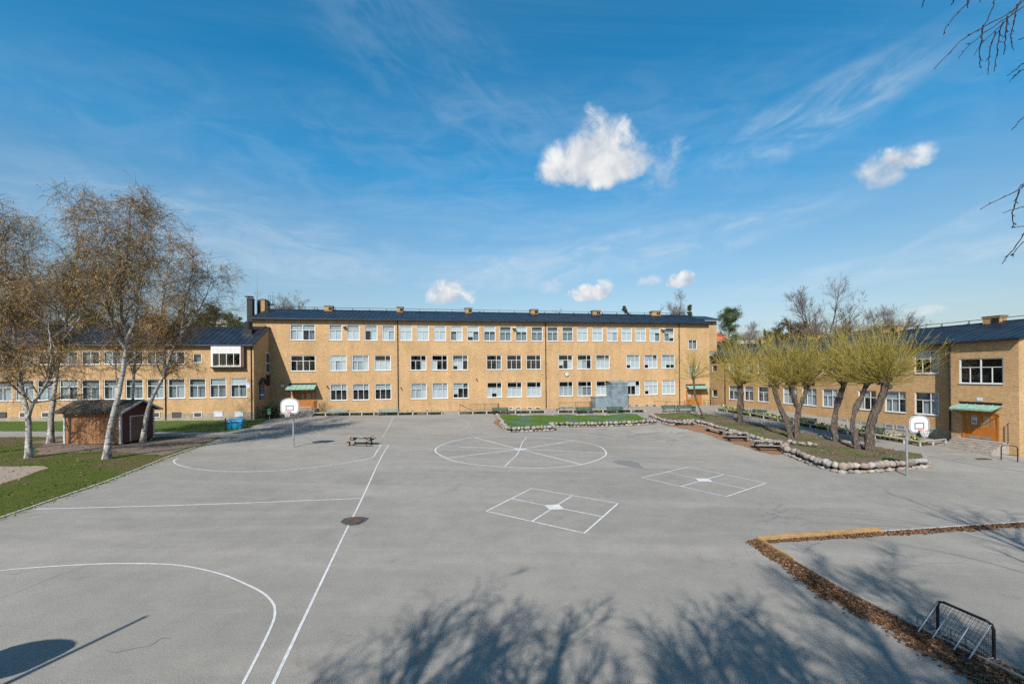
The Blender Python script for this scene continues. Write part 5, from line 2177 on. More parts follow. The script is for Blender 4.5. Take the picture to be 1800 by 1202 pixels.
# ------------------------------------------------------------------ grey ventilation box
th_b = thing('ventilation_box', 'grey blue sheet metal ventilation box of two heights against the school wall', 'ventilation box', (FM.o[0], FM.o[1], 0), FM.ang)
yv = -2.2
xa, xb, xc = FM.px_x(1047.3, yv), FM.px_x(1076, yv), FM.px_x(1103.5, yv)
zg = FM.gx(xb, yv)
zl, zh = FM.p(1060, 698.6, yv)[1], FM.p(1090, 673.5, yv)[1]
m = MB()
m.box(xa, xb - .003, yv + .15, -.05, zg - .3, zl)
m.box(xa - .06, xb - .003, yv + .1, -.05, zl + .001, zl + .08)
m.build('low_housing', M['shaft'], th_b)
m = MB()
m.box(xb, xc, yv, -.05, zg - .3, zh)
for z in (zg + 1.3, zg + 2.3, zg + 3.0):
    m.box(xb - .012, xc + .012, yv - .012, -.06, z, z + .025)
m.box(xb - .08, xc + .08, yv - .08, -.03, zh + .001, zh + .06)
m.add([(xb - .08, yv - .08, zh + .061), (xc + .08, yv - .08, zh + .061), (xc + .08, -.03, zh + .35), (xb - .08, -.03, zh + .35)], [(0, 1, 2, 3)])
m.build('tall_shaft', M['shaft'], th_b)


def stair_rail(label, pa, pb, py, y=-1.1):
    xa, xb = FM.px_x(pa, y), FM.px_x(pb, y)
    g = FM.gx((xa + xb) / 2, y)
    w = FM.wld(xa, y, g)
    t = thing('railing', label, 'railing', w, FM.ang, 'iron railings round the basement stairs')
    L = xb - xa
    m = MB()
    m.tube([(0, 0, .92), (L, 0, .92), (L, 1.0, .92)], .025, 6)
    m.tube([(0, 0, .12), (L, 0, .12), (L, 1.0, .12)], .018, 6)
    m.build('rail', M['rust'], t)
    m = MB()
    for k in range(int(L / .16) + 1):
        m.tube([(k * .16, 0, .12), (k * .16, 0, .92)], .011, 4)
    for k in range(int(1.0 / .16) + 1):
        m.tube([(L, k * .16, .12), (L, k * .16, .92)], .011, 4)
    m.build('bars', M['rust'], t)
    for x in (0, L / 2, L):
        m = MB()
        m.tube([(x, 0, -.1), (x, 0, .98)], .026, 6)
        m.build('post', M['rust'], t)


stair_rail('iron bar railing round the basement stair left of the middle downpipe', 826, 876, 711)
stair_rail('iron bar railing round the light well below the clock', 982, 1040, 711)
# sloping rail down the stair
x0_, x1_ = FM.px_x(807, -1.1), FM.px_x(826, -1.1)
g = FM.gx(x0_, -1.1)
w = FM.wld(x0_, -1.1, g)
t = thing('railing', 'sloping black stair handrail left of the basement stair railing', 'railing', w, FM.ang, 'iron railings round the basement stairs')
m = MB()
m.tube([(0, 0, 1.0), (x1_ - x0_, 0, .2)], .04, 6)
m.build('rail', M['black'], t)
m = MB()
m.tube([(0.05, 0, -.1), (0.05, 0, 1.0)], .025, 6)
m.build('post', M['black'], t)

# ------------------------------------------------------------------ bike hoop, goal, timber edge
a, b = G(1760, 808), G(1789, 811.8)
t = thing('bicycle_stand', 'black tubular hoop stand on the asphalt at the right edge', 'bicycle stand', a, math.atan2(b[1] - a[1], b[0] - a[0]))
L = math.dist(a[:2], b[:2])
m = MB()
m.tube([(0, 0, -.1), (0, 0, .95), (.06, 0, 1.06), (.16, 0, 1.1), (L - .16, 0, 1.1), (L - .06, 0, 1.06), (L, 0, .95), (L, 0, -.15)], .035, 10)
m.build('hoop', M['black'], t)
m = MB()
m.tube([(0, 0, .42), (L, 0, .42)], .022, 8)
m.build('crossbar', M['black'], t)

# timber edging of the lower court
c0 = G(1331, 951.5)
e1 = G(1547, 935)
e2 = G(1830, 916)
d1 = G(1482, 1040)
d2 = G(1641, 1122.7)
d3 = G(1830, 1216)


def beam(pts, h, w, name, label, mat, seg=None):
    base = pts[0]
    t = thing(name, label, 'timber edging', base)
    P = [np.array(p) - np.array(base) for p in pts]
    for a, b in zip(P[:-1], P[1:]):
        L = np.linalg.norm(b - a)
        k = max(1, round(L / (seg or 3.6)))
        for j in range(k):
            A, B = a + (b - a) * (j / k), a + (b - a) * ((j + 1) / k)
            t_ = (B - A) / np.linalg.norm(B - A) * .008
            m = MB()
            m.bar(A + t_ + np.array([0, 0, h / 2 - .02]), B - t_ + np.array([0, 0, h / 2 - .02]), w, h + .04)
            m.build('plank', mat, t)
    return t


beam([c0, e1], .2, .07, 'timber_edging', 'fresh yellow timber edging along the far side of the lower court', M['newwood'], 1.6)
lerp = lambda a, b, f: tuple(a[k] + (b[k] - a[k]) * f for k in range(3))
mid_d = lerp(c0, d1, .5)
beam([lerp(c0, d1, .03), mid_d], .17, .07, 'timber_edging', 'yellow timber edging at the corner behind the long bank of dead leaves', M['newwood'], 1.6)
beam([mid_d, d1, d2, d3], .13, .08, 'timber_edging', 'grey weathered timber edging running behind the ball goal', M['greywood'], 3.0)
beam([e1, e2], .05, .1, 'kerb_edging', 'low pale kerb continuing the yellow timber edging to the right', M['paleconc'], 3.0)


def litter(pts, widths, n, label, seed, side=1, mound=.05):
    rg = np.random.default_rng(seed)
    P = np.array([p[:2] for p in pts])
    seg = np.linalg.norm(np.diff(P, axis=0), axis=1)
    cum = np.concatenate([[0], np.cumsum(seg)])
    s = rg.uniform(0, cum[-1], n)
    k = np.clip(np.searchsorted(cum, s) - 1, 0, len(seg) - 1)
    f = (s - cum[k]) / seg[k]
    X = P[k] + (P[k + 1] - P[k]) * f[:, None]
    T = (P[k + 1] - P[k]) / seg[k][:, None]
    Nn = np.stack([T[:, 1], -T[:, 0]], 1) * side
    W = np.interp(s, cum, widths) * (1 + .1 * np.sin(s * 2.1) + .1 * np.sin(s * 5.3 + 1) + .22 * rg.normal(size=n))
    d = rg.uniform(0, 1, n) ** 1.15
    XY = X + Nn * (d * W + .05)[:, None]
    Z = np.array([gz(x, y) for x, y in XY]) + .015 + mound * (1 - d) * rg.uniform(.2, 1, n)
    m = MB()
    v, q = leaf_quads(rg, np.column_stack([XY, Z]), .042, flat=True)
    m.addq(v, q)
    # the mound below the top leaves
    K = 60
    ss = np.linspace(0, cum[-1], K)
    kk = np.clip(np.searchsorted(cum, ss) - 1, 0, len(seg) - 1)
    ff = (ss - cum[kk]) / seg[kk]
    X = P[kk] + (P[kk + 1] - P[kk]) * ff[:, None]
    T = (P[kk + 1] - P[kk]) / seg[kk][:, None]
    Nn = np.stack([T[:, 1], -T[:, 0]], 1) * side
    W = np.interp(ss, cum, widths) * (.68 + .06 * np.sin(ss * 2.1) + .08 * np.sin(ss * 7.7))
    V = []
    for j, (fr_, zz) in enumerate(((.04, mound), (.5, mound * .6), (1.0, .0))):
        Q = X + Nn * (fr_ * W)[:, None]
        V += [(q_[0], q_[1], gz(*q_) + .011 + zz) for q_ in Q]
    fcs = []
    for j in range(2):
        for k2 in range(K - 1):
            fcs.append((j * K + k2, j * K + k2 + 1, (j + 1) * K + k2 + 1, (j + 1) * K + k2))
    m.add(V, fcs, 1)
    return tag(m.build('leaf_litter', [M['leaf_litter'], M['leafsoil']]), label, 'dead leaves', kind='stuff')


M['leafsoil'] = simple('leaf_mould', (0.085, 0.045, 0.024), 0.95, 0.5, 18, bump=.6)
litter([c0, d1, d2, d3], [.28, .58, .6, .7], 16000, 'long bank of brown dead leaves piled along the outside of the timber edging', 41, 1, .09)
litter([lerp(c0, e1, .02), e1, e2], [.12, .3, .42], 5200, 'thin drift of dead leaves along the inside of the far timber edging', 42, 1, .03)
litter([d2, d3], [.25, .3], 1500, 'scattered dead leaves on the court side of the edging under the goal', 43, -1, .02)

# ball goal: front frame opens to the right, back stands on the edging
gA, gB = np.array(G(1648.5, 1109)), np.array(G(1747, 1158))
ug = (gB - gA)[:2]
GW = np.linalg.norm(ug)
ug /= GW
ng = np.array([ug[1], -ug[0]])
dirb = np.array(d2[:2]) - gA[:2]
if dirb @ ng < 0:
    ng = -ng
t = thing('ball_goal', 'small black framed ball goal with wire net standing by the leaf bank', 'goal', tuple(gA), math.atan2(ug[1], ug[0]))
sg = 1 if (np.array([-ug[1], ug[0]]) @ ng) > 0 else -1
GH = .76
GD = sg * abs((np.array(G(1618, 1107)[:2]) - gA[:2]) @ ng) * 1.9
m = MB()
m.tube([(0, 0, 0), (0, 0, GH - .12), (.035, 0, GH - .035), (.12, 0, GH), (GW - .12, 0, GH), (GW - .035, 0, GH - .035), (GW, 0, GH - .12), (GW, 0, 0)], .032, 10)
m.build('front_frame', M['black'], t)
m = MB()
m.tube([(0, 0, .03), (0, GD, .03), (GW, GD, .03), (GW, 0, .03)], .02, 8)
m.build('base_frame', M['steel'], t)
for x in (.03, GW * .3, GW * .7, GW - .03):
    m = MB()
    m.tube([(x, 0, GH - .02), (x, GD, .04)], .014, 8)
    m.build('back_stay', M['steel'], t)
m = MB()
nx_, nz_ = int(GW / .07), 11
for k in range(nx_ + 1):
    x = GW * k / nx_
    m.tube([(x, 0, GH - .01), (x, GD, .03)], .0035, 3, caps=False)
for k in range(nz_ + 1):
    f = k / nz_
    m.tube([(0, GD * f, GH * (1 - f) + .02 * f), (GW, GD * f, GH * (1 - f) + .02 * f)], .0035, 3, caps=False)
for x in (0, GW):
    for k in range(1, 14):
        f = k / 14
        m.tube([(x, GD * f, .03), (x, GD * f, GH * (1 - f))], .0035, 3, caps=False)
        m.tube([(x, 0, GH * f), (x, GD * (1 - f), GH * f)], .0035, 3, caps=False)
m.build('net', M['black'], t)


# ------------------------------------------------------------------ trees
def grow(rg, P0, D0, L, nseg, wander, grav, curve=0.0):
    """vectorised polylines: N starts, directions, lengths"""
    n = len(P0)
    P = np.empty((n, nseg + 1, 3))
    P[:, 0] = P0
    D = D0 / (np.linalg.norm(D0, axis=1, keepdims=True) + 1e-9)
    st = (L / nseg)[:, None]
    for k in range(nseg):
        D = D + rg.normal(size=(n, 3)) * wander
        g = grav * (1 + curve * k / nseg)
        D[:, 2] += g
        D /= np.linalg.norm(D, axis=1, keepdims=True) + 1e-9
        P[:, k + 1] = P[:, k] + D * st
    return P


def sprout(rg, P, Rd, counts, tmin, tmax, ang, ang_sd, up=0.0, rmul=.55, tpow=1.0):
    """children on polylines P: returns starts, dirs, radii, parent index, t"""
    n, S, _ = P.shape
    idx = np.repeat(np.arange(n), counts)
    k = len(idx)
    t = tmin + (tmax - tmin) * rg.uniform(0, 1, k) ** tpow
    f = t * (S - 1)
    i0 = np.clip(f.astype(int), 0, S - 2)
    w = (f - i0)[:, None]
    A, B = P[idx, i0], P[idx, i0 + 1]
    pos = A * (1 - w) + B * w
    T = B - A
    T /= np.linalg.norm(T, axis=1, keepdims=True) + 1e-9
    rnd = rg.normal(size=(k, 3))
    rnd -= T * (rnd * T).sum(1, keepdims=True)
    rnd /= np.linalg.norm(rnd, axis=1, keepdims=True) + 1e-9
    a = np.clip(rg.normal(ang, ang_sd, k), .1, 1.7)[:, None]
    D = T * np.cos(a) + rnd * np.sin(a)
    D[:, 2] += up
    r = (Rd[idx, i0] * (1 - w[:, 0]) + Rd[idx, i0 + 1] * w[:, 0]) * rmul
    return pos, D, r, idx, t


def taper(r0, nseg, tip=.25):
    f = np.linspace(1, tip, nseg + 1)
    return r0[:, None] * f[None]


def resample(pts, n):
    P = np.array(smooth_pts(pts, 10))
    d = np.concatenate([[0], np.cumsum(np.linalg.norm(np.diff(P, axis=0), axis=1))])
    s = np.linspace(0, d[-1], n)
    return np.stack([np.interp(s, d, P[:, k]) for k in range(3)], 1)


def tree_thing(name, label, cat, base, group):
    t = thing(name, label, cat, base, 0, group)
    return t


def finish(mb, name, mats, t, base, smooth=True):
    o = mb.build(name, mats, t, smooth=smooth)
    V = np.empty(len(o.data.vertices) * 3, np.float32)
    o.data.vertices.foreach_get('co', V)
    V = V.reshape(-1, 3) - np.array(base, np.float32)
    o.data.vertices.foreach_set('co', V.ravel())
    o.data.update()
    return o


def birch(label, base_px, stems, r_base, seed, crown_top, spread, n_limb=20, dense=.92):
    """stems: list of survey polylines (px, py) with the trunk radius at their start"""
    rg = np.random.default_rng(seed)
    base = G(*base_px)
    D = base[1]
    t = tree_thing('birch_tree', label, 'tree', base, 'birches on the left lawn')
    tm, cm = MB(), MB()
    first = True
    for pxs, r0, dd in stems:
        pts = [at(px, py, D + dd * k / max(1, len(pxs) - 1)) for k, (px, py) in enumerate(pxs)]
        if first:
            pts[0] = (base[0], base[1], base[2] - .15)
        S = 30
        P = resample(pts, S)
        f = np.linspace(0, 1, S)
        rad = r0 * (.62 * (1 - f) ** 1.15 + .03)
        P[2:] += rg.normal(size=(S - 2, 3)) * .05 * f[2:, None]
        if first:
            rad[:3] *= np.array([1.5, 1.18, 1.05])
        K = S * 2 // 3
        v, q = tubes(P[None, :K + 1], rad[None, :K + 1], 10)
        tm.addq(v, q, 0)
        v, q = tubes(P[None, K:], rad[None, K:], 7)
        tm.addq(v, q, 1)
        H = P[-1, 2] - P[0, 2]
        nl = int(n_limb * H / 8.2)
        p, d, r, _, tt = sprout(rg, P[None], rad[None], np.array([nl]), .26 if first else .1, 1.0, .8, .22, .3, .6)
        L = spread * .92 * (1.0 - .5 * tt) * rg.uniform(.55, 1.1, len(tt))
        P1 = grow(rg, p, d, L, 9, .13, .06, -2.4)
        R1 = taper(np.clip(r, .018, .055), 9, .22)
        v, q = tubes(P1, R1, 6)
        tm.addq(v, q, 1)
        cnt = np.maximum(5, (L * 5.2 * dense).astype(int))
        p2, d2_, r2, i2, t2 = sprout(rg, P1, R1, cnt, .12, 1.0, .8, .25, .12, .6)
        L2 = (L[i2] * .36 * (1.1 - .4 * t2) + .5) * rg.uniform(.6, 1.25, len(t2))
        P2 = grow(rg, p2, d2_, L2, 6, .17, .03, -6.0)
        R2 = taper(np.clip(r2 * .8, .009, .02), 6, .45)
        v, q = tubes(P2, R2, 4)
        cm.addq(v, q, 0)
        cnt = np.maximum(5, (L2 * 8.2 * dense).astype(int))
        p3, d3_, r3, i3, t3 = sprout(rg, P2, R2, cnt, .1, 1.0, .9, .3, -.05, .6)
        L3 = rg.uniform(.35, 1.25, len(t3))
        P3 = grow(rg, p3, d3_, L3, 4, .15, -.19, 1.0)
        R3 = np.broadcast_to(np.linspace(.0078, .0045, 5)[None], (len(t3), 5))
        v, q = tubes(P3, R3, 3)
        cm.addq(v, q, 0)
        for _ in range(3):
            k = rg.integers(1, 5, len(P3))
            C = P3[np.arange(len(P3)), k] + rg.normal(size=(len(P3), 3)) * .05
            sel = rg.uniform(size=len(C)) < .62
            v, q = leaf_quads(rg, C[sel], .035, aspect=.8)
            cm.addq(v, q, 1)
        first = False
    finish(tm, 'trunk', [M['birch'], M['limb']], t, base)
    finish(cm, 'crown', [M['twig'], M['catkin']], t, base, False)
    return t


M['limb'] = simple('grey_brown_limb_bark', (0.19, 0.155, 0.13), .85, .35, 6)

birch('forked white birch nearest the left edge, its trunk splitting low above the lawn', (51, 805),
      [([(51, 805), (50, 760), (49, 730), (40, 690), (32.6, 654), (28, 626), (24, 571), (20, 526), (12, 470), (8, 420), (5, 385)], .27, .5),
       ([(50, 735), (58, 710), (72, 690), (84, 668), (90, 640), (88, 600), (80, 555), (72, 520), (66, 480)], .16, -1.5)], .3, 101, 0, 3.9, 21)
birch('tall birch standing between the forked birch and the shed', (89, 779),
      [([(89, 779), (90, 733), (95.5, 687), (104, 623), (113.5, 593), (117, 562), (121, 526), (130, 470), (138, 410), (142, 350)], .3, 1.0),
       ([(112, 597), (140, 560), (160, 520), (172, 470), (180, 420), (185, 385)], .14, 1.5),
       ([(104, 625), (85, 585), (62, 540), (48, 490), (42, 440), (44, 400)], .13, -1.0)], .3, 102, 0, 3.9, 20)
birch('leaning birch with a dark rugged foot in front of the shed', (187.5, 806.5),
      [([(187.5, 806.5), (192, 765), (200, 726), (207, 698), (216, 655), (218, 636), (222, 597), (215, 560), (210, 530), (218, 480), (226, 420), (230, 350)], .31, .5),
       ([(220, 612), (203, 585), (191, 544), (182, 505), (172, 460), (160, 415), (152, 370)], .15, -1.2),
       ([(222, 596), (240, 556), (243, 507), (255, 460), (265, 420), (270, 385)], .14, 1.4)], .3, 103, 0, 3.7, 20)
birch('birch leaning to the right beside the shed door', (250.5, 778.5),
      [([(250.5, 778.5), (255, 745), (261, 717), (272, 690), (282, 672), (291, 652), (300, 620), (318, 585), (322, 548), (330, 510), (338, 470), (335, 430)], .28, .5),
       ([(289, 655), (286, 620), (293, 590), (282, 555), (290, 510), (298, 460), (300, 410)], .15, 1.2),
       ([(318, 588), (340, 560), (360, 525), (372, 490), (376, 455)], .12, -1.0)], .28, 104, 0, 3.4, 21)
birch('slender birch rising behind the shed roof', (228, 771),
      [([(228, 771), (232, 720), (236, 660), (240, 600), (241, 553), (243, 507), (246, 460), (250, 410), (254, 372)], .2, .5)], .2, 105, 0, 3.0, 18)
birch('birch at the left edge of the lawn with its trunk out of the picture', (-42, 800),
      [([(-42, 800), (-40, 740), (-34, 660), (-22, 590), (-8, 540), (-2, 490), (4, 430), (8, 400)], .26, 1.0)], .26, 106, 0, 3.6, 20)


def pollard(label, base_px, stems, heads_r, seed, shoot_len=3.2, n_shoot=150, name='pollard_willow', group='pollarded willows in the right bed'):
    rg = np.random.default_rng(seed)
    base = G(*base_px)
    D = base[1]
    t = tree_thing(name, label, 'tree', base, group)
    tm, cm = MB(), MB()
    for si, (pxs, w0, w1, dd) in enumerate(stems):
        pts = [at(px, py, D + dd * k / max(1, len(pxs) - 1)) for k, (px, py) in enumerate(pxs)]
        if si == 0 or w0 > 0.3:
            pts[0] = (pts[0][0], pts[0][1], gz(pts[0][0], pts[0][1]) - .1) if pxs[0][1] > 740 or si == 0 else pts[0]
        S = 22
        P = resample(pts, S)
        f = np.linspace(0, 1, S)
        rad = .49 * (w0 * (1 - f) + w1 * f)
        rad[:3] *= np.array([1.4, 1.18, 1.05])
        rad *= 1 + .12 * np.sin(f * 17 + seed) + .06 * rg.normal(size=S)
        v, q = tubes(P[None], rad[None], 18)
        # gnarled, burred surface
        nv = v.reshape(S, 18, 3)
        c = P[:, None, :]
        ang = np.arange(18) / 18 * 2 * np.pi
        bump_ = 1 + .2 * np.sin(3 * ang[None] + f[:, None] * 5 + seed) + .10 * np.sin(5 * ang[None] - f[:, None] * 11 + seed * 2) + .13 * rg.normal(size=(S, 18))
        nv = c + (nv - c) * bump_[:, :, None]
        tm.addq(nv.reshape(-1, 3), q, 0)
        head = P[-1]
        hr = heads_r * .8
        kn = []
        for k in range(13):
            dv = rg.normal(size=3)
            dv[2] = dv[2] * .7 + .15
            dv /= np.linalg.norm(dv)
            kc = head + dv * hr * np.array([.75, .75, .8])
            kn.append(kc)
            rr_ = hr * rg.uniform(.22, .48)
            stone(tm, kc, (rr_, rr_, rr_ * rg.uniform(.8, 1.3), 0), rg, 0)
        kn = np.array(kn)
        ns = n_shoot
        src = kn[rg.integers(0, len(kn), ns)]
        az = rg.uniform(0, 2 * np.pi, ns)
        el = np.clip(rg.normal(.8, .48, ns), -.3, 1.55)
        d = np.stack([np.cos(az) * np.cos(el), np.sin(az) * np.cos(el), np.sin(el)], 1)
        L = shoot_len * 1.25 * rg.uniform(.5, 1.05, ns) * (.86 + .14 * np.sin(el))
        P1 = grow(rg, src, d, L, 8, .06, .055)
        R1 = taper(rg.uniform(.011, .022, ns), 8, .3)
        v, q = tubes(P1, R1, 4)
        cm.addq(v, q, 0)
        cnt = np.full(ns, 10)
        p2, d2_, r2, i2, t2 = sprout(rg, P1, R1, cnt, .22, 1.0, .5, .2, .1, .6)
        L2 = rg.uniform(.3, 1.15, len(t2)) * (1.1 - .4 * t2)
        P2 = grow(rg, p2, d2_, L2, 4, .09, .03)
        R2 = np.broadcast_to(np.linspace(.0075, .0045, 5)[None], (len(t2), 5))
        v, q = tubes(P2, R2, 3)
        cm.addq(v, q, 0)
        for _ in range(2):
            k = rg.integers(1, 5, len(P2))
            C = P2[np.arange(len(P2)), k] + rg.normal(size=(len(P2), 3)) * .04
            sel = rg.uniform(size=len(C)) < .7
            v, q = leaf_quads(rg, C[sel], .030, aspect=.6)
            cm.addq(v, q, 1)
    finish(tm, 'trunk', M['willow'], t, base)
    finish(cm, 'crown', [M['shoot'], M['bud']], t, base, False)
    return t


pollard('first pollarded willow with a straight thick trunk beside the picnic tables', (1301, 748.5),
        [([(1301, 748.5), (1300, 725), (1302, 700), (1302, 675)], .50, .46, 0)], .6, 201, 4.6, 200)
pollard('forked pollarded willow with one dark leaning trunk and one split trunk', (1396, 774),
        [([(1390, 772), (1382, 740), (1370, 712), (1360, 676)], .40, .36, .4),
         ([(1401, 774), (1400, 745), (1403, 722), (1396, 700), (1389, 675)], .44, .34, 0),
         ([(1402, 724), (1410, 705), (1421, 675)], .30, .3, -.5)], .55, 202, 4.0, 130)
pollard('pollarded willow leaning right, third of the row along the path', (1470, 782),
        [([(1470, 782), (1466, 750), (1470, 720), (1479, 690), (1484, 670)], .42, .36, 0)], .58, 203, 4.0, 190)
pollard('dark slim pollarded willow touching the thickest one', (1508, 796),
        [([(1508, 796), (1503, 765), (1499, 740), (1506, 715), (1518, 690), (1524, 672)], .38, .3, .3)], .5, 204, 3.6, 150)
pollard('thickest pollarded willow with a knot hole, nearest the right hoop', (1530, 799.5),
        [([(1530, 799.5), (1529, 775), (1532, 745), (1541, 718), (1552, 692), (1556, 672)], .56, .44, -.3)], .66, 205, 3.9, 230)
pollard('young leaning pollarded tree before the far right entrance', (1240.5, 740),
        [([(1240.5, 740), (1229, 716), (1222, 697), (1220, 680), (1219, 664)], .2, .17, 0)], .27, 206, 3.0, 60)


def bare_tree(label, px, py_top, width_px, D, seed, name='bare_tree', group='bare trees behind the school', base_z=None, mat=None, buds=None, dens=1.3, pos=None, height=None, radius=None, tw=.013, thick=1.0):
    """deciduous tree without leaves, seen far off"""
    rg = np.random.default_rng(seed)
    if pos is None:
        top = at(px, py_top, D)
        bz = gz(top[0], D) if base_z is None else base_z
        base = (top[0], D, bz)
        H = top[2] - bz
        Rr = width_px / 2 / FPX * D
    else:
        base, H, Rr = pos, height, radius
    t = tree_thing(name, label, 'tree', base, group)
    tm, cm = MB(), MB()
    fork = H * rg.uniform(.28, .36)
    P = np.array([[(base[0], base[1], base[2] - .2), (base[0] + rg.normal() * .15, base[1] + rg.normal() * .15, base[2] + fork * .5), (base[0] + rg.normal() * .2, base[1] + rg.normal() * .2, base[2] + fork)]])
    r0 = H * .018 * thick
    v, q = tubes(P, np.array([[r0 * 1.3, r0, r0 * .85]]), 10)
    tm.addq(v, q)
    n = 12
    az = np.arange(n) * 2.4 + rg.normal(size=n) * .3
    lean = rg.uniform(.15, 1.1, n)
    lean[0] = .05
    d = np.stack([np.cos(az) * np.sin(lean), np.sin(az) * np.sin(lean), np.cos(lean)], 1)
    L = (H - fork) * rg.uniform(.8, 1.0, n) * (1 - .12 * lean)
    L = np.minimum(L, Rr * 1.15 / np.maximum(np.sin(lean), .25))
    P1 = grow(rg, np.repeat(P[0, 2:3], n, 0), d, L, 10, .065, .045)
    R1 = taper(np.full(n, r0 * .62), 10, .12)
    v, q = tubes(P1, R1, 7)
    tm.addq(v, q)
    p, d, r, i, tt = sprout(rg, P1, R1, np.full(n, 17), .12, 1, .7, .22, .12, .6)
    L2 = L[i] * .42 * (1.1 - .6 * tt) * rg.uniform(.7, 1.2, len(tt))
    P2 = grow(rg, p, d, L2, 7, .14, .04)
    R2 = taper(np.maximum(r, tw * 1.5), 7, .3)
    v, q = tubes(P2, R2, 5)
    tm.addq(v, q)
    cnt = np.full(len(P2), int(9 * dens))
    p, d, r, i3, tt = sprout(rg, P2, R2, cnt, .15, 1, .65, .2, .1, .6)
    L3 = L2[i3] * .42 * (1.15 - .5 * tt) * rg.uniform(.7, 1.3, len(tt))
    P3 = grow(rg, p, d, L3, 5, .16, .03)
    R3 = taper(np.clip(r, tw * .8, tw * 1.8), 5, .5)
    v, q = tubes(P3, R3, 3)
    cm.addq(v, q)
    cnt = np.full(len(P3), int(6 * dens))
    p, d, r, i4, tt = sprout(rg, P3, R3, cnt, .2, 1, .6, .2, .08, .6)
    L4 = L3[i4] * .5 * rg.uniform(.6, 1.3, len(tt))
    P4 = grow(rg, p, d, L4, 3, .16, .02)
    R4 = np.broadcast_to(np.linspace(tw * .75, tw * .45, 4)[None], (len(tt), 4))
    v, q = tubes(P4, R4, 3)
    cm.addq(v, q)
    if buds is not None:
        C = np.concatenate([P4[:, 1], P4[:, 2], P4[:, 3]])
        C = C + rg.normal(size=C.shape) * .12
        v, q = leaf_quads(rg, C, .1)
        cm.addq(v, q, 1)
    finish(tm, 'trunk', mat or M['bare'], t, base)
    finish(cm, 'crown', [mat or M['bare'], buds or M['bare']], t, base, False)
    return t


def conifer(label, px, py_top, width_px, D, seed, kind='pine', base_z=None, group='pines behind the school'):
    rg = np.random.default_rng(seed)
    top = at(px, py_top, D)
    bz = gz(top[0], D) if base_z is None else base_z
    base = (top[0], D, bz)
    H = top[2] - bz
    Rr = width_px / 2 / FPX * D
    t = tree_thing('pine_tree' if kind == 'pine' else 'spruce_tree', label, 'tree', base, group)
    tm, cm = MB(), MB()
    P = np.array([[(base[0] + .25 * math.sin(k * 1.3 + seed) * k / 6, base[1], bz - .2 + (H * .97) * k / 6) for k in range(7)]])
    r0 = H * .014
    rad = r0 * np.linspace(1.1, .2, 7)[None]
    v, q = tubes(P, rad, 9)
    tm.addq(v, q)
    if kind == 'pine':
        n = 46
        p, d, r, i, tt = sprout(rg, P, rad, np.array([n]), .5, 1.0, 1.15, .25, .15, .5)
        prof = np.interp(tt, [.5, .62, .8, .93, 1], [.75, 1.0, .95, .6, .25])
    else:
        n = 60
        p, d, r, i, tt = sprout(rg, P, rad, np.array([n]), .15, 1.0, 1.5, .15, -.1, .4)
        prof = 1.05 - tt
    L = Rr * prof * rg.uniform(.4, 1.15, n)
    P1 = grow(rg, p, d, L, 6, .13, .04 if kind == 'pine' else -.03)
    v, q = tubes(P1, taper(np.maximum(r, .03), 6, .3), 5)
    tm.addq(v, q)
    k2 = 13
    p, d, r, i2, tt = sprout(rg, P1, taper(np.maximum(r, .03), 6, .3), np.full(n, k2), .25, 1, .8, .3, .1, .6)
    C = []
    ends = p + d * (L[i2] * .22)[:, None] * rg.uniform(.4, 1.2, len(p))[:, None]
    for _ in range(34):
        C.append(ends + rg.normal(size=ends.shape) * np.array([.25, .25, .13]) * max(.6, Rr / 3.2))
    C = np.concatenate(C)
    v, q = leaf_quads(rg, C, .10 * max(.8, D / 100), aspect=.45)
    cm.addq(v, q)
    finish(tm, 'trunk', M['pinebark'], t, base)
    finish(cm, 'crown', M['needle'], t, base, False)
    return t


gb = 'trees behind the school'
bare_tree('round bare tree rising behind the roof just right of the antenna mast', 516, 524, 95, 84, 301, group=gb, base_z=2.5)
bare_tree('small pinkish bare treetop above the roof left of the last but one chimney', 978, 537, 34, 120, 302, group=gb, base_z=2)
bare_tree('tiny bare treetop above the roof right of the fourth chimney', 1017, 544, 30, 120, 303, group=gb, base_z=2)
conifer('small pine treetop standing alone above the roof between two chimneys', 1099, 534, 26, 110, 304, base_z=2, group=gb)
bare_tree('wide bare tree behind the last chimney of the roof', 1184, 526, 62, 100, 305, group=gb, base_z=2)
conifer('narrow dark spruce beside the wide bare tree above the roof', 1213, 529, 30, 100, 306, 'spruce', base_z=2, group=gb)
conifer('large dark pine just right of the school roof end', 1282, 539, 66, 92, 307, base_z=1, group=gb)
bare_tree('bare thin tree right of the large pine', 1318, 566, 60, 100, 308, group=gb, base_z=0)
bare_tree('tall bare tree rising highest above the right wing', 1452, 506, 128, 78, 309, group=gb, base_z=0)
bare_tree('broad bare tree behind the right wing, right of the tallest one', 1560, 541, 120, 76, 310, group=gb, base_z=0)
bare_tree('olive budding tree above the right wing left of the tallest bare tree', 1395, 574, 80, 84, 311, group=gb, base_z=0, buds=M['olive'])
bare_tree('bare thicket tree behind the willows between pine and tallest bare tree', 1350, 572, 70, 90, 312, group=gb, base_z=0)
bare_tree('bare tree filling the gap between the tallest and the broad bare tree', 1508, 556, 80, 86, 316, group=gb, base_z=0)
conifer('dark rounded treetop peeping over the roof beside the third chimney', 842, 544, 22, 118, 313, base_z=2, group=gb)
conifer('dark pine behind the left wing roof at the right side of the birches', 378, 536, 70, 82, 314, base_z=2, group=gb)
bare_tree('olive green tree behind the left wing next to the black flue stack', 424, 541, 52, 92, 315, group=gb, base_z=2, buds=M['olive'])
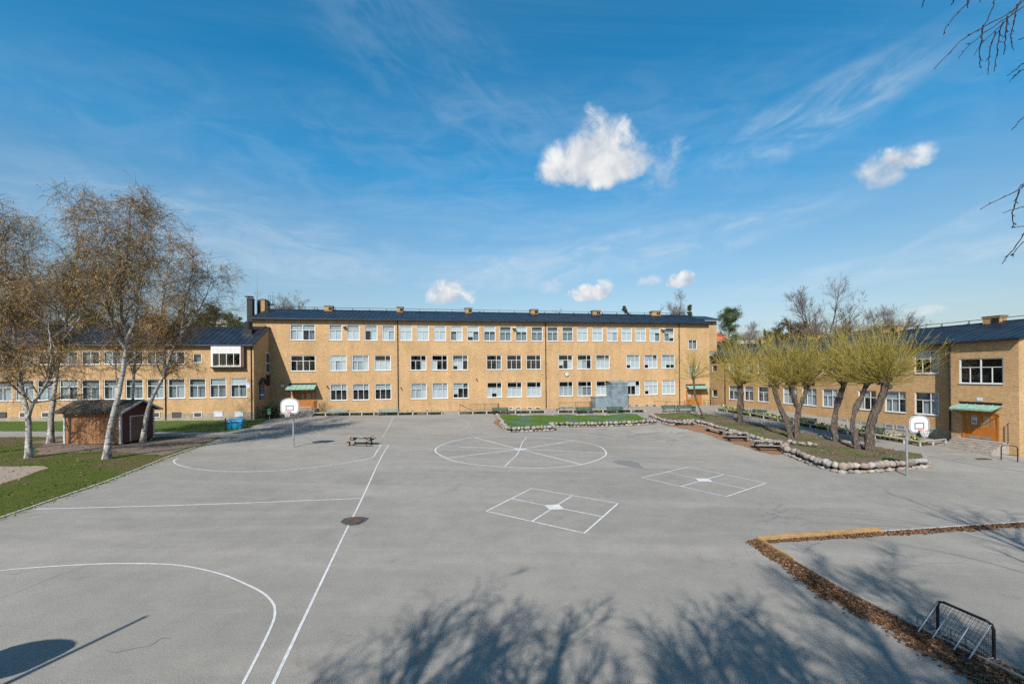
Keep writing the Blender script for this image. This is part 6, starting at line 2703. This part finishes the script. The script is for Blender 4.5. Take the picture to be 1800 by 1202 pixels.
for k, (px, py, w, D, kind) in enumerate(((330, 548, 90, 84, 'olive'), (268, 556, 80, 90, 'pine'), (160, 545, 80, 88, 'pine'), (205, 556, 90, 80, 'bare'),
                                          (100, 560, 90, 84, 'bare'), (40, 548, 80, 80, 'pine'), (-10, 545, 90, 84, 'bare'))):
    lb = ('olive budding tree seen through the rightmost birch crown', 'dark pine behind the left wing seen through the birch at the shed door',
          'dark pine behind the left wing seen right of the tall birch', 'brown bare tree behind the left wing seen through the leaning birch',
          'brown bare tree behind the left wing seen between the two left birches', 'dark pine behind the left wing at the forked birch',
          'brown bare tree at the left edge behind the wing')[k]
    if kind == 'pine':
        conifer(lb, px, py, w, D, 320 + k, base_z=2, group=gb)
    else:
        bare_tree(lb, px, py, w, D, 320 + k, group=gb, base_z=2, buds=M['olive'] if kind == 'olive' else None, dens=1.1)

# trees beside and behind the viewer: their shadows fall on the near asphalt
gs = 'bare trees close to the viewpoint'
bare_tree('bare tree behind the viewpoint whose branch shadows fan over the middle foreground', 0, 0, 0, 0, 401, group=gs, pos=(-4.4, -5.2, gz(-5, 0)), height=14.3, radius=5.6, dens=.8, tw=.012, thick=1.6)
bare_tree('large bare tree behind the viewpoint whose shadow darkens the leaf bank', 0, 0, 0, 0, 402, group=gs, pos=(2.5, -6.6, gz(2.5, 0)), height=17.5, radius=5.2, dens=1.45, tw=.013, thick=1.5)
bare_tree('bare tree left of the viewpoint casting the small twig shadow at the left edge', 0, 0, 0, 0, 403, group=gs, pos=(-20.5, 1.0, gz(-20, 0)), height=11.0, radius=2.6, dens=.8, tw=.014)

# tree at the right whose hanging twigs reach into the upper right corner
rg = np.random.default_rng(77)
tb = (14.6, 3.0, gz(14.6, 3.0))
t = tree_thing('overhanging_tree', 'bare tree right of the view whose thin dark twigs hang into the upper right corner', 'tree', tb, gs)
tm, cm = MB(), MB()
P = np.array([[(tb[0], tb[1], tb[2] - .2), (tb[0] - .2, tb[1] + .2, tb[2] + 3), (tb[0] - .1, tb[1] + .2, tb[2] + 6.5), (tb[0] + .2, tb[1], tb[2] + 11), (tb[0] + .3, tb[1], tb[2] + 14)]])
Rt = np.array([[.34, .27, .2, .11, .04]])
v, q = tubes(P, Rt, 10)
tm.addq(v, q)
p, d, r, i, tt = sprout(rg, P, Rt, np.array([26]), .35, 1, .8, .2, .3, .5)
d[:, 0] = np.abs(d[:, 0]) * np.where(rg.uniform(size=len(d)) < .75, 1, -.35) 
L = rg.uniform(2.6, 5.0, len(p))
P1 = grow(rg, p, d, L, 7, .1, .02)
P1[:, :, 0] = np.maximum(P1[:, :, 0], 1.32 * np.maximum(P1[:, :, 1], 0) + .4)
R1 = taper(np.maximum(r, .03), 7, .3)
v, q = tubes(P1, R1, 6)
tm.addq(v, q)
p, d, r, i, tt = sprout(rg, P1, R1, np.full(len(P1), 22), .1, 1, .7, .2, .1, .5)
P2 = grow(rg, p, d, rg.uniform(.6, 1.8, len(p)), 5, .14, -.02)
P2[:, :, 0] = np.maximum(P2[:, :, 0], 1.25 * np.maximum(P2[:, :, 1], 0) + .2)
v, q = tubes(P2, taper(np.full(len(p), .012), 5, .4), 3)
cm.addq(v, q)
# the twigs that show
TW = [[(1850, -60), (1800, 2), (1770, 25), (1720, 52), (1690, 72), (1660, 103), (1641, 122)],
      [(1850, -30), (1800, 12), (1762, 36), (1728, 60), (1702, 80), (1685, 104)],
      [(1830, -60), (1790, 10), (1765, 40), (1740, 62), (1722, 82), (1712, 98)],
      [(1728, 46), (1724, 75), (1722, 100), (1724, 121)], [(1764, 38), (1757, 60), (1752, 95), (1749, 126)],
      [(1750, 55), (1742, 80), (1738, 105), (1737, 132)], [(1772, 28), (1768, 55), (1766, 80), (1765, 96)],
      [(1788, 8), (1782, 40), (1778, 65), (1780, 88)], [(1700, -20), (1700, 5), (1680, 28), (1664, 48), (1659, 62)], [(1756, -20), (1740, 25), (1730, 45)],
      [(1626, -15), (1623, 3), (1620, 15)], [(1680, -15), (1676, 3), (1673, 9)], [(1704, -15), (1702, 4), (1701, 14)], [(1724, -14), (1724, 3)],
      [(1840, 95), (1800, 112), (1785, 123), (1771, 134)], [(1840, 100), (1800, 120), (1785, 133), (1773, 145)], [(1840, 190), (1800, 207), (1788, 218), (1779, 228)],
      [(1850, 50), (1800, 66), (1790, 70)],
      [(1850, 300), (1800, 328), (1775, 342), (1748, 354), (1722, 369)], [(1791, 333), (1786, 352), (1782, 372), (1779, 390), (1783, 400)],
      [(1840, 395), (1800, 398), (1783, 399)], [(1840, 355), (1800, 363), (1764, 374)],
      [(1840, 355), (1800, 411), (1786, 430), (1775, 446), (1761, 464)], [(1850, 395), (1800, 425), (1785, 440), (1776, 449)], [(1830, 300), (1800, 322), (1789, 330)]]
for k, L in enumerate(TW):
    D = 6.2 + 1.2 * ((k * .37) % 1)
    pts = resample([at(px, py, D + .25 * j / len(L)) for j, (px, py) in enumerate(L)], 14)
    pts += rg.normal(size=pts.shape) * .006
    rad = np.linspace(.0085, .0042, 14) * (1 + .35 * (np.arange(14) % 2))
    cm.tube(pts, rad, 5)
    if len(L) > 3:
        for s in range(9):
            j = rg.integers(2, 13)
            q0 = pts[j]
            dv = (pts[j] - pts[j - 1])
            dv /= np.linalg.norm(dv)
            dv = dv + rg.normal(size=3) * .5
            cm.tube([q0, q0 + dv * .02, q0 + dv * .035], [.004, .006, .002], 4)
# boughs that carry the twigs, out of the picture at the right
for a, b in (((1850, -60), 6.4), ((1840, 100), 6.8), ((1850, 300), 6.6), ((1840, 200), 6.7), ((1840, 380), 6.9)):
    e_ = np.array(at(a[0], a[1], b))
    s_ = P[0, 3] if e_[2] > 9.5 else P[0, 2]
    mid__ = (e_ + s_) / 2 + np.array([1.5, .2, .9])
    bp_ = resample([tuple(s_), tuple(mid__), tuple(e_ + np.array([.9, .1, .35])), tuple(e_)], 14)
    tm.tube(bp_, np.linspace(.013, .006, 14), 6)
finish(tm, 'trunk', M['limb'], t, tb)
finish(cm, 'crown', simple('dark_red_twig_bark', (0.028, 0.017, 0.014), .8, .3, 8), t, tb, False)


# ------------------------------------------------------------------ houses beyond
def far_house(label, pxl, pxr, py_eave, py_base_z, D, py_ridge, wall, roof, depth=9.0, nwin=3, flat=False):
    a, b = at(pxl, py_eave, D), at(pxr, py_eave, D)
    zr = at((pxl + pxr) / 2, py_ridge, D + depth / 2)[2]
    base = (a[0], D, py_base_z)
    t = thing('house', label, 'house', base)
    W, H, RH = b[0] - a[0], a[2] - py_base_z, zr - py_base_z
    m = MB()
    if flat:
        m.box(0, W, 0, depth, 0, H)
    else:
        m.prism_x([(0, 0), (depth, 0), (depth, H), (depth / 2, RH), (0, H)], 0, W)
    m.build('wall', wall, t)
    m = MB()
    if flat:
        m.box(-.3, W + .3, -.3, depth + .3, H + .002, RH)
    else:
        o = .5
        sl = (RH - H) / (depth / 2)
        m.prism_x([(-o, H - o * sl + .01), (depth / 2, RH + .01), (depth + o, H - o * sl + .01), (depth + o, H - o * sl + .2), (depth / 2, RH + .2), (-o, H - o * sl + .2)], -.4, W + .4)
    m.build('roof', roof, t)
    for k in range(nwin):
        x = W * (k + .5) / nwin
        m = MB()
        m.box(x - .6, x + .6, -.06, -.002, H - 2.1, H - .7)
        w = m.build('window', M['white'], t)
        m = MB()
        m.box(x - .5, x + .5, -.08, -.061, H - 2.0, H - .8)
        m.build('pane', M['tar'], w)
    if not flat:
        m = MB()
        m.box(W * .3, W * .3 + .8, depth / 2 - .4, depth / 2 + .4, RH - .5, RH + 1.0)
        m.build('chimney', M['brick_dark'], t)


far_house('pale house with an orange tiled roof right of the school gable', 1258, 1279, 599, 2, 110, 586, M['palewall'], M['redroof'], nwin=2)
far_house('long low pale house beyond the willows right of the orange roofed one', 1285, 1330, 604.5, 2, 92, 601, M['palewall'], M['trim'], nwin=5, flat=True)
far_house('rust red house glimpsed through the forked birch at the left edge', -40, 26, 584, 3, 96, 566, M['redwall'], M['redroof'], nwin=4)
far_house('tan house glimpsed between the birches above the left wing roof', 108, 168, 583, 3, 90, 566, M['tanwall'], M['roof'], nwin=3)
far_house('pale grey flat roofed house behind the left wing near the roof vent', 372, 403, 570, 3, 92, 566.5, M['palewall'], M['trim'], nwin=3, flat=True)

# ------------------------------------------------------------------ camera, light, sky
cam = bpy.data.cameras.new('camera')
cam.sensor_fit = 'HORIZONTAL'
cam.sensor_width = 36
cam.lens = FPX / 1800 * 36
cam.shift_y = (HY - 601) / 1800
cam.clip_end = 5000
co = bpy.data.objects.new('camera', cam)
co.location = (0, 0, EYE)
co.rotation_euler = (R(90), ROLL, 0)
COL.objects.link(co)
scene.camera = co

AZ, EL = R(197.1), R(41.5)
sun = bpy.data.lights.new('sun', 'SUN')
sun.energy = 5.0
sun.angle = R(0.53)
sun.color = (1.0, 0.95, 0.87)
so = bpy.data.objects.new('sun', sun)
dirv = (math.sin(AZ) * math.cos(EL), math.cos(AZ) * math.cos(EL), math.sin(EL))
import mathutils
so.rotation_euler = mathutils.Vector(dirv).to_track_quat('Z', 'Y').to_euler()
so.location = (-20, -40, 60)
COL.objects.link(so)

w = bpy.data.worlds.new('World')
scene.world = w
w.use_nodes = True
nt = w.node_tree
bg = nt.nodes['Background']
sky = N(nt, 'ShaderNodeTexSky')
sky.sky_type = 'NISHITA'
sky.sun_disc = False
sky.sun_elevation = EL
sky.sun_rotation = AZ
sky.altitude = 0
sky.air_density = 1.0
sky.dust_density = 0.6
sky.ozone_density = 2.5
tc = N(nt, 'ShaderNodeTexCoord')
vec = tc.outputs['Generated']
sp = N(nt, 'ShaderNodeSeparateXYZ')
nt.links.new(vec, sp.inputs[0])


def mth(op, a, b=None, c=None, clamp=False):
    n = N(nt, 'ShaderNodeMath', operation=op)
    n.use_clamp = clamp
    for k, v_ in enumerate((a, b, c)):
        if v_ is None:
            continue
        if hasattr(v_, 'is_linked'):
            nt.links.new(v_, n.inputs[k])
        else:
            n.inputs[k].default_value = v_
    return n.outputs[0]


az_ = mth('ARCTAN2', sp.outputs[0], sp.outputs[1])
el_ = mth('ARCSINE', sp.outputs[2])


def sky_noise(scale, detail, rough, vector=None, dist=0.0):
    n = N(nt, 'ShaderNodeTexNoise')
    n.inputs['Scale'].default_value = scale
    n.inputs['Detail'].default_value = detail
    n.inputs['Roughness'].default_value = rough
    n.inputs['Distortion'].default_value = dist
    nt.links.new(vector or vec, n.inputs['Vector'])
    return n.outputs['Fac']


def smooth(x, lo, hi):
    n = N(nt, 'ShaderNodeMapRange')
    n.interpolation_type = 'SMOOTHSTEP'
    nt.links.new(x, n.inputs[0])
    n.inputs[1].default_value = lo
    n.inputs[2].default_value = hi
    return n.outputs[0]


skyc = sky.outputs[0]
hs = N(nt, 'ShaderNodeHueSaturation')
hs.inputs['Hue'].default_value = 0.484
hs.inputs['Saturation'].default_value = 1.3
hs.inputs['Value'].default_value = 1.0
nt.links.new(skyc, hs.inputs['Color'])
for inp, lo_, hi_ in (('Saturation', .8, 1.42), ('Value', .53, .97)):
    mr_ = N(nt, 'ShaderNodeMapRange')
    mr_.inputs[1].default_value = .06
    mr_.inputs[2].default_value = .42
    mr_.inputs[3].default_value = lo_
    mr_.inputs[4].default_value = hi_
    nt.links.new(el_, mr_.inputs[0])
    nt.links.new(mr_.outputs[0], hs.inputs[inp])
col = hs.outputs[0]
CIR = 0.13
# thin cirrus: streaks on a high flat layer
zc = mth('MAXIMUM', sp.outputs[2], .06)
cx = mth('DIVIDE', sp.outputs[0], zc)
cy = mth('DIVIDE', sp.outputs[1], zc)
cb = N(nt, 'ShaderNodeCombineXYZ')
nt.links.new(cx, cb.inputs[0])
nt.links.new(cy, cb.inputs[1])
mp = N(nt, 'ShaderNodeMapping')
mp.inputs['Rotation'].default_value = (0, 0, R(-28))
mp.inputs['Scale'].default_value = (.32, 1.15, 1)
nt.links.new(cb.outputs[0], mp.inputs['Vector'])
c1 = sky_noise(.75, 6, .66, mp.outputs[0], .9)
mp2 = N(nt, 'ShaderNodeMapping')
mp2.inputs['Rotation'].default_value = (0, 0, R(-15))
mp2.inputs['Scale'].default_value = (.3, .3, 1)
mp2.inputs['Location'].default_value = (1.7, .4, 0)
nt.links.new(cb.outputs[0], mp2.inputs['Vector'])
c2 = sky_noise(.6, 3, .5, mp2.outputs[0])
cir = mth('MULTIPLY', smooth(c1, .36, .8), smooth(c2, .3, .62))
cir = mth('MULTIPLY', cir, CIR)
cirw = N(nt, 'ShaderNodeMix')
cirw.data_type = 'RGBA'
nt.links.new(cir, cirw.inputs[0])
nt.links.new(col, cirw.inputs[6])
cirw.inputs[7].default_value = (4.6, 5.4, 6.0, 1)
col = cirw.outputs[2]


# loose veils of cirrus
grain = sky_noise(14.0, 4, .6)
def veil(col, px, py, wpx, hpx, rot, amt, seedv, sx=13.0, sy=36.0):
    u, v = ray(px, py)
    a0 = math.atan2(u, 1)
    e0 = math.asin(v / math.sqrt(1 + u * u + v * v))
    A = mth('SUBTRACT', az_, a0)
    E_ = mth('SUBTRACT', el_, e0)
    cr_, sr_ = math.cos(R(rot)), math.sin(R(rot))
    P_ = mth('ADD', mth('MULTIPLY', A, cr_), mth('MULTIPLY', E_, sr_))
    Q_ = mth('SUBTRACT', mth('MULTIPLY', E_, cr_), mth('MULTIPLY', A, sr_))
    ka = math.cos(a0) ** 2 / FPX / 2
    p1 = mth('DIVIDE', P_, wpx * ka)
    q1 = mth('DIVIDE', Q_, hpx * ka)
    fall = mth('SUBTRACT', 1.0, mth('ADD', mth('MULTIPLY', p1, p1), mth('MULTIPLY', q1, q1)), clamp=True)
    cv = N(nt, 'ShaderNodeCombineXYZ')
    nt.links.new(mth('MULTIPLY', P_, sx), cv.inputs[0])
    nt.links.new(mth('MULTIPLY', Q_, sy), cv.inputs[1])
    cv.inputs[2].default_value = seedv
    n1 = sky_noise(.55, 7, .62, cv.outputs[0], 1.1)
    n2 = grain
    body = mth('ADD', mth('MULTIPLY', smooth(n1, .36, .72), .8), mth('MULTIPLY', n2, .25))
    al = mth('MULTIPLY', mth('MULTIPLY', body, smooth(fall, 0, .85)), amt)
    mx = N(nt, 'ShaderNodeMix')
    mx.data_type = 'RGBA'
    nt.links.new(al, mx.inputs[0])
    nt.links.new(col, mx.inputs[6])
    mx.inputs[7].default_value = (4.0, 4.5, 4.9, 1)
    return mx.outputs[2]


for a_ in ((900, 330, 2000, 330, 2, .10, 12.0), (1420, 210, 520, 130, 12, .40, 1.0), (1690, 400, 520, 70, 24, .32, 2.0), (1050, 455, 900, 90, 6, .45, 3.0), (420, 420, 900, 190, -4, .34, 4.0),
           (760, 110, 900, 200, -24, .10, 5.0), (1500, 480, 800, 70, 4, .36, 10.0)):
    col = veil(col, *a_)


# cumulus: billows gathered round a few spots of the sky
def cumulus(col, px, py, wpx, hpx, dens, nscale, seedv, flat=.8, soft=.16, namp=1.45, cone=0.0, lean=0.0):
    u, v = ray(px, py)
    a0 = math.atan2(u, 1)
    e0 = math.asin(v / math.sqrt(1 + u * u + v * v))
    sa = wpx / 2 / FPX * math.cos(a0) ** 2
    se = hpx / 2 / FPX * math.cos(a0) * math.cos(e0) ** 2 * 1.0
    da = mth('DIVIDE', mth('SUBTRACT', az_, a0), sa)
    de = mth('DIVIDE', mth('SUBTRACT', el_, e0), se)
    up = mth('MAXIMUM', de, 0.0)
    da = mth('SUBTRACT', da, mth('MULTIPLY', de, lean))
    da = mth('MULTIPLY', da, mth('ADD', 1.0, mth('MULTIPLY', up, cone)))
    dn = mth('MULTIPLY', mth('MINIMUM', de, 0.0), 1 / flat)      # flatter base
    r2 = mth('ADD', mth('MULTIPLY', da, da), mth('ADD', mth('MULTIPLY', dn, dn), mth('MULTIPLY', up, up)))
    fall = mth('SUBTRACT', 1.0, r2)
    vm = N(nt, 'ShaderNodeMapping')
    vm.inputs['Location'].default_value = (seedv, seedv * .7, seedv * 1.3)
    nt.links.new(vec, vm.inputs['Vector'])
    n1 = sky_noise(nscale, 8, .62, vm.outputs[0], .35)
    vm2 = N(nt, 'ShaderNodeMapping')
    vm2.inputs['Location'].default_value = (seedv - .02 * 12 / nscale, seedv * .7, seedv * 1.3 + .06 * 12 / nscale)
    nt.links.new(vec, vm2.inputs['Vector'])
    n2 = sky_noise(nscale, 4, .58, vm2.outputs[0], .35)
    body = mth('ADD', mth('MULTIPLY', fall, .55), mth('MULTIPLY', mth('SUBTRACT', n1, .5), namp))
    dn_ = smooth(body, .0, soft)
    al = mth('MULTIPLY', dn_, dens)
    # lit from above and behind the viewer: bright billows, greyer flat base
    shade = mth('ADD', mth('ADD', .50, mth('MULTIPLY', de, .26)), mth('MULTIPLY', mth('SUBTRACT', n1, n2), 1.9), clamp=True)
    cr = ramp(nt, [(0.0, (2.6, 2.95, 3.45)), (.42, (3.7, 3.9, 4.2)), (.95, (5.3, 5.3, 5.2))])
    nt.links.new(shade, cr.inputs[0])
    mx = N(nt, 'ShaderNodeMix')
    mx.data_type = 'RGBA'
    nt.links.new(al, mx.inputs[0])
    nt.links.new(col, mx.inputs[6])
    nt.links.new(cr.outputs[0], mx.inputs[7])
    return mx.outputs[2]


col = cumulus(col, 1166, 300, 96, 120, .3, 20.0, 5.4, .9, .8, 2.6)
col = cumulus(col, 1036, 294, 226, 204, 1.0, 11.0, 12.4, .44, .4, 1.18, .45, .05)
col = cumulus(col, 1546, 306, 108, 84, .8, 16.0, 8.2, .7, .65, 1.7)
col = cumulus(col, 1594, 279, 116, 58, .85, 17.0, 2.2, .8, .6, 1.7)
col = cumulus(col, 793, 521, 100, 70, .93, 26.0, 1.9, .5, .6, 1.6)
col = cumulus(col, 1032, 520, 76, 44, .95, 26.0, 6.6, .5, .4)
col = cumulus(col, 1064, 508, 44, 40, .6, 28.0, 3.3, .8, .6)
col = cumulus(col, 1197, 496, 62, 40, .9, 28.0, 4.2, .5, .4)
col = cumulus(col, 1144, 495, 66, 24, .45, 28.0, 7.7, .8, .6, 1.9)
col = cumulus(col, 1622, 546, 90, 24, .5, 26.0, 9.9, .8, .5)
col = cumulus(col, 968, 505, 60, 30, .25, 26.0, 2.7, .8, .7, 2.0)
nt.links.new(col, bg.inputs['Color'])
bg.inputs['Strength'].default_value = 0.128

scene.view_settings.view_transform = 'Standard'
scene.view_settings.look = 'None'
scene.view_settings.exposure = 0.46
scene.view_settings.gamma = 1
scene.cycles.use_denoising = False
scene.cycles.max_bounces = 8
scene.cycles.transparent_max_bounces = 12
